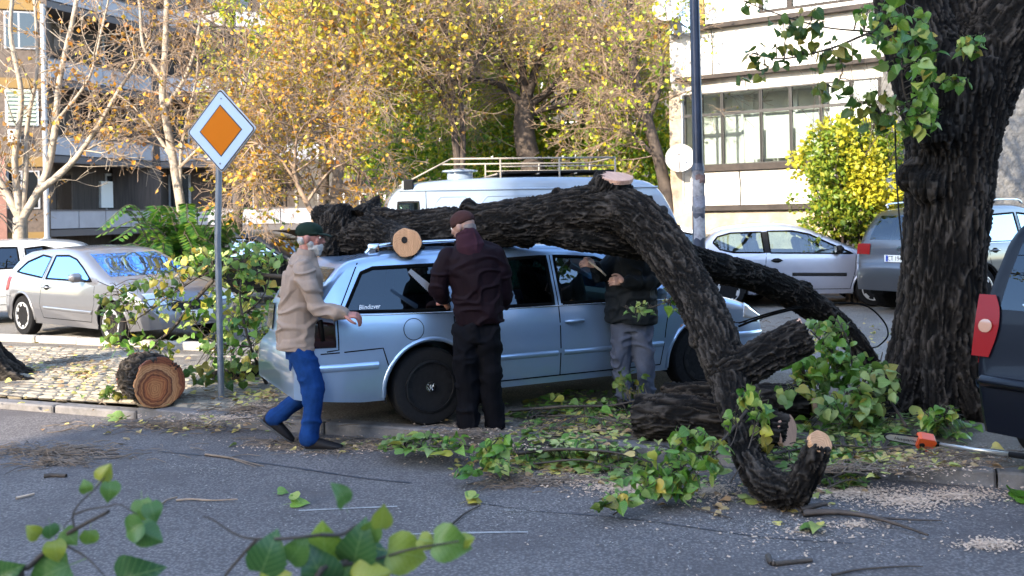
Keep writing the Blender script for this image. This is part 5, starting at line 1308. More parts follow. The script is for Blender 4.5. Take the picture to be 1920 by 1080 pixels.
knots = [(pt(878, 390, 8.25), .08), (pt(1044, 362, 8.0), .05), (pt(1506, 545, 8.72), .09), (pt(1448, 515, 8.58), .07), (pt(775, 480, 8.1), .12), (pt(640, 405, 8.7), .12), (pt(985, 440, 8.2), .12), (pt(1230, 430, 7.6), .10), (pt(1310, 640, 6.95), .06)]
me = bark_mesh([main, ubend, stub_top, stub_cut, stub_right, hollow, rootl, jag, crotch], 0.0100, .024, .029, .26, 3, [k for i, k in enumerate(knots) if i not in (2, 3)], False, (0,))
bark_part('trunk', me, b_dark, ft)
me = bark_mesh([second], 0.0105, .018, .029, .27, 17, [knots[2], knots[3]])
bark_part('limb', me, b_black, ft)
cf = cut_face(pt(763, 455, 7.785), (.08, -1, .0), .117, .117, w_pale, ft)
mb = MB(); V, Fc = lathe([(.001, .004), (.021, .007), (.025, .004), (.017, -.02)], 12); mb.add(V, Fc[:-1]); q = mb.build('rot_hole', M('rot_hole', (.012, .008, .006), .9), cf); q.location = (-.02, .022, .006); q.scale = (1, 1.15, 1)
cut_face(pt(1154, 331, 7.84), (.10, -.30, 1), .148, .148, w_pink, ft)
cut_face(pt(1509, 629, 6.8), (.93, -.20, .28), .126, .126, w_pink, ft)
cut_face(pt(1539, 829, 5.555), (.33, -.78, .62), .072, .072, w_pale, ft)
# small twigs on the trunk foot
o_ = []; tp_ = []
def stick(out, pix, z, r0, r1, zend=None, wob=.006, n=5):
    P = [gp(x, y, z) for x, y in pix]
    Q, Rr = catmull(P, list(np.linspace(r0, r1, len(P))), n)
    for i in range(len(Q)-1):
        a = Vector(Q[i]); b = Vector(Q[i+1]); out.append((a, b, Rr[i], Rr[i+1]))
stick(o_, [(1505, 962), (1560, 960), (1620, 966), (1680, 982), (1740, 1003)], .03, .022, .007)
stick(o_, [(1640, 970), (1700, 974), (1765, 976)], .02, .008, .004)
stick(o_, [(1500, 955), (1530, 948), (1550, 944)], .05, .02, .012)
limbs_object('low_branch', o_, m_brn, ft)

# ---- big standing tree
tb = pt(1755, 400, 8.0)
T = thing('standing_tree', 'massive dark furrowed tree standing on the pavement at right', 'tree', (tb.x, tb.y, ZS))
Yt = 8.0
trunk = ([pt(1748, 790, Yt), pt(1752, 740, Yt), pt(1757, 640, Yt), pt(1768, 520, Yt), pt(1775, 400, Yt), pt(1782, 300, Yt), pt(1788, 210, Yt), pt(1800, 120, Yt)], [.42, .37, .345, .33, .33, .36, .41, .42])
lf = ([pt(1770, 210, Yt), pt(1735, 110, Yt+.05), pt(1708, 20, Yt+.1), pt(1690, -80, Yt+.15), pt(1660, -200, Yt+.2)], [.33, .30, .28, .26, .24])
rt = ([pt(1805, 220, Yt), pt(1850, 120, Yt-.05), pt(1905, 30, Yt-.1), pt(1970, -50, Yt-.2), pt(2060, -160, Yt-.3)], [.34, .32, .29, .27, .24])
md = ([pt(1800, 180, Yt), pt(1800, 60, Yt+.2), pt(1795, -60, Yt+.3), pt(1800, -240, Yt+.4)], [.36, .30, .26, .24])
roots = []
for a, L in ((-2.7, .55), (-2.0, .45), (-1.3, .42), (-.6, .5), (.2, .5), (1.2, .5), (2.2, .5), (3.0, .5)):
    d_ = Vector((math.cos(a), math.sin(a), 0)); b0 = Vector((tb.x, tb.y, 0))
    roots.append(([b0+d_*.18+Vector((0, 0, .75)), b0+d_*.30+Vector((0, 0, .40)), b0+d_*.42+Vector((0, 0, .18)), b0+d_*(L+.05)+Vector((0, 0, .04))], [.16, .15, .13, .07]))
me = bark_mesh([trunk, lf, rt, md]+roots, .0135, .032, .036, .16, 41, [(pt(1712, 330, Yt-.05), .14), (pt(1850, 280, Yt-.0), .12), (pt(1765, 250, Yt-.2), .20), (pt(1745, 350, Yt-.18), .16)], True)
bark_part('trunk', me, b_dark, T)
# its crown above the picture
out = []; tips = []
for st_, dr in ((pt(1660, -200, Yt+.2), (-.8, .1, .8)), (pt(1660, -200, Yt+.2), (-.2, .5, 1)), (pt(1800, -240, Yt+.4), (0, .4, 1)), (pt(2060, -160, Yt-.3), (.8, -.2, .8)), (pt(1660, -200, Yt+.2), (-1, -.3, .5)), (pt(1800, -240, Yt+.4), (-.4, -.3, 1))):
    grow(st_, dr, 4.2, .13, 3, out, tips, .12, .05, (3, 4), .62, .6, .4, .006)
limbs_object('crown_limbs', out, m_brn, T)
tw = [s_ for s_ in out if s_[2] < .03]
leaf_cloud('crown_leaves', [tuple(random.choice(tw)[0]+rv(.2)) for _ in range(2500)], .10, lf_grn, T)

# ---- dark tree just outside the left edge (only its root shows)
g = gp(-70, 690, ZS); g = pt(-75, 400, 10.6)
TL = thing('street_tree', 'dark root and trunk of a tree at the left edge beside the setts', 'tree', (g.x, g.y, ZS))
b0 = Vector((g.x, g.y, 0)); P0 = ([b0+Vector((0, 0, .05)), b0+Vector((0, 0, .6)), b0+Vector((-.05, 0, 1.8)), b0+Vector((-.15, 0, 3.4)), b0+Vector((-.1, 0, 5.2))], [.40, .31, .27, .25, .2])
rts = []
for a, L in ((-.2, .62), (.5, .5), (-1.2, .6), (2, .5), (3.4, .5)):
    d_ = Vector((math.cos(a), math.sin(a), 0)); rts.append(([b0+d_*.15+Vector((0, 0, .6)), b0+d_*.34+Vector((0, 0, .3)), b0+d_*.55+Vector((0, 0, .12)), b0+d_*(L+.25)+Vector((0, 0, .06))], [.15, .13, .10, .045]))
me = bark_mesh([P0]+rts, .02, .024, .055, .2, 77); bark_part('trunk', me, b_dark, TL)
out = []; tips = []
for k in range(6): grow(b0+Vector((-.1, 0, 4.2+k*.15)), (math.cos(k*1.1), math.sin(k*1.1), 1.1), 3.6, .09, 3, out, tips, .14, .04, (3, 3), .62, .6, .35, .006)
limbs_object('crown_limbs', out, m_brn, TL)
tw = [s_ for s_ in out if s_[2] < .02]
leaf_cloud('crown_leaves', [tuple(random.choice(tw)[0]+rv(.15)) for _ in range(900)], .10, lf_yel, TL)

# ---- cut logs
def log(name, label, pts, rad, mt, vox=.010, amp=.02, sd=0, ends=(), group=None, st=.25, sp=.045):
    b = Vector(pts[0]); t = thing(name, label, 'log', (b.x, b.y, 0), 0, group)
    me = bark_mesh([(pts, rad)], vox, amp, sp, st, sd); bark_part('bark', me, mt, t)
    for c_, n_, rx, ry, w_ in ends: cut_face(c_, n_, rx, ry, w_, t)
    return t
# thick short log on the left pavement
c = gp(300, 764, ZS+.01); Rl = .232; cz = ZS+Rl; c = Vector((c.x, c.y, cz)); ax = Vector((-.60, .80, -.0)).normalized()
log('cut_log', 'thick short log with ringed orange heartwood lying left of the sign post', [c, c+ax*.2, c+ax*.42, c+ax*.62], [Rl, Rl*1.02, Rl, Rl*.93], b_dark, .009, .026, 5, [(c-ax*.003, -ax+Vector((.05, 0, .05)), Rl*.985, Rl*.985, w_heart), (c+ax*.62, ax, Rl*.9, Rl*.9, w_heart)])
# two long logs on the pavement before the wagon nose
a1 = gp(1195, 822, ZS); b1 = gp(1478, 846, ZS)
r1 = .165
log('cut_log', 'long furrowed log on the pavement below the hanging limb, nearest the kerb', [Vector((a1.x, a1.y, ZS+r1)), Vector((a1.x*.66+b1.x*.34, a1.y*.66+b1.y*.34, ZS+r1+.01)), Vector((a1.x*.33+b1.x*.67, a1.y*.33+b1.y*.67, ZS+r1)), Vector((b1.x, b1.y, ZS+r1-.03))], [.16, .17, .155, .12], b_dark, .010, .024, 9,
    [(Vector((b1.x, b1.y, ZS+r1-.03)), (.72, -.66, .12), .125, .125, w_pink)])
a2 = gp(1245, 775, ZS); b2 = gp(1520, 790, ZS)
log('cut_log', 'second furrowed log lying behind the first, against the leaf pile', [Vector((a2.x, a2.y, ZS+.13)), Vector(((a2.x+b2.x)/2, (a2.y+b2.y)/2, ZS+.15)), Vector((b2.x, b2.y, ZS+.14))], [.125, .14, .13], b_dark, .011, .022, 19, [(Vector((b2.x, b2.y, ZS+.14)), (1, .1, 0), .12, .12, w_pink)])
c3 = pt(1456, 783, 7.15)
log('cut_log', 'small pale end of a log poking out above the pink sawn face', [c3+Vector((-.35, .2, .0)), c3+Vector((-.15, .08, .0)), c3], [.07, .07, .065], b_black, .008, .008, 21, [(c3, (.3, -1, .3), .066, .04, w_pink)])
dk = gp(610, 765, ZS)
# dark thick branch under the pile behind the sign
p0, p1, p2 = gp(395, 712, ZS), gp(455, 716, ZS), gp(510, 700, ZS)
log('cut_limb', 'dark limb lying under the leaf pile between sign post and wagon bumper', [Vector((p0.x, p0.y, ZS+.05)), Vector((p1.x, p1.y, ZS+.09)), Vector((p2.x, p2.y, ZS+.10))], [.04, .065, .075], b_black, .010, .010, 23)
# ================================================================ PEOPLE
def ell(c, rx, ry, rz, ax=None, n=14):
    """ellipsoid; ax = (x axis, y axis, z axis) directions"""
    V, Fc = lathe([(math.sin(math.pi*k/n)+1e-4, -math.cos(math.pi*k/n)) for k in range(n+1)], 18)
    X, Y_, Z_ = ax or (Vector((1, 0, 0)), Vector((0, 1, 0)), Vector((0, 0, 1)))
    return [tuple(Vector(c)+X*(v[0]*rx)+Y_*(v[1]*ry)+Z_*(v[2]*rz)) for v in V], Fc
def eloft(secs, side, n=20):
    """secs = [(centre, half width along side, half depth)] -> closed body"""
    P = [Vector(s_[0]) for s_ in secs]; V = []
    for i, s_ in enumerate(secs):
        T = (P[min(i+1, len(P)-1)]-P[max(i-1, 0)]).normalized(); sd = (Vector(side)-T*Vector(side).dot(T)).normalized(); f_ = T.cross(sd)
        for j in range(n):
            a = 2*math.pi*j/n; V.append(tuple(P[i]+sd*(math.cos(a)*s_[1])+f_*(math.sin(a)*s_[2])))
    Fc = [(i*n+j, i*n+(j+1) % n, (i+1)*n+(j+1) % n, (i+1)*n+j) for i in range(len(P)-1) for j in range(n)]
    Fc.append(tuple(range(n-1, -1, -1))); Fc.append(tuple(range((len(P)-1)*n, len(P)*n)))
    return V, Fc
def limb(pts, rad, n=14):
    P, Rr = catmull(pts, rad, 4); V, Fc = tube(P, Rr, n)
    for q, r_ in ((P[0], Rr[0]), (P[-1], Rr[-1])):
        v, f = ell(q, r_*.98, r_*.98, r_*.98); o = len(V); V = V+v; Fc = Fc+[tuple(i+o for i in g_) for g_ in f]
    return V, Fc
def union(shapes, voxel, sm=3, wr=0.0, ws=8, fold=0.0, fs=(6, 6, 14), sd=0):
    V = []; Fc = []
    for v, f in shapes: o = len(V); V += [tuple(q) for q in v]; Fc += [tuple(i+o for i in g_) for g_ in f]
    me = remesh_union(V, Fc, voxel, sm)
    if wr or fold:
        X = co(me); N = nrm(me); d = wr*fbm(X*ws, 3, sd)
        if fold:
            q = X*np.array(fs); q = q+.8*np.stack([vn(X*5, sd), vn(X*5+9, sd), vn(X*5+21, sd)], 1)
            d = d+fold*(np.clip(1-np.abs(vn(q, sd+3))*3, 0, 1)-.3)
        set_co(me, X+N*d[:, None])
    return me
def upart(name, me, mt, parent):
    me.transform(inv_of(parent)); me.materials.clear(); me.materials.append(mt); me.polygons.foreach_set('material_index', [0]*len(me.polygons))
    return link(name, me, parent)
m_skin = M('skin', (.30, .17, .125), .55, var=.12, vs=30, bump=.2, bs=150)
m_skinr = M('ruddy_skin', (.32, .13, .10), .55, var=.15, vs=30, bump=.2, bs=150)
m_beard = M('white_beard', (.38, .36, .34), .95, var=.25, vs=60, bump=1.5, bs=160)
m_beige = M('beige_jacket_cloth', (.26, .195, .155), .9, spec=.12, var=.10, vs=12, bump=.6, bs=260)
m_jean = M('blue_denim', (.006, .032, .125), .9, spec=.12, var=.35, vs=9, bump=.6, bs=300)
m_jeang = M('grey_denim', (.06, .07, .10), .9, spec=.12, var=.25, vs=8, bump=.5, bs=300)
m_maroon = M('maroon_quilt', (.006, .0016, .0035), .75, spec=.12, var=.2, vs=8, bump=.4, bs=120)
m_hood = M('maroon_hood', (.03, .010, .016), .85, spec=.12, var=.2, vs=8)
m_trous = M('black_trousers', (.0015, .0015, .003), .85, spec=.12, var=.3, vs=8)
m_navyj = M('dark_parka', (.007, .009, .011), .7, spec=.12, var=.3, vs=9, bump=.4, bs=150)
m_shoe = M('black_shoe', (.012, .011, .012), .5, spec=.12, bump=.3, bs=80)
m_sole = M('shoe_sole', (.05, .05, .05), .8)
m_capg = M('dark_green_cap', (.010, .020, .014), .9, spec=.12, bump=.3, bs=200)
m_beanie = M('brown_beanie', (.045, .020, .018), .95, spec=.12, bump=1.2, bs=140)
m_capw = M('white_cap', (.62, .60, .56), .9)
m_eye = M('eye_white', (.6, .58, .55), .2); m_lip = M('lip', (.34, .12, .10), .5)
def hand(parent, wrist, d, nrm_, mt, side=1, curl=.6, scale=1.0, name='hand'):
    """d: wrist to knuckles, nrm_: back of the hand, thumb on side*cross"""
    d = Vector(d).normalized(); n_ = (Vector(nrm_)-d*Vector(nrm_).dot(d)).normalized(); s_ = d.cross(n_)*side; w = Vector(wrist); k = scale; sh = []
    sh.append(eloft([(w-d*.02, .026*k, .020*k), (w+d*.02*k, .030*k, .018*k), (w+d*.055*k, .040*k, .016*k), (w+d*.088*k, .040*k, .013*k)], s_))
    for i, (o, L, r_) in enumerate(((-.032, .062, .0078), (-.011, .075, .0088), (.011, .080, .0090), (.031, .072, .0088))):
        b = w+d*.075*k+s_*o*k; a = curl*(1+.08*i); pts = [b-d*.02*k]; q = b+d*.012*k; dd = d.copy(); pts.append(q)
        for f in (.45, .32, .23):
            dd = (dd*math.cos(a)-n_*math.sin(a)).normalized(); n2 = None; q = q+dd*L*f*k*1.0; pts.append(q); 
            n_r = (n_*math.cos(a)+dd*0).normalized()
        sh.append(limb(pts, [r_*k*1.1, r_*k*1.1, r_*k, r_*k*.92, r_*k*.75][:len(pts)], 10))
    b = w+d*.02*k+s_*.026*k
    sh.append(limb([b, b+d*.024*k+s_*.026*k-n_*.008*k, b+d*.052*k+s_*.036*k-n_*.022*k, b+d*.072*k+s_*.030*k-n_*.034*k], [.015*k, .0125*k, .0105*k, .0085*k], 10))
    me = union(sh, .0042, 2); return upart(name, me, mt, parent)
def shoe(parent, heel, toe, up=(0, 0, 1), w=.05):
    h = Vector(heel); t_ = Vector(toe); d = (t_-h).normalized(); u = (Vector(up)-d*Vector(up).dot(d)).normalized(); s_ = d.cross(u); L = (t_-h).length
    sh = [eloft([(h-d*.01+u*.035, w*.55, .030), (h+d*.02+u*.045, w*.78, .045), (h+d*L*.3+u*.050, w*.86, .052), (h+d*L*.55+u*.040, w*.98, .040), (h+d*L*.8+u*.030, w*1.0, .030), (h+d*L*.97+u*.024, w*.62, .020)], s_),
          limb([h+d*.045+u*.05, h+d*.05+u*.11], [.047, .043])]
    me = union(sh, .008, 2); o = upart('shoe', me, m_shoe, parent)
    me = union([eloft([(h-d*.02+u*.010, w*.6, .013), (h+d*.03+u*.010, w*.85, .014), (h+d*L*.5+u*.010, w*.86, .013), (h+d*L*.8+u*.010, w*1.06, .013), (h+d*L*1.0+u*.012, w*.6, .012)], s_)], .007, 1); upart('sole', me, m_sole, o)
    return o
def head_shapes(c, f_, u, k=1.0, tilt=0):
    """c skull centre, f_ forward, u up"""
    f_ = Vector(f_).normalized(); u = (Vector(u)-f_*Vector(u).dot(f_)).normalized(); s_ = u.cross(f_); ax = (s_, f_, u); c = Vector(c)
    sh = [ell(c+u*.015*k-f_*.008*k, .074*k, .092*k, .098*k, ax), ell(c-u*.045*k+f_*.022*k, .058*k, .066*k, .066*k, ax), ell(c-u*.085*k+f_*.050*k, .030*k, .028*k, .026*k, ax),
          ell(c+u*.022*k+f_*.078*k, .048*k, .014*k, .014*k, ax), ell(c-u*.012*k+f_*.094*k, .011*k, .018*k, .024*k, ax), ell(c-u*.026*k+f_*.103*k, .015*k, .015*k, .012*k, ax),
          ell(c-u*.052*k+f_*.084*k, .024*k, .012*k, .009*k, ax), ell(c-u*.02*k+f_*.066*k+s_*.036*k, .022*k, .018*k, .022*k, ax), ell(c-u*.02*k+f_*.066*k-s_*.036*k, .022*k, .018*k, .022*k, ax),
          limb([c-u*.05*k-f_*.02*k, c-u*.14*k-f_*.035*k], [.056*k, .060*k])]
    for sg in (-1, 1): sh.append(ell(c-u*.012*k-f_*.008*k+s_*sg*.078*k, .012*k, .020*k, .032*k, ax))
    return sh, (f_, u, s_)
def face_bits(t, c, fr, k=1.0):
    f_, u, s_ = fr
    for sg in (-1, 1):
        v, f = ell(Vector(c)+u*.006*k+f_*.080*k+s_*sg*.031*k, .012*k, .010*k, .009*k, (s_, f_, u)); part('eye', v, f, m_eye, t, True, world=True)
    v, f = ell(Vector(c)-u*.055*k+f_*.092*k, .022*k, .008*k, .006*k, (s_, f_, u)); part('mouth', v, f, m_lip, t, True, world=True)

# ---- walking man, profile, beige jacket
Y1 = 7.5; g = gp(578, 840, 0)
Y1 = g.y
m1 = thing('person', 'bearded man in beige jacket, dark cap and blue jeans walking beside the estate car boot', 'person', (g.x, g.y, 0))
f1 = Vector((1, .06, 0)).normalized(); s1 = Vector((-.06, 1, 0))
def p1_(x, y, dy=0): return pt(x, y, Y1+dy)
hc = p1_(582, 446); hs_, fr = head_shapes(hc, Vector((1, -.04, -.06)), (0, 0, 1), 1.04)
N_ = .20
body = hs_+[eloft([(p1_(566, 660), .14, .09), (p1_(564, 610), .13, .09), (p1_(568, 550), .14, .09), (p1_(570, 515), .12, .07), (p1_(573, 485), .055, .05)], s1),
     limb([p1_(570, 520, -N_*.5), p1_(572, 516, -N_), p1_(597, 577, -N_-.035), p1_(643, 589, -N_-.05)], [.035, .035, .034, .030]), limb([p1_(570, 520, N_*.5), p1_(572, 516, N_), p1_(590, 570, N_+.03), p1_(640, 573, N_)], [.035, .035, .034, .030]),
     limb([p1_(566, 655, -.09), p1_(586, 738, -.10), p1_(582, 822, -.09)], [.085, .058, .042]), limb([p1_(566, 655, .09), p1_(574, 735, .10), p1_(515, 785, .10)], [.085, .058, .042])]
upart('body', union(body, .0075, 2), m_skinr, m1); face_bits(m1, hc, fr, 1.04)
jk = [eloft([(p1_(563, 650), .185, .178), (p1_(563, 625), .188, .176), (p1_(563, 590), .185, .165), (p1_(566, 550), .195, .168), (p1_(568, 515), .205, .150), (p1_(570, 495), .17, .115), (p1_(573, 480), .085, .080)], s1),
      limb([p1_(570, 508, -N_+.02), p1_(582, 545, -N_-.03), p1_(597, 576, -N_-.035), p1_(622, 586, -N_-.045), p1_(644, 589, -N_-.05)], [.082, .074, .066, .058, .050]),
      limb([p1_(570, 508, N_-.02), p1_(590, 570, N_+.03), p1_(638, 573, N_)], [.080, .068, .052])]
jm = union(jk, .0085, 2, .014, 6, .019, (7, 7, 13), 3); jo = upart('jacket', jm, m_beige, m1)
upart('collar', union([eloft([(p1_(572, 494), .10, .092), (p1_(577, 468), .080, .076)], s1)], .007, 1), m_beige, m1)
upart('jacket_hem', union([eloft([(p1_(563, 654), .190, .184), (p1_(563, 645), .191, .185)], s1)], .007, 1), m_beige, jo)
mb = MB(); mb.tube([p1_(601, 600, -.175), p1_(606, 640, -.165)], .016, 8); q = mb.build('pocket', m_gap, jo, True, world=True)
tr = [eloft([(p1_(566, 640), .165, .125), (p1_(566, 672), .165, .125)], s1),
      limb([p1_(567, 660, -.085), p1_(580, 700, -.09), p1_(588, 740, -.10), p1_(584, 790, -.095), p1_(580, 822, -.09)], [.108, .098, .082, .073, .072]),
      limb([p1_(563, 660, .085), p1_(570, 705, .09), p1_(568, 738, .10), p1_(535, 768, .10), p1_(512, 786, .10)], [.105, .095, .080, .072, .068])]
upart('trousers', union(tr, .0085, 2, .014, 7, .012, (5, 5, 9), 11), m_jean, m1)
h1 = gp(560, 840, .0); t1 = gp(630, 841, .0); dz = Y1-.09
shoe(m1, (p1_(562, 0, 0).x, dz, .0), (p1_(632, 0, 0).x, dz-.01, .0))
shoe(m1, p1_(492, 792, .1), p1_(549, 832, .1), (.58, 0, .8))
hand(m1, p1_(645, 589, -N_-.05), (1, .0, -.12), (0, -.4, 1), m_skinr, 1, .75, 1.08)
hand(m1, p1_(640, 572, N_), (1, .0, -.2), (0, .4, 1), m_skinr, -1, .6, 1.0)
f_, u, s_ = fr
bd = [ell(hc-u*.075+f_*.050, .058, .052, .050, (s_, f_, u)), ell(hc-u*.11+f_*.055, .040, .036, .036, (s_, f_, u)), ell(hc-u*.045+f_*.012, .080, .040, .040, (s_, f_, u)), ell(hc-u*.050+f_*.088, .034, .014, .010, (s_, f_, u)), ell(hc-u*.062+f_*.070, .050, .034, .026, (s_, f_, u)), ell(hc-u*.085+f_*.02, .066, .045, .030, (s_, f_, u))]
upart('beard', union(bd, .006, 1, .008, 30, sd=4), m_beard, m1)
upart('hair', union([ell(hc-u*.018-f_*.050, .077, .048, .050, (s_, f_, u)), ell(hc-u*.045-f_*.050, .050, .035, .04, (s_, f_, u))], .006, 1, .006, 30), m_beard, m1)
cp = [ell(hc+u*.052-f_*.012, .088, .108, .075, (s_, f_, u)), eloft([(hc+u*.040-f_*.01-f_*.10, .05, .02), (hc+u*.035, .088, .022), (hc+u*.035+f_*.07, .084, .018)], s_)]
co_ = upart('cap', union(cp, .006, 2, .004, 12), m_capg, m1)
upart('cap_peak', union([eloft([(hc+u*.034+f_*.06, .07, .010), (hc+u*.030+f_*.12, .062, .008), (hc+u*.018+f_*.165, .035, .006)], s_)], .005, 1), m_capg, co_)
mb = MB(); c_ = p1_(575, 527, -N_-.055); mb.box(c_.x-.035, c_.x+.03, c_.y-.01, c_.y+.0, c_.z-.03, c_.z+.03, bev=.006); mb.build('sleeve_patch', M('patch_brown', (.16, .09, .08), .9), jo, world=True)

# ---- man seen from behind with the saw
g = gp(880, 809, ZS); Y2 = g.y
m2 = thing('person', 'man in maroon hooded jacket and black trousers seen from behind holding a silver saw', 'person', (g.x, g.y, ZS))
s2 = Vector((1, .12, 0)).normalized()
def p2_(x, y, dy=0): return pt(x, y, Y2+dy)
hc = p2_(868, 424, .02); hs_, fr = head_shapes(hc, Vector((-.86, .50, -.30)), (0, 0, 1), 1.03)
ls, rs = p2_(838, 478, .0), p2_(926, 476, .04)
body = hs_+[eloft([(p2_(893, 640), .15, .10), (p2_(892, 560), .15, .10), (p2_(886, 500), .18, .10), (p2_(880, 470), .16, .08), (p2_(876, 455), .07, .06)], s2),
     limb([ls, p2_(824, 545, .02), p2_(830, 566, .16)], [.05, .042, .03]), limb([rs, p2_(938, 545, .05), p2_(930, 560, .25)], [.05, .042, .03]),
     limb([p2_(876, 630), p2_(880, 715, .02), p2_(880, 792, .0)], [.09, .06, .045]), limb([p2_(908, 630), p2_(922, 715, .03), p2_(930, 792, .05)], [.09, .06, .045])]
upart('body', union(body, .0075, 2), m_skin, m2); face_bits(m2, hc, fr, 1.03)
jk = [eloft([(p2_(901, 606, .02), .185, .155), (p2_(900, 585, .02), .192, .16), (p2_(896, 540, .02), .205, .165), (p2_(888, 500, .02), .220, .165), (p2_(883, 476, .02), .215, .14), (p2_(878, 460, .02), .13, .11), (p2_(876, 448, .02), .085, .085)], s2),
      limb([p2_(842, 484, .02), p2_(826, 520, .0), p2_(823, 550, .03), p2_(834, 562, .14)], [.094, .082, .072, .055]), limb([p2_(928, 482, .05), p2_(940, 525, .05), p2_(944, 562, .10), p2_(930, 572, .26)], [.094, .082, .075, .058])]
upart('jacket', union(jk, .0085, 2, .014, 6, .018, (6, 6, 12), 21), m_maroon, m2)
upart('hood', union([eloft([(p2_(884, 478, -.03), .105, .085), (p2_(882, 462, -.04), .115, .085), (p2_(877, 447, -.02), .098, .085), (p2_(874, 436, .0), .085, .080)], s2)], .0075, 2, .010, 10, .010, (9, 9, 9), 5), m_hood, m2)
tr = [eloft([(p2_(893, 600), .155, .12), (p2_(893, 640), .165, .125)], s2), limb([p2_(874, 620), p2_(874, 680), p2_(877, 730, .02), p2_(879, 795, .0)], [.112, .105, .092, .084]), limb([p2_(912, 620), p2_(918, 680, .01), p2_(921, 730, .03), p2_(927, 795, .05)], [.112, .100, .088, .080])]
upart('trousers', union(tr, .0085, 2, .012, 7, .018, (6, 6, 12), 31), m_trous, m2)
for x, dy, dd in ((877, -.0, Vector((-.25, .97, 0))), (930, .05, Vector((.05, 1, 0)))):
    h_ = Vector((p2_(x, 800).x, Y2+dy-.05, ZS)); shoe(m2, h_, h_+dd*.27, w=.054)
f_, u, s_ = fr
upart('beanie', union([ell(hc+u*.045-f_*.006, .087, .104, .078, (s_, f_, u)), eloft([(hc+u*.012-f_*.012, .088, .102), (hc+u*.040-f_*.008, .090, .106)], s_)], .006, 2, .004, 20), m_beanie, m2)
upart('hair', union([ell(hc-u*.03-f_*.055, .070, .045, .055, (s_, f_, u))], .006, 1, .006, 40), M('grey_hair', (.16, .13, .12), .9, bump=1, bs=150), m2)
hand(m2, p2_(834, 566, .12), (-.35, .5, .35), (-.3, -1, .2), m_skinr, -1, 1.0, 1.05)
hand(m2, p2_(928, 574, .27), (-.7, .6, -.1), (.3, .2, 1), m_skin, 1, 1.0, 1.0)
# the saw is a thing of its own
a_, b_ = p2_(768, 507, .02), p2_(824, 556, .10)
sw = thing('hand_saw', 'silver pruning saw blade held against the tinted rear side window', 'saw', tuple(b_))
d_ = (b_-a_).normalized(); n_ = Vector((0, -1, .1)); n_ = (n_-d_*n_.dot(d_)).normalized(); w_ = d_.cross(n_)
if w_.z < 0: w_ = -w_
L = (b_-a_).length; V = []; nT = 40
for k in range(nT+1):
    f = k/nT; hw = .016+.016*f; q = a_+d_*L*f
    for sg, e in ((1, 0), (-1, .006*(k % 2))):
        for o in (-.002, .002): V.append(q+w_*sg*(hw+e)+n_*o)
Fc = []
for k in range(nT):
    i = k*4; j = i+4; Fc += [(i+1, i+3, j+3, j+1), (i, j, j+2, i+2), (i, i+1, j+1, j), (i+2, j+2, j+3, i+3)]
Fc += [(0, 2, 3, 1), (nT*4, nT*4+1, nT*4+3, nT*4+2)]
part('blade', V, Fc, M('saw_steel', (.72, .74, .78), .3, .9), sw, world=True)
mb = MB(); mb.tube([b_-d_*.01, b_+d_*.05-w_*.005, b_+d_*.12-w_*.02], [.016, .019, .022], 10); mb.build('grip', M('saw_grip', (.45, .20, .13), .7), sw, True, world=True)

# ---- man behind the branch
g = gp(1182, 763, ZS); Y3 = g.y
m3 = thing('person', 'man in dark parka and grey jeans behind the trunk, his head hidden by the limb', 'person', (g.x, g.y, ZS))
s3 = Vector((1, -.1, 0)).normalized()
def p3_(x, y, dy=0): return pt(x, y, Y3+dy)
hc = p3_(1150, 437, .0); hs_, fr = head_shapes(hc, Vector((-.75, -.35, -.55)), (-.25, 0, 1), 1.02)
body = hs_+[eloft([(p3_(1183, 610), .15, .10), (p3_(1183, 560), .15, .10), (p3_(1180, 500), .17, .10), (p3_(1176, 476), .14, .08), (p3_(1165, 458), .06, .06)], s3),
     limb([p3_(1148, 490), p3_(1120, 512, -.08), p3_(1112, 498, -.22)], [.05, .042, .03]), limb([p3_(1212, 490), p3_(1222, 530, -.06), p3_(1165, 527, -.22)], [.05, .042, .03]),
     limb([p3_(1166, 600), p3_(1166, 680), p3_(1170, 750)], [.09, .06, .045]), limb([p3_(1198, 600), p3_(1206, 680, -.04), p3_(1210, 750)], [.09, .06, .045])]
upart('body', union(body, .008, 2), m_skin, m3); face_bits(m3, hc, fr, 1.02)
jk = [eloft([(p3_(1183, 604, .0), .225, .17), (p3_(1183, 580, .0), .225, .17), (p3_(1182, 540, .0), .215, .165), (p3_(1180, 505, .0), .215, .155), (p3_(1178, 484, .0), .19, .13), (p3_(1172, 468, .0), .09, .09)], s3),
      limb([p3_(1150, 492, .0), p3_(1126, 515, -.08), p3_(1117, 500, -.19)], [.085, .07, .052]), limb([p3_(1210, 492, .0), p3_(1224, 528, -.06), p3_(1172, 528, -.20)], [.088, .074, .052])]
upart('parka', union(jk, .009, 2, .014, 6, .018, (6, 6, 12), 51), m_navyj, m3)
tr = [eloft([(p3_(1183, 590), .155, .12), (p3_(1183, 620), .165, .125)], s3), limb([p3_(1166, 606), p3_(1166, 680), p3_(1172, 752)], [.105, .088, .080]), limb([p3_(1200, 606), p3_(1208, 680, -.04), p3_(1212, 752)], [.105, .088, .080])]
upart('trousers', union(tr, .009, 2, .012, 7, .022, (6, 6, 12), 61), m_jeang, m3)
for x in (1172, 1212):
    h_ = Vector((p3_(x, 730).x+.02, Y3+.05, ZS)); shoe(m3, h_, h_+Vector((-.35, -.9, 0))*.27)
f_, u, s_ = fr
upart('cap', union([ell(hc+u*.05-f_*.01, .088, .105, .066, (s_, f_, u)), eloft([(hc+u*.035+f_*.05, .07, .012), (hc+u*.028+f_*.15, .04, .008)], s_)], .0065, 1), m_capw, m3)
hand(m3, p3_(1116, 499, -.20), (-.55, -.3, .25), (0, -.9, .6), m_skin, 1, .9, 1.0)
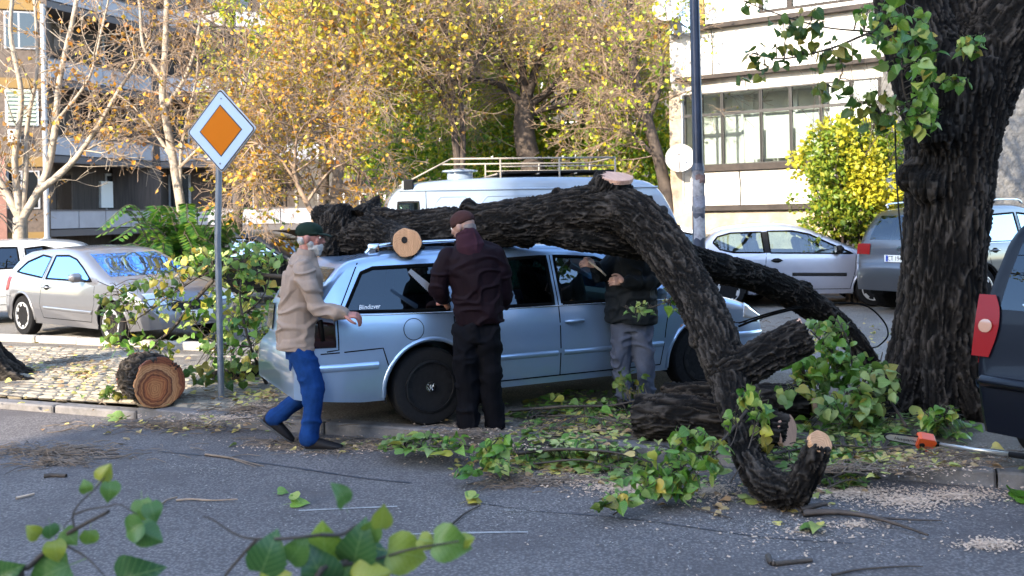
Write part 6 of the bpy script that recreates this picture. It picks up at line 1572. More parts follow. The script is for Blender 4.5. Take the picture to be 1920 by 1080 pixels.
hand(m3, p3_(1170, 528, -.20), (-.95, -.2, .1), (0, -1, .3), m_skin, 1, .9, 1.0)
rope = thing('wooden_stick', 'short pale stick held in the hand of the man in the dark parka', 'stick', tuple(p3_(1112, 497, -.26)))
mb = MB(); mb.tube([p3_(1104, 490, -.27), p3_(1126, 507, -.27), p3_(1136, 517, -.27)], [.010, .009, .007], 8); mb.build('shaft', m_pale, rope, True, world=True)
# ================================================================ SIGN, LAMP POST, DISHES, SAW, CABLE
m_galv = M('galvanised_grey', (.16, .18, .21), .5, .5, var=.2, vs=5)
m_bluew = M('sign_white', (.36, .46, .68), .7, spec=.2); m_org = M('sign_orange', (.42, .115, .002), .75, spec=.15); m_sblk = M('sign_black', (.012, .012, .014), .5); m_back = M('sign_back', (.35, .36, .38), .5, .5)  # the sign's white carries the blue of open shade in its colour
g = gp(415, 748, ZS)
sg_ = thing('road_sign', 'orange and white diamond priority sign on a thin grey post', 'road sign', (g.x, g.y, ZS), 0)
Ys = g.y
mb = MB(); mb.tube([(g.x, g.y, ZS-.1), (g.x-.004, g.y, 1.6), pt(411, 300, Ys)], .030, 14); mb.build('post', m_galv, sg_, True, world=True, sharp=60)
cs = pt(415, 245, Ys-.045); 
Mx = Matrix.Translation(cs) @ Matrix.Rotation(R(-22), 4, 'Z')
def diamond(name, h, y0, y1, mt, parent, rc=.03, zoff=0):
    pts = []
    for k in range(4):
        a = math.pi/2*k; cx, cz = math.cos(a)*(h-rc*1.414), math.sin(a)*(h-rc*1.414)
        for j in range(-4, 5): b = a+math.pi/4*j/4; pts.append((cx+rc*math.cos(b), cz+rc*math.sin(b)))
    n = len(pts); V = [Mx @ Vector((x, y0, z+zoff)) for x, z in pts]+[Mx @ Vector((x, y1, z+zoff)) for x, z in pts]
    Fc = [tuple(range(n)), tuple(range(2*n-1, n-1, -1))]+[(i, n+i, n+(i+1) % n, (i+1) % n) for i in range(n)]
    return fixn(part(name, V, Fc, mt, parent, world=True))
hs2 = .392
diamond('backing', hs2+.006, -.004, .016, m_back, sg_)
pl_ = diamond('border', hs2, -.0065, -.0042, m_sblk, sg_)
diamond('white_face', hs2-.020, -.0085, -.0067, m_bluew, pl_, .022)
diamond('inner_border', .248, -.0105, -.0087, m_sblk, pl_, .004)
diamond('orange_face', .232, -.0125, -.0107, m_org, pl_, .003)
mb = MB(); mb.box(-.05, .05, .012, .05, -.29, -.26, 0, Mx); mb.box(-.05, .05, .012, .05, .2, .23, 0, Mx); mb.build('bracket', m_galv, sg_, world=True)
mb = MB(); mb.tube([Mx @ Vector((-.012, -.014, -.31)), Mx @ Vector((-.012, .02, -.31))], .010, 8); mb.build('bolt', m_galv, sg_, world=True)
mb = MB(); mb.tube([Mx @ Vector((.012, -.014, .30)), Mx @ Vector((.012, .02, .30))], .008, 8); mb.build('bolt', m_galv, sg_, world=True)
# lamp post
g = gp(1314, 728, ZS)
lpst = thing('lamp_post', 'tall dark steel lamp post standing behind the hanging limb', 'lamp post', (g.x, g.y, ZS))
m_post = M('post_blue_grey', (.050, .058, .085), .5, .4, var=.3, vs=6, dirt=.7, dcol=(.16, .14, .13), ds=5)
top = pt(1301, -40, g.y); mid = pt(1310, 400, g.y)
mb = MB(); mb.tube([(g.x, g.y, ZS-.05), tuple(mid)], [.064, .060], 18); mb.build('lower_tube', m_post, lpst, True, world=True, sharp=60)
m_post2 = M('post_dark_blue', (.022, .030, .055), .4, .4, var=.3, vs=6)
m2_ = pt(1309, 316, g.y)
mb = MB(); mb.tube([tuple(mid), tuple(m2_)], [.060, .057], 18); mb.build('worn_tube', M('worn_post_paint', (.10, .10, .12), .7, .2, var=.5, vs=9, dirt=.9, dcol=(.30, .28, .27), ds=9), lpst, True, world=True, sharp=60)
up2 = m2_+(top-m2_)*2.0
mb = MB(); mb.tube([tuple(m2_), tuple(up2)], [.050, .042], 18); mb.build('upper_tube', m_post2, lpst, True, world=True, sharp=60)
mb = MB(); q1 = m2_-(top-m2_).normalized()*.02; mb.tube([tuple(q1), tuple(m2_+(top-m2_).normalized()*.05)], [.062, .052], 18); mb.build('collar', m_post, lpst, True, world=True, sharp=60)
mb = MB(); mb.tube([tuple(up2), tuple(up2+Vector((0, -.6, .4))), tuple(up2+Vector((0, -1.6, .5)))], [.04, .035, .03], 10); mb.build('arm', m_post2, lpst, True, world=True)
mb = MB(); e_ = up2+Vector((0, -1.9, .48)); mb.box(e_.x-.14, e_.x+.14, e_.y-.35, e_.y+.35, e_.z-.07, e_.z+.07, bev=.05); mb.build('lamp_head', m_back, lpst, world=True)
for i, (x, y, w_, h_, c_) in enumerate(((1306, 352, .05, .16, (.30, .29, .30)), (1312, 378, .06, .11, (.24, .24, .28)), (1309, 428, .07, .20, (.34, .33, .34)), (1316, 335, .05, .08, (.16, .10, .09)))):
    q = pt(x, y, g.y-.064); V = []; n = 6
    for k in range(n+1):
        a = -1.1+2.2*k/n*1.0; xx = mid.x+math.sin(a)*.0625+(pt(x, y, g.y).x-pt(1309, y, g.y).x)*.3; yy = g.y-math.cos(a)*.0625
        for s__ in (-1, 1): V.append((xx, yy, q.z+s__*h_/2*(1+.15*math.sin(k*2+i))))
    part('torn_poster', V, [(2*k, 2*k+2, 2*k+3, 2*k+1) for k in range(n)], M('torn_paper', c_, .9, var=.4, vs=25), lpst, world=True)
# dishes on the building corner
m_dish = M('dish_white', (.40, .38, .37), .6, dirt=.3, dcol=(.45, .35, .3)); m_dishg = M('dish_grey', (.33, .31, .29), .6)
def dish(name, label, px, py, Y, r_, look, mt, wall):
    c_ = pt(px, py, Y); t = thing(name, label, 'satellite dish', tuple(c_)); q = Vector(look).normalized().to_track_quat('Z', 'Y').to_matrix().to_4x4(); Mx_ = Matrix.Translation(c_) @ q
    prof = [(.001, -.10)]+[(r_*k/8, -.10+.10*(k/8)**2) for k in range(1, 9)]+[(r_*1.02, .004), (r_, -.012)]+[(r_*k/8, -.115+.10*(k/8)**2) for k in range(7, 0, -1)]+[(.001, -.115)]
    V, Fc = lathe(prof, 36, 'z', Mx_); part('reflector', V, Fc[:-2], mt, t, True, world=True)
    mb = MB(); mb.tube([Mx_ @ Vector((0, -r_, -.02)), Mx_ @ Vector((0, -r_*.55, r_*.8)), Mx_ @ Vector((0, -.0, r_*1.0))], .010, 6); mb.build('feed_arm', m_galv, t, True, world=True)
    mb = MB(); mb.tube([Mx_ @ Vector((0, -.02, r_*1.06)), Mx_ @ Vector((0, 0, r_*.9))], .028, 10); mb.build('receiver', m_back, t, True, world=True)
    mb = MB(); mb.tube([Mx_ @ Vector((0, 0, -.11)), Mx_ @ Vector((0, -.05, -.25)), wall], .022, 8); mb.build('wall_arm', m_galv, t, True, world=True)
    return t
dish('satellite_dish', 'white satellite dish low on the building corner, left of the lamp post', 1275, 296, 20.0, .30, (-.25, -1, .30), m_dish, tuple(pt(1292, 330, 20.5)))
dish('satellite_dish', 'big white satellite dish at the top edge of the picture', 1251, 14, 19.8, .30, (-.3, -1, .35), m_dish, tuple(pt(1285, 50, 20.5)))
dish('satellite_dish', 'grey satellite dish turned aside below the top white one', 1268, 46, 20.1, .26, (.80, -.55, .25), m_dishg, tuple(pt(1288, 80, 20.5)))
# pole saw
g0, g1 = gp(1664, 824, ZS+.05), gp(1722, 834, ZS+.05)
ps = thing('pole_saw', 'orange headed pole chainsaw lying on the pavement in front of the standing tree', 'pole saw', tuple(gp(1735, 842, ZS)))
m_or = M('orange_plastic', (.62, .085, .018), .4, coat=.5); m_bar = M('bar_steel', (.62, .64, .66), .35, .6)
hd = pt(1735, 829, g1.y); dd = (pt(1722, 827, g1.y)-pt(1664, 818, g1.y+.02)).normalized(); up_ = Vector((0, -.55, 1)); up_ = (up_-dd*up_.dot(dd)).normalized(); nn_ = dd.cross(up_)
Mp = Matrix.Identity(4)
for i in range(3): Mp[i][0] = dd[i]; Mp[i][1] = nn_[i]; Mp[i][2] = up_[i]; Mp[i][3] = hd[i]
if Mp.to_3x3().determinant() < 0: pass
def outl(pts, y0, y1, name, mt, parent):
    n = len(pts); V = [Mp @ Vector((x, y0, z)) for x, z in pts]+[Mp @ Vector((x, y1, z)) for x, z in pts]
    return fixn(part(name, V, [tuple(range(n)), tuple(range(2*n-1, n-1, -1))]+[(i, n+i, n+(i+1) % n, (i+1) % n) for i in range(n)], mt, parent, world=True))
fsgn = -1 if nn_.y > 0 else 1
bar = outl([(-.255, -.018), (-.268, -.006), (-.270, .006), (-.262, .018), (-.245, .026), (-.05, .036), (-.03, .03), (-.03, -.035), (-.05, -.036), (-.24, -.024)], -.004, .004, 'guide_bar', m_bar, ps)
ch = outl([(-.262, -.022), (-.278, -.006), (-.279, .008), (-.268, .024), (-.247, .032), (-.05, .042), (-.05, .036), (-.245, .026), (-.262, .018), (-.270, .006), (-.268, -.006), (-.255, -.018), (-.24, -.024), (-.05, -.036), (-.05, -.042), (-.24, -.030)], -.006, .006, 'chain', m_black, ps)
hd_ = outl([(-.06, .045), (-.04, .055), (.045, .052), (.06, .035), (.055, -.02), (.045, -.055), (.02, -.062), (0, -.045), (-.04, -.045), (-.06, -.03)], -.035, .035, 'saw_head', m_or, ps)
V, Fc = lathe([(.018, 0), (.018, .006), (.010, .007), (.001, .003)], 16, 'z', Mp @ Matrix.Translation((-.03, fsgn*.035, .0)) @ Matrix.Rotation(math.pi/2*fsgn*-1, 4, 'X')); part('cap_nut', V, Fc, m_black, hd_, True, world=True)
tq = text_part('lettering', 'Husqvarna', .036, m_ink, ps, (0, 0, 0), (0, 0, 0), .0006, sx=.95)
ex = dd; ez = nn_*fsgn; ey = ez.cross(ex)
Mt = Matrix.Identity(4)
for i in range(3): Mt[i][0] = ex[i]; Mt[i][1] = ey[i]; Mt[i][2] = ez[i]
o_ = Mp @ Vector((-.135, fsgn*.0045, -.002))
for i in range(3): Mt[i][3] = o_[i]
Ml = inv_of(ps) @ Mt; tq.location = Ml.to_translation(); tq.rotation_euler = Ml.to_euler()
pe = pt(1892, 852, gp(1892, 862, ZS+.03).y); pf = pt(2060, 874, gp(2060, 888, ZS+.03).y)
mb = MB(); mb.tube([hd+dd*.05, hd+dd*.09], .022, 10); mb.build('gear_case', m_black, ps, True, world=True)
mb = MB(); mb.tube([hd+dd*.08, pe], .0125, 10); mb.build('pole', M('aluminium_pole', (.55, .55, .54), .35, .7), ps, True, world=True)
mb = MB(); mb.tube([pe, pf], .019, 10); mb.build('grip', m_black, ps, True, world=True)
# thin bent branch looping from the wagon nose to the right
cb = thing('bent_branch', 'long thin bare branch looping from the car nose round the black limb', 'branch', tuple(pt(1400, 600, 8.6)))
P_, Rr = catmull([pt(1385, 612, 8.3), pt(1430, 595, 8.4), pt(1500, 577, 8.6), pt(1560, 569, 9.2), pt(1620, 572, 9.3), pt(1655, 600, 9.2), pt(1665, 628, 9.1), pt(1648, 648, 9.0), pt(1636, 652, 8.9)], [.010, .010, .011, .010, .009, .009, .008, .007, .006], 6)
mb = MB(); mb.tube(P_, Rr, 6); mb.build('stem', b_black, cb, True, world=True)
P_, Rr = catmull([pt(1385, 606, 8.32), pt(1440, 588, 8.4), pt(1500, 573, 8.6)], [.007, .008, .008], 6); mb = MB(); mb.tube(P_, Rr, 6); mb.build('side_stem', b_black, cb, True, world=True)
# thin cord hanging in front of the standing tree
hc_ = thing('hanging_cord', 'thin dark cord hanging down the left side of the standing tree', 'cord', tuple(pt(1690, 400, 7.55)))
P_, Rr = catmull([pt(1678, 230, 7.5), pt(1680, 300, 7.5), pt(1684, 380, 7.5), pt(1692, 470, 7.55)], [.006]*4, 6); mb = MB(); mb.tube(P_, Rr, 6); mb.build('strand', m_black, hc_, True, world=True)
# ================================================================ CUT BRANCHES AND LITTER
def heart(seed, fold, curl, twist):
    half = [(0, .07), (.10, .0), (.24, -.03), (.40, .06), (.475, .24), (.45, .44), (.34, .64), (.20, .82), (.07, .97), (0, 1.08)]
    rnd = random.Random(seed); V = []; sp_ = [(0, .07), (0, .2), (0, .35), (0, .5), (0, .66), (0, .82), (0, 1.08)]
    def z(x, y): return fold*abs(x)-curl*(y-.3)**2+twist*x*y+.03*math.sin(y*9+seed)*abs(x)*2
    V = [(x, y, z(x, y)) for x, y in sp_]; ns = len(sp_); Fc = []
    for sg in (-1, 1):
        o = len(V)
        V += [(sg*x*rnd.uniform(.93, 1.05), y, z(sg*x, y)) for x, y in half[1:-1]]
        # fan between spine and rim
        link_ = [(0, 0), (1, 0), (2, 1), (3, 2), (4, 3), (5, 4), (6, 4), (7, 5)]
        for k in range(7):
            a, b = o+k, o+k+1; s0, s1 = link_[k][1], link_[k+1][1]
            f = [s0, a, b] if s0 == s1 else [s0, a, b, s1]
            Fc.append(tuple(f if sg > 0 else f[::-1]))
        f = [5, o+7, 6]; Fc.append(tuple(f if sg > 0 else f[::-1]))
    n = len(V); V += [(-.012, .07, 0), (.012, .07, 0), (.01, -.42, -.10), (-.01, -.42, -.10)]; Fc.append((n, n+1, n+2, n+3))
    return V, Fc
def heart_hi(seed, fold, curl, twist):
    rnd = random.Random(seed+50); rows, cols = 18, 8; V = []; Fc = []; ph = rnd.uniform(0, 6)
    for i in range(rows+1):
        t = i/rows; w = .52*math.sin(math.pi*min(1, t**.62))**.85*(1-.25*t**3)+.002
        for j in range(cols+1):
            c = (j-cols/2)/(cols/2); e = 1+.025*math.sin(70*t+ph)*(abs(c) > .9); x = w*c*e; y = 1.06*t-.13*abs(c)**1.4*(1-t)**4*(1 if t > 0 else 0)-.02*abs(c)
            V.append((x, y, fold*abs(x)-curl*(y-.3)**2+twist*x*y+.035*math.sin(8*y+ph+2*c)*c*c))
    for i in range(rows):
        for j in range(cols): a = i*(cols+1)+j; Fc.append((a, a+1, a+cols+2, a+cols+1))
    n = len(V); V += [(-.012, .04, 0), (.012, .04, 0), (.01, -.45, -.10), (-.01, -.45, -.10)]; Fc.append((n, n+1, n+2, n+3))
    return V, Fc
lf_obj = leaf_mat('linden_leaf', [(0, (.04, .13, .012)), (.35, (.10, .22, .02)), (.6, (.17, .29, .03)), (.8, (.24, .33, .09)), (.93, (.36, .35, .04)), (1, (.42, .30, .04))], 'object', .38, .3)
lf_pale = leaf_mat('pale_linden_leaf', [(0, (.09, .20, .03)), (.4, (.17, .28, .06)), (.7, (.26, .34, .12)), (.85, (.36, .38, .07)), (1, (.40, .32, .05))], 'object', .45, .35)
lf_dkl = leaf_mat('shaded_linden_leaf', [(0, (.03, .08, .012)), (.5, (.08, .14, .016)), (.8, (.18, .18, .02)), (1, (.28, .20, .03))], 'object', .45, .35)  # darker copy of the leaf colours, with shade mixed in
lf_mass = leaf_mat('linden_leaf_mass', [(0, (.10, .22, .03)), (.4, (.24, .36, .06)), (.7, (.40, .46, .16)), (.9, (.52, .44, .07)), (1, (.40, .24, .06))], 'island', .45, .3)
lf_near = leaf_mat('near_linden_leaf', [(0, (.03, .09, .025)), (.4, (.07, .16, .03)), (.7, (.16, .25, .03)), (1, (.30, .30, .03))], 'object', .4, .3)
hearts = {}
for key, mt in (('g', lf_obj), ('p', lf_pale), ('d', lf_dkl), ('n', lf_near)):
    hearts[key] = []
    for i in range(7):
        V, Fc = (heart_hi if key == 'n' else heart)(i, (.10, .35, -.2, .5, .2, -.35, .15)[i], (.15, .5, .3, .1, .8, .4, .6)[i], (.1, -.2, .3, 0, -.3, .2, 0)[i]); me = mk_mesh('leaf', V, Fc, mt, True); hearts[key].append(me)
def rot_for(d, n):
    d = Vector(d).normalized(); n = Vector(n); n = (n-d*n.dot(d)).normalized() if (n-d*n.dot(d)).length > 1e-4 else Vector((0, 0, 1)); x = d.cross(n)
    m_ = Matrix((x, d, n)).transposed(); return m_
def put_leaf(parent, p, size, d, n, key='g'):
    o = bpy.data.objects.new('leaf', random.choice(hearts[key])); C.objects.link(o); o.parent = parent
    pl = parent.location; o.location = (p[0]-pl.x, p[1]-pl.y, p[2]-pl.z); o.rotation_euler = rot_for(d, n).to_euler(); o.scale = (size,)*3
    return o
def mass_leaves(name, parent, items, mt):
    V = []; Fc = []; hs_ = [heart(i, .3*(-1)**i, .4, .2) for i in range(4)]
    for p, size, d, n in items:
        v, f = random.choice(hs_); A = np.array(v)*size; m_ = np.array(rot_for(d, n)); A = A @ m_.T+np.array(tuple(p)); o = len(V); V += A.tolist(); Fc += [tuple(i+o for i in q) for q in f]
    o = part(name, np.array(V), Fc, mt, parent, True, world=parent is not None); o['kind'] = 'stuff'; return o
def leaf_dirs(hang, flat_):
    d = rv(); d.z = d.z*.5-hang; n = rv(.6)+Vector((0, -.25, flat_)); return d, n
def leafy(name, label, cat, base, stems, blobs, size=.09, group=None, bark=None, hang=.6, flat_=1.0, z_ground=None, twig_r=.004, limit=300):
    """stems: [(points, r0, r1)]; blobs: [(px,py,rx,ry,n,Ylo,Yhi,key)] leaf positions given as ellipses seen in the photo at a depth range,
    or with Ylo None: lying on the ground, heaped up to Yhi metres"""
    t = thing(name, label, cat, tuple(base), 0, group); out = []
    for pts, r0, r1 in stems:
        Q, Rr = catmull(pts, list(np.linspace(r0, r1, len(pts))), 5)
        for i in range(len(Q)-1): out.append((Vector(Q[i]), Vector(Q[i+1]), Rr[i], Rr[i+1]))
    allp = np.array([tuple(s_[0]) for s_ in out]) if out else None
    items = []
    for px, py, rx, ry, n, ya, yb, key in blobs:
        for _ in range(n):
            a = random.uniform(0, 2*math.pi); r_ = math.sqrt(random.random()); x, y = px+rx*r_*math.cos(a), py+ry*r_*math.sin(a)
            if ya is None:
                q = gp(x, y, z_ground if z_ground is not None else ZS); hh = yb*(1-r_*.8)*random.random()**1.3; q.z += .012+hh; d, nn = leaf_dirs(.0 if hh < .06 else .4, 1.6)
                if hh < .05: nn = Vector((random.gauss(0, .22), random.gauss(0, .22), 1)); d.z = 0
            else: q = pt(x, y, random.uniform(ya, yb)); q.z = max(q.z, ZS+.02); d, nn = leaf_dirs(hang, flat_)
            items.append((q, size*random.uniform(.5, 1.12), d, nn, key))
    # twigs joining leaves to the nearest stem
    if allp is not None:
        for q, sz, d, nn, key in items:
            if random.random() < .45:
                k = np.argmin(np.linalg.norm(allp-np.array(tuple(q)), axis=1)); b = Vector(allp[k])
                if (b-q).length < .55:
                    mid = b.lerp(q, .5)+Vector((0, 0, .03)); e = q-Vector(d).normalized()*sz*.4
                    out.append((b, mid, twig_r, twig_r*.8)); out.append((mid, e, twig_r*.8, twig_r*.5))
        limbs_object('stem', out, bark or b_tw, t, thr=.02)
    items.sort(key=lambda s_: s_[0].y)
    for q, sz, d, nn, key in items[:limit]: put_leaf(t, q, sz, d, nn, key)
    if len(items) > limit: mass_leaves('leaf_heap', t, [(a, b, c, d) for a, b, c, d, e in items[limit:]], lf_mass)
    return t
b_tw = plain_bark('branch_bark', (.020, .015, .012), (.085, .065, .05)); b_tg = plain_bark('green_twig', (.06, .06, .025), (.14, .13, .06))

G_ = lambda x, y, z=ZS: gp(x, y, z)
# heap in front of the wagon and along the kerb
leafy('leaf_heap_branch', 'flat heap of cut linden leaves on the kerb in front of the walking man', 'branch', G_(790, 838, 0),
  [([G_(715, 842, .05), G_(790, 838, .12), G_(880, 836, .14)], .010, .005)], [(750, 838, 42, 14, 30, None, .10, 'p'), (800, 838, 48, 15, 42, None, .12, 'p'), (850, 842, 38, 14, 30, None, .12, 'g')], .095)
leafy('leafy_branch', 'bright green leafy sprig sticking up from the kerb below the man with the saw', 'branch', G_(930, 880, 0),
  [([G_(965, 905, .02), pt(935, 880, 6.6), pt(915, 850, 6.6), pt(938, 818, 6.6)], .009, .004), ([pt(935, 880, 6.6), pt(900, 880, 6.5), pt(870, 890, 6.4)], .006, .003)],
  [(932, 832, 22, 20, 26, 6.5, 6.75, 'g'), (912, 865, 26, 22, 26, 6.45, 6.7, 'g'), (880, 893, 24, 14, 16, 6.2, 6.4, 'g'), (935, 890, 22, 16, 16, 6.3, 6.5, 'p')], .085, z_ground=0)
leafy('leafy_branch', 'long low heap of green and yellow leaves on the kerb left of the logs', 'branch', G_(1060, 850, 0),
  [([G_(970, 850, .08), G_(1060, 842, .15), G_(1160, 850, .12), G_(1230, 870, .06)], .014, .006), ([G_(1000, 870, .04), G_(1090, 862, .1), G_(1150, 880, .05)], .008, .004)],
  [(1010, 842, 62, 22, 60, None, .15, 'g'), (1085, 852, 72, 24, 78, None, .16, 'g'), (1060, 868, 90, 16, 52, None, .08, 'p'), (1160, 862, 60, 22, 56, None, .12, 'p'), (1170, 890, 60, 20, 30, None, .03, 'p')], .09, z_ground=.02)
leafy('leafy_branch', 'leafy cut branch on the pavement at the feet of the man in the dark parka', 'branch', G_(1090, 790),
  [([G_(960, 770, ZS+.08), G_(1060, 762, ZS+.14), G_(1150, 760, ZS+.12), G_(1230, 740, ZS+.2)], .014, .006), ([G_(1000, 780, ZS+.03), G_(1110, 782, ZS+.10), G_(1190, 800, ZS+.05)], .009, .004)],
  [(1090, 762, 90, 24, 80, None, .18, 'g'), (1130, 790, 80, 26, 76, None, .14, 'g'), (1010, 775, 60, 22, 44, None, .08, 'd'), (1040, 810, 70, 20, 50, None, .05, 'p'), (1178, 715, 34, 24, 26, 8.0, 8.1, 'd')], .09)
# branch spilling onto the road left of the limb foot
leafy('leafy_branch', 'fresh green leafy branch drooping onto the road left of the limb foot', 'branch', G_(1230, 930, 0),
  [([pt(1400, 770, 6.3), pt(1350, 830, 6.1), pt(1290, 865, 5.95), pt(1225, 910, 5.8), pt(1150, 965, 5.62)], .014, .005), ([pt(1350, 830, 6.1), pt(1300, 820, 6.05), pt(1250, 850, 5.9)], .008, .004), ([pt(1290, 865, 5.95), pt(1260, 905, 5.8), pt(1280, 930, 5.75)], .007, .004), ([pt(1370, 810, 6.1), pt(1330, 850, 5.9), pt(1300, 900, 5.8)], .007, .004)],
  [(1295, 828, 42, 26, 46, 5.95, 6.15, 'g'), (1255, 865, 46, 30, 44, 5.8, 6.0, 'g'), (1310, 875, 34, 30, 34, 5.8, 6.0, 'g'), (1225, 905, 44, 30, 44, 5.7, 5.9, 'g'), (1275, 915, 34, 28, 26, 5.65, 5.8, 'g'), (1165, 950, 34, 20, 24, 5.55, 5.7, 'g'), (1130, 972, 16, 14, 8, 5.45, 5.6, 'd'), (1345, 850, 22, 30, 20, 5.9, 6.1, 'p')], .085, hang=.9, flat_=.5)
leafy('leafy_twig', 'leafy twig hanging over the dark stem just above the limb foot', 'branch', pt(1400, 760, 6.2),
  [([pt(1370, 905, 5.9), pt(1400, 850, 6.0), pt(1415, 790, 6.1), pt(1405, 730, 6.2)], .007, .003), ([pt(1330, 860, 5.95), pt(1370, 835, 6.0), pt(1385, 790, 6.05)], .005, .003)],
  [(1405, 735, 20, 20, 14, 6.1, 6.2, 'g'), (1425, 775, 18, 30, 18, 6.0, 6.15, 'g'), (1372, 790, 12, 18, 6, 6.0, 6.1, 'g'), (1432, 820, 14, 22, 8, 6.0, 6.1, 'd')], .09, hang=1.2, flat_=.3)
# the big heap between limb and standing tree
leafy('leafy_branch', 'upright bright green leafy crown piece right of the pink sawn limb end', 'branch', G_(1560, 730),
  [([G_(1640, 760, ZS+.1), pt(1600, 700, 7.9), pt(1560, 660, 7.9), pt(1520, 620, 7.9)], .016, .006), ([pt(1600, 700, 7.9), pt(1560, 700, 7.8), pt(1500, 720, 7.7)], .010, .005), ([pt(1600, 700, 7.9), pt(1590, 640, 7.9), pt(1570, 600, 7.9)], .009, .004)],
  [(1560, 640, 48, 32, 52, 7.7, 8.1, 'g'), (1550, 690, 60, 34, 80, 7.5, 8.0, 'g'), (1600, 700, 44, 40, 50, 7.5, 8.0, 'g'), (1510, 690, 40, 26, 36, 7.5, 7.9, 'g'), (1495, 735, 60, 18, 40, 7.4, 7.8, 'p'), (1550, 608, 40, 14, 18, 7.9, 8.2, 'p')], .10, hang=.8, flat_=.5)
leafy('leafy_branch', 'pale green leafy heap piled against the foot of the standing tree', 'branch', G_(1630, 780),
  [([G_(1700, 800, ZS+.05), pt(1660, 740, 7.4), pt(1620, 720, 7.3), pt(1560, 760, 7.2)], .014, .006), ([pt(1660, 740, 7.4), pt(1650, 690, 7.4), pt(1655, 660, 7.4)], .008, .004), ([pt(1620, 720, 7.3), pt(1600, 770, 7.1), pt(1570, 800, 7.0)], .009, .004)],
  [(1640, 725, 44, 44, 66, 7.1, 7.5, 'p'), (1590, 760, 56, 28, 70, 7.0, 7.3, 'p'), (1640, 790, 66, 22, 70, None, .16, 'p'), (1560, 800, 60, 20, 54, None, .12, 'g'), (1655, 700, 26, 26, 24, 7.2, 7.5, 'd')], .10)
leafy('leafy_branch', 'flat spread of cut leaves on the pavement behind the pale sawn stub', 'branch', G_(1600, 840),
  [([G_(1450, 850, ZS+.05), G_(1560, 835, ZS+.06), G_(1680, 845, ZS+.04)], .010, .005), ([G_(1600, 850, ZS+.03), G_(1690, 835, ZS+.08)], .008, .004)],
  [(1590, 838, 90, 24, 110, None, .06, 'p'), (1500, 850, 70, 22, 70, None, .06, 'g'), (1600, 862, 70, 14, 50, None, .03, 'g'), (1660, 830, 46, 20, 40, None, .08, 'p'), (1470, 870, 40, 14, 26, None, .05, 'p')], .095)
leafy('leafy_twig', 'pale leaves lying in the gutter between stub and kerb', 'branch', G_(1590, 905, 0), [([G_(1550, 915, .03), G_(1590, 900, .08), G_(1625, 905, .05)], .006, .003)], [(1580, 908, 44, 16, 26, None, .09, 'p')], .095, z_ground=0)
leafy('leafy_branch', 'leafy sprigs on the pavement between standing tree and navy car', 'branch', G_(1760, 810),
  [([G_(1720, 820, ZS+.02), pt(1755, 790, 7.0), pt(1790, 770, 7.0)], .008, .004), ([pt(1755, 790, 7.0), pt(1730, 770, 7.0)], .006, .004)],
  [(1760, 778, 40, 18, 34, 6.9, 7.1, 'g'), (1740, 805, 60, 20, 52, None, .12, 'p'), (1790, 812, 40, 22, 40, None, .12, 'g')], .095)
# hanging leaves by the parka and the limb
leafy('leafy_twig', 'small blurred leafy twig hanging in front of the dark parka', 'branch', pt(1215, 575, 7.7), [([pt(1262, 560, 7.4), pt(1225, 575, 7.6), pt(1190, 580, 7.7), pt(1168, 575, 7.7)], .005, .002)], [(1198, 578, 32, 16, 18, 7.6, 7.7, 'p'), (1255, 560, 20, 30, 20, 7.35, 7.5, 'g')], .075)
# heap left, behind the sign post
leafy('leafy_branch', 'large leafy crown heap behind the sign post with dark stems reaching left', 'branch', G_(440, 715),
  [([pt(560, 520, 9.4), pt(500, 516, 9.6), pt(430, 505, 9.7), pt(370, 520, 9.8), pt(310, 560, 9.9)], .024, .008), ([pt(400, 525, 9.7), pt(360, 570, 9.7), pt(320, 620, 9.7), pt(270, 660, 9.7), pt(240, 720, 9.5)], .024, .007), ([pt(360, 570, 9.7), pt(300, 560, 9.8), pt(240, 570, 9.9)], .008, .004),
   ([G_(500, 720), pt(470, 650, 9.5), pt(450, 560, 9.6), pt(460, 480, 9.6)], .02, .006), ([pt(470, 650, 9.5), pt(400, 640, 9.5), pt(360, 600, 9.6)], .01, .004), ([pt(440, 600, 9.6), pt(490, 560, 9.6), pt(510, 500, 9.6)], .01, .004)],
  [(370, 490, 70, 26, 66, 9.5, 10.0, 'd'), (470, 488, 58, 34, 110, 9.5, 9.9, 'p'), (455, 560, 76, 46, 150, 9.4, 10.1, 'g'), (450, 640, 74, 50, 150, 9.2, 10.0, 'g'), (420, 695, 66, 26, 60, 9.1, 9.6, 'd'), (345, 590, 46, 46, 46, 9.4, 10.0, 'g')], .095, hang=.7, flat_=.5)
leafy('leafy_branch', 'sparse leafy branch reaching left in front of the dusty silver hatchback', 'branch', G_(260, 690),
  [([pt(370, 520, 9.5), pt(310, 560, 9.5), pt(250, 600, 9.5), pt(205, 600, 9.5)], .01, .004), ([pt(310, 560, 9.5), pt(290, 530, 9.5), pt(300, 500, 9.5)], .006, .003), ([pt(250, 600, 9.5), pt(225, 560, 9.5), pt(215, 530, 9.5)], .006, .003), ([pt(300, 640, 9.5), pt(260, 680, 9.4), pt(235, 725, 9.2), pt(228, 750, 9.1)], .008, .004)],
  [(215, 580, 34, 50, 44, 9.3, 9.7, 'd'), (275, 560, 44, 40, 48, 9.3, 9.7, 'd'), (310, 520, 40, 26, 30, 9.3, 9.7, 'd'), (240, 640, 50, 26, 36, 9.2, 9.6, 'g'), (215, 735, 28, 12, 18, 8.9, 9.1, 'd'), (300, 660, 40, 24, 24, 9.2, 9.5, 'd')], .085, hang=.9, flat_=.3)
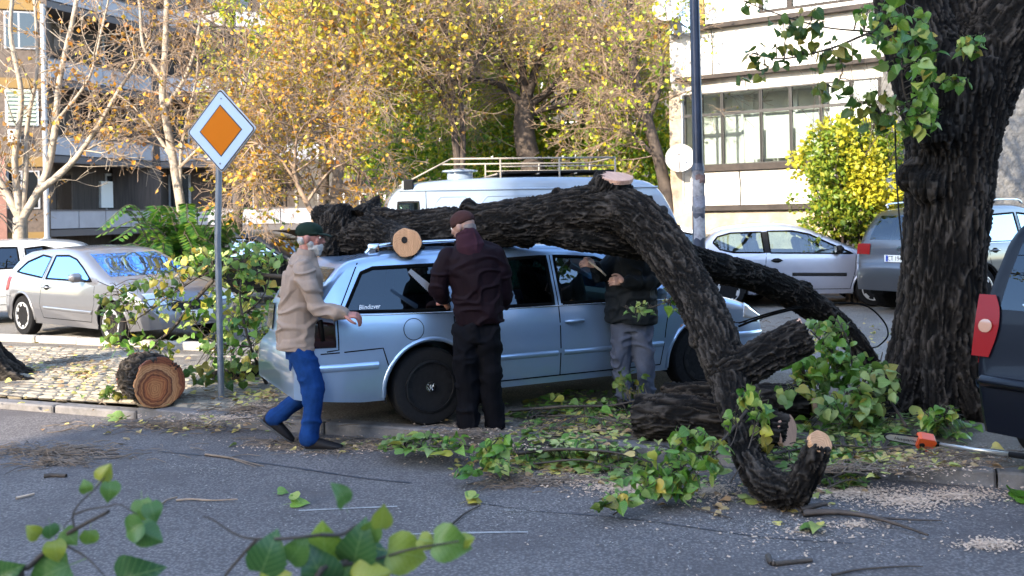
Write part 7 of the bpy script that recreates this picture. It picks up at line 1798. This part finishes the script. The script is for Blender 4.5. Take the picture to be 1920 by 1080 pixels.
# shoots hanging on the standing tree
leafy('leafy_shoots', 'leafy shoots hanging from the upper left limb of the standing tree', 'branch', pt(1690, 100, 7.4),
  [([pt(1720, 60, 7.6), pt(1640, 60, 7.3), pt(1560, 90, 7.2), pt(1470, 110, 7.2), pt(1410, 100, 7.2)], .012, .004), ([pt(1640, 60, 7.3), pt(1540, 50, 7.2), pt(1440, 20, 7.2), pt(1390, 0, 7.2)], .008, .003), ([pt(1700, 60, 7.4), pt(1690, 130, 7.3), pt(1700, 190, 7.3), pt(1720, 235, 7.3)], .010, .004), ([pt(1560, 90, 7.2), pt(1580, 130, 7.2), pt(1560, 175, 7.2)], .006, .003), ([pt(1740, 30, 7.45), pt(1690, 0, 7.3), pt(1660, -60, 7.3)], .012, .01)],
  [(1415, 8, 30, 12, 8, 7.1, 7.3, 'd'), (1500, 38, 60, 26, 30, 7.1, 7.3, 'd'), (1450, 105, 50, 28, 26, 7.1, 7.3, 'd'), (1545, 95, 60, 34, 40, 7.1, 7.3, 'd'), (1410, 145, 24, 10, 6, 7.1, 7.3, 'd'), (1560, 165, 44, 18, 14, 7.1, 7.3, 'd'),
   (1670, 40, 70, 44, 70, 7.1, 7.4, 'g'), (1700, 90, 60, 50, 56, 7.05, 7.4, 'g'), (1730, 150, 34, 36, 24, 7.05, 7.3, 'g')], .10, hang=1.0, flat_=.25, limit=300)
leafy('leafy_shoots', 'leafy shoots growing low on the trunk bulge of the standing tree', 'branch', pt(1690, 210, 7.4),
  [([pt(1740, 180, 7.5), pt(1690, 200, 7.35), pt(1640, 215, 7.3)], .008, .003), ([pt(1740, 180, 7.5), pt(1725, 230, 7.35)], .006, .003), ([pt(1800, 130, 7.5), pt(1825, 90, 7.3)], .006, .003), ([pt(1780, 170, 7.5), pt(1790, 150, 7.35)], .006, .003)],
  [(1640, 205, 50, 36, 44, 7.2, 7.4, 'd'), (1710, 215, 56, 30, 50, 7.2, 7.4, 'g'), (1822, 82, 26, 20, 22, 7.2, 7.35, 'g'), (1790, 150, 30, 12, 14, 7.2, 7.35, 'g')], .095, hang=1.0, flat_=.25)
# branches close to the viewer
def near_branch(name, label, Y, stems, leaves, foot):
    t = thing(name, label, 'branch', (foot.x, foot.y, 0)); out = []
    for k, (pix, r0, r1) in enumerate(stems):
        P = [pt(x, y, Y+.05*math.sin(x*.02)) for x, y in pix]
        if k == 0: P = [foot, P[0].lerp(foot, .4)]+P
        Q, Rr = catmull(P, list(np.linspace(r0*1.5 if k == 0 else r0, r1, len(P))), 6)
        for i in range(len(Q)-1): out.append((Vector(Q[i]), Vector(Q[i+1]), Rr[i], Rr[i+1]))
    limbs_object('stem', out, b_tw, t, thr=.003)
    for px, py, w, ang, tilt, key in leaves:
        q = pt(px, py, Y+random.uniform(-.06, .06)); sz = w*Y/F*.86; d = Vector((math.cos(ang), .25*math.sin(px), math.sin(ang))); n = Vector((tilt, -1, .35))
        put_leaf(t, q-d*sz*.5, sz, d, n, 'n')
    return t
near_branch('near_branch', 'branch tip with round leaves rising into the lower left corner', 2.4,
  [([(40, 1090), (57, 1061), (120, 1005), (203, 959)], .008, .0045), ([(140, 993), (137, 965), (150, 943), (178, 917), (196, 895)], .003, .0015), ([(138, 965), (165, 955), (200, 950), (225, 946), (258, 966)], .003, .0015), ([(122, 1022), (155, 1040), (180, 1062), (200, 1085)], .0035, .002), ([(137, 968), (122, 985), (118, 1000)], .0015, .001)],
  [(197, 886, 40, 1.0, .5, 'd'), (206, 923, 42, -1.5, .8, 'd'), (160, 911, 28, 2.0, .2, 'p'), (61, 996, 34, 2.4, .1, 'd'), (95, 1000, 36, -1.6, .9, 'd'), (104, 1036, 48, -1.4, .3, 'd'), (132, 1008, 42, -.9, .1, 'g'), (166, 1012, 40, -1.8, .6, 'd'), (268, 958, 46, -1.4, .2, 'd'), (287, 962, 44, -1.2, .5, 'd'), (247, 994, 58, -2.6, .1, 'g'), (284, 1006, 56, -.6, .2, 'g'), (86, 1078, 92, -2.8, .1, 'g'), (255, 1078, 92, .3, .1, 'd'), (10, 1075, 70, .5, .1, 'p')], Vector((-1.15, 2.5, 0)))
near_branch('near_branch', 'leafy branch tip in the very front at the bottom edge', 2.2,
  [([(590, 1100), (640, 1060), (690, 1010), (712, 975), (722, 950)], .007, .002), ([(600, 1003), (540, 1009), (480, 1010), (445, 1003), (400, 975), (380, 968)], .004, .002), ([(482, 1011), (455, 1040), (428, 1072), (410, 1100)], .004, .003), ([(600, 1003), (640, 1002), (668, 985)], .005, .004), ([(640, 1060), (700, 1050), (770, 1030), (860, 1015)], .004, .002), ([(655, 1045), (655, 1030)], .003, .003)],
  [(505, 1035, 84, 1.2, .3, 'g'), (560, 1030, 60, .9, .5, 'd'), (608, 1020, 92, 1.6, .1, 'g'), (672, 1020, 88, 1.3, .1, 'g'), (595, 1066, 96, 1.9, .2, 'd'), (706, 1055, 96, -.2, .1, 'd'), (768, 1040, 92, -.3, .2, 'd'), (801, 1018, 40, -.6, .3, 'd'), (848, 1020, 80, -.15, .6, 'g'), (876, 1012, 34, .2, .4, 'd'), (717, 968, 48, 1.4, .6, 'g'), (700, 992, 50, 1.0, .2, 'd'), (640, 925, 52, 1.9, 1.6, 'p'), (698, 1082, 80, .2, .1, 'g'), (520, 1085, 70, .4, .1, 'g'), (640, 1085, 70, 2.9, .1, 'd')], Vector((-.55, 2.0, 0)))

# ---- litter
def scatter(name, n, regions, maker, mt, z=None):
    V = []; Fc = []
    tot = sum(r_[4] for r_ in regions)
    for px, py, rx, ry, w in regions:
        for _ in range(int(n*w/tot)):
            a = random.uniform(0, 2*math.pi); r_ = min(1.9, abs(random.gauss(0, .62))); x, y = px+rx*r_*math.cos(a), py+ry*r_*math.sin(a)
            q = gp(x, y, 0); v_ = (q-KA).dot(KN)
            if v_ > 0: q = gp(x, y, ZS+.02); 
            vv, ff = maker(q); o = len(V); V += vv; Fc += [tuple(i+o for i in f) for f in ff]
    return tag(part(name, np.array([tuple(v) for v in V]), Fc, mt), kind='stuff')
def chip(q, lo=.003, hi=.011):
    a = random.uniform(0, math.pi); L = random.uniform(lo, hi); w = L*random.uniform(.25, .7); d = Vector((math.cos(a), math.sin(a), random.uniform(-.15, .3)))*L; e = Vector((-math.sin(a), math.cos(a), random.uniform(-.3, .3)))*w; q = q+Vector((0, 0, random.uniform(.004, .012)))
    return [q-d-e, q+d-e, q+d+e, q-d+e], [(0, 1, 2, 3)]
m_dust = M('sawdust', (.50, .355, .25), .95, var=.25, vs=30)
m_dust2 = M('grey_chips', (.24, .22, .20), .95, var=.5, vs=30)
scatter('sawdust', 19000, [(620, 838, 150, 12, 2.0), (480, 765, 50, 18, 1), (420, 785, 130, 10, .8), (1180, 915, 90, 18, 2.4), (1060, 900, 130, 14, 1), (1700, 940, 110, 22, 1.6), (1600, 925, 90, 14, 1.6), (1800, 930, 110, 16, 1.2), (1860, 1022, 70, 12, .8), (1500, 1000, 330, 70, .35), (950, 850, 200, 20, .8), (1330, 920, 90, 30, 1), (1760, 870, 120, 22, .9), (880, 810, 120, 14, .5), (1600, 985, 60, 8, .3)], chip, m_dust)
scatter('road_chips', 7000, [(960, 960, 960, 110, 3), (1450, 980, 420, 80, 2.5), (400, 880, 400, 60, 1), (1100, 700, 400, 60, .8), (1500, 640, 160, 40, .8)], lambda q: chip(q, .002, .007), m_dust2)
def twig(q):
    a = random.gauss(0, .5)+random.choice((0, math.pi)); L = random.uniform(.04, .20); r_ = random.uniform(.0018, .005); d = Vector((math.cos(a), math.sin(a), 0)); p = [q+Vector((0, 0, r_+random.uniform(0, .02))), q+d*L*.5+Vector((random.uniform(-.01, .01), random.uniform(-.02, .02), r_+random.uniform(0, .03))), q+d*L+Vector((0, random.uniform(-.03, .03), r_))]
    return tube(p, [r_, r_, r_*.6], 3)
m_tw1 = plain_bark('dead_twig', (.05, .035, .028), (.24, .18, .13))
scatter('twig_litter', 2600, [(120, 850, 140, 16, 1.6), (110, 870, 60, 10, .5), (330, 800, 180, 12, 1.4), (600, 835, 140, 14, 1.6), (130, 680, 180, 24, 1), (470, 770, 80, 16, .8), (1000, 905, 120, 14, .8), (1760, 860, 150, 22, 1), (1100, 800, 150, 26, .8), (880, 815, 120, 10, .6), (1600, 880, 160, 14, .6), (1500, 620, 150, 30, .4), (330, 745, 150, 12, .4)], twig, m_tw1)
dead = leaf_mat('dead_leaves', [(0, (.30, .17, .08)), (.4, (.42, .30, .14)), (.7, (.50, .42, .10)), (1, (.22, .28, .08))], 'island', .7, .2)
def dleaf(q):
    v, f = heart(random.randint(0, 9), random.uniform(-.4, .6), random.uniform(0, .6), 0); s_ = random.uniform(.03, .075); m_ = rot_for((random.gauss(0, 1), random.gauss(0, 1), 0), (random.gauss(0, .25), random.gauss(0, .25), 1))
    return [m_ @ Vector(p)*s_+q+Vector((0, 0, .012)) for p in v], f
scatter('fallen_leaves', 1700, [(150, 700, 250, 60, 1.4), (350, 800, 200, 14, .5), (1100, 800, 160, 40, 1.2), (1700, 860, 160, 26, 1.2), (1560, 640, 160, 40, 1), (640, 838, 150, 10, .4), (1300, 760, 200, 40, 1), (1450, 940, 200, 40, .3), (1040, 880, 200, 26, 1), (500, 740, 120, 30, .7)], dleaf, dead)
greenl = leaf_mat('loose_green_leaves', [(0, (.12, .26, .04)), (.5, (.30, .40, .12)), (1, (.46, .46, .18))], 'island', .5, .3)
scatter('loose_leaves', 900, [(1100, 840, 180, 40, 1.2), (1500, 850, 200, 30, 1.2), (1120, 770, 140, 30, 1), (1650, 800, 140, 40, 1), (1240, 900, 140, 30, .6), (450, 700, 90, 30, .5)], lambda q: (lambda r_: ([v for v in r_[0]], r_[1]))(dleaf(q)), greenl)
# single pieces one can point at
def one_stick(name, label, pix, r0, r1, z=.012, mt=None, cat='twig', forks=()):
    g_ = gp(*pix[0], 0); t = thing(name, label, cat, (g_.x, g_.y, 0)); o_ = []; stick(o_, pix, z, r0, r1)
    for f in forks: stick(o_, f, z+.004, r1*1.1, r1*.5)
    limbs_object('stem', o_, mt or m_tw1, t, thr=.001); return t
one_stick('twig', 'pale bare twig lying on the road right of the round leaved branch tip', [(330, 938), (360, 936), (400, 938), (445, 936)], .008, .004, mt=m_twig)
one_stick('twig', 'short forked grey twig touching the round leaves at lower left', [(296, 950), (312, 938), (332, 932)], .007, .005, mt=m_twig)
one_stick('twig', 'forked brown twig on the road behind the walking man', [(385, 852), (430, 858), (470, 868), (495, 874)], .010, .004, forks=[[(430, 858), (460, 852), (490, 855)], [(440, 862), (470, 872), (480, 876)]])
one_stick('twig', 'long straight dark twig in the litter at the left road edge', [(110, 851), (170, 852), (222, 851)], .009, .006, mt=b_tw)
one_stick('twig', 'pale wood splinter alone on the road at far left', [(30, 934), (64, 926)], .009, .007, mt=m_dust)
one_stick('bark_piece', 'black bark piece alone on the road near the left edge', [(82, 893), (100, 891), (124, 892)], .018, .014, mt=b_tw, cat='bark')
one_stick('bark_piece', 'broken black bark piece on the road at the bottom right', [(1440, 1042), (1448, 1056), (1480, 1054), (1522, 1050)], .016, .010, mt=b_tw, cat='bark')
one_stick('twig', 'thin twig in front of the black bark piece at the bottom right', [(1560, 1078), (1610, 1068), (1690, 1062), (1730, 1062)], .007, .003, mt=b_tw)
one_stick('twig', 'dark twig on the road left of the limb foot', [(1300, 952), (1340, 962), (1372, 972)], .006, .004, mt=b_tw)
one_stick('twig', 'thin twig under the pile of leaves at the kerb', [(905, 880), (935, 895), (962, 912)], .006, .004, mt=b_tw)
one_stick('twig', 'dark twig standing out from the near leaves at bottom centre', [(825, 1000), (850, 980), (872, 962), (900, 948)], .008, .004, mt=b_tw)
one_stick('twig', 'bundle twig lying under the front shoe of the walking man', [(478, 824), (540, 829), (610, 838), (655, 846)], .011, .006, mt=b_tw, forks=[[(500, 828), (560, 838), (600, 842)]])
one_stick('twig', 'dark twig lying by the guide bar of the pole saw', [(1688, 838), (1700, 850), (1712, 862)], .009, .006, z=ZS+.02, mt=b_tw)
def one_leaf(label, px, py, w, key, d, n=(0, -.3, 1), k=1):
    g_ = gp(px, py, .012); t = thing('fallen_leaf', label, 'leaf', (g_.x, g_.y, 0))
    sz = w*g_.y/F
    for i in range(k):
        a = d+i*1.1; put_leaf(t, g_+Vector((i*.02, 0, .01+.012*i)), sz*(1-.15*i), (math.cos(a), math.sin(a), .12*i), Vector(n)+rv(.25), key)
one_leaf('curled green leaf at the left end of the far white road line', 545, 946, 34, 'g', .1, (0, -.9, 1), 3)
one_leaf('pair of light green leaves on the road below the kerb sprig', 876, 942, 34, 'g', .2, (0, -.2, 1), 3)
one_leaf('pale leaf with a grey underside on the open road right of centre', 1530, 992, 42, 'p', 3.0, (0, -.1, 1), 2)
one_leaf('small pale leaf on the road under the limb foot', 1395, 940, 40, 'p', .3, (0, -.1, 1), 2)
one_leaf('bright green leaf at the right edge of the road', 1900, 938, 48, 'g', .2, (0, -.5, 1), 2)
one_leaf('orange leaf lying on the kerb stone right of the stub', 1638, 895, 22, 'd', .5, (0, -.3, 1), 1)
one_leaf('white curled scrap of leaf on the road left of the near leaves', 520, 925, 20, 'p', .2, (.4, -.3, 1), 1)
one_leaf('pale leaf by the kerb below the cut log', 205, 785, 36, 'p', .1, (0, -.3, 1), 2)
# pink piece of cloth-like wood hidden in the left heap
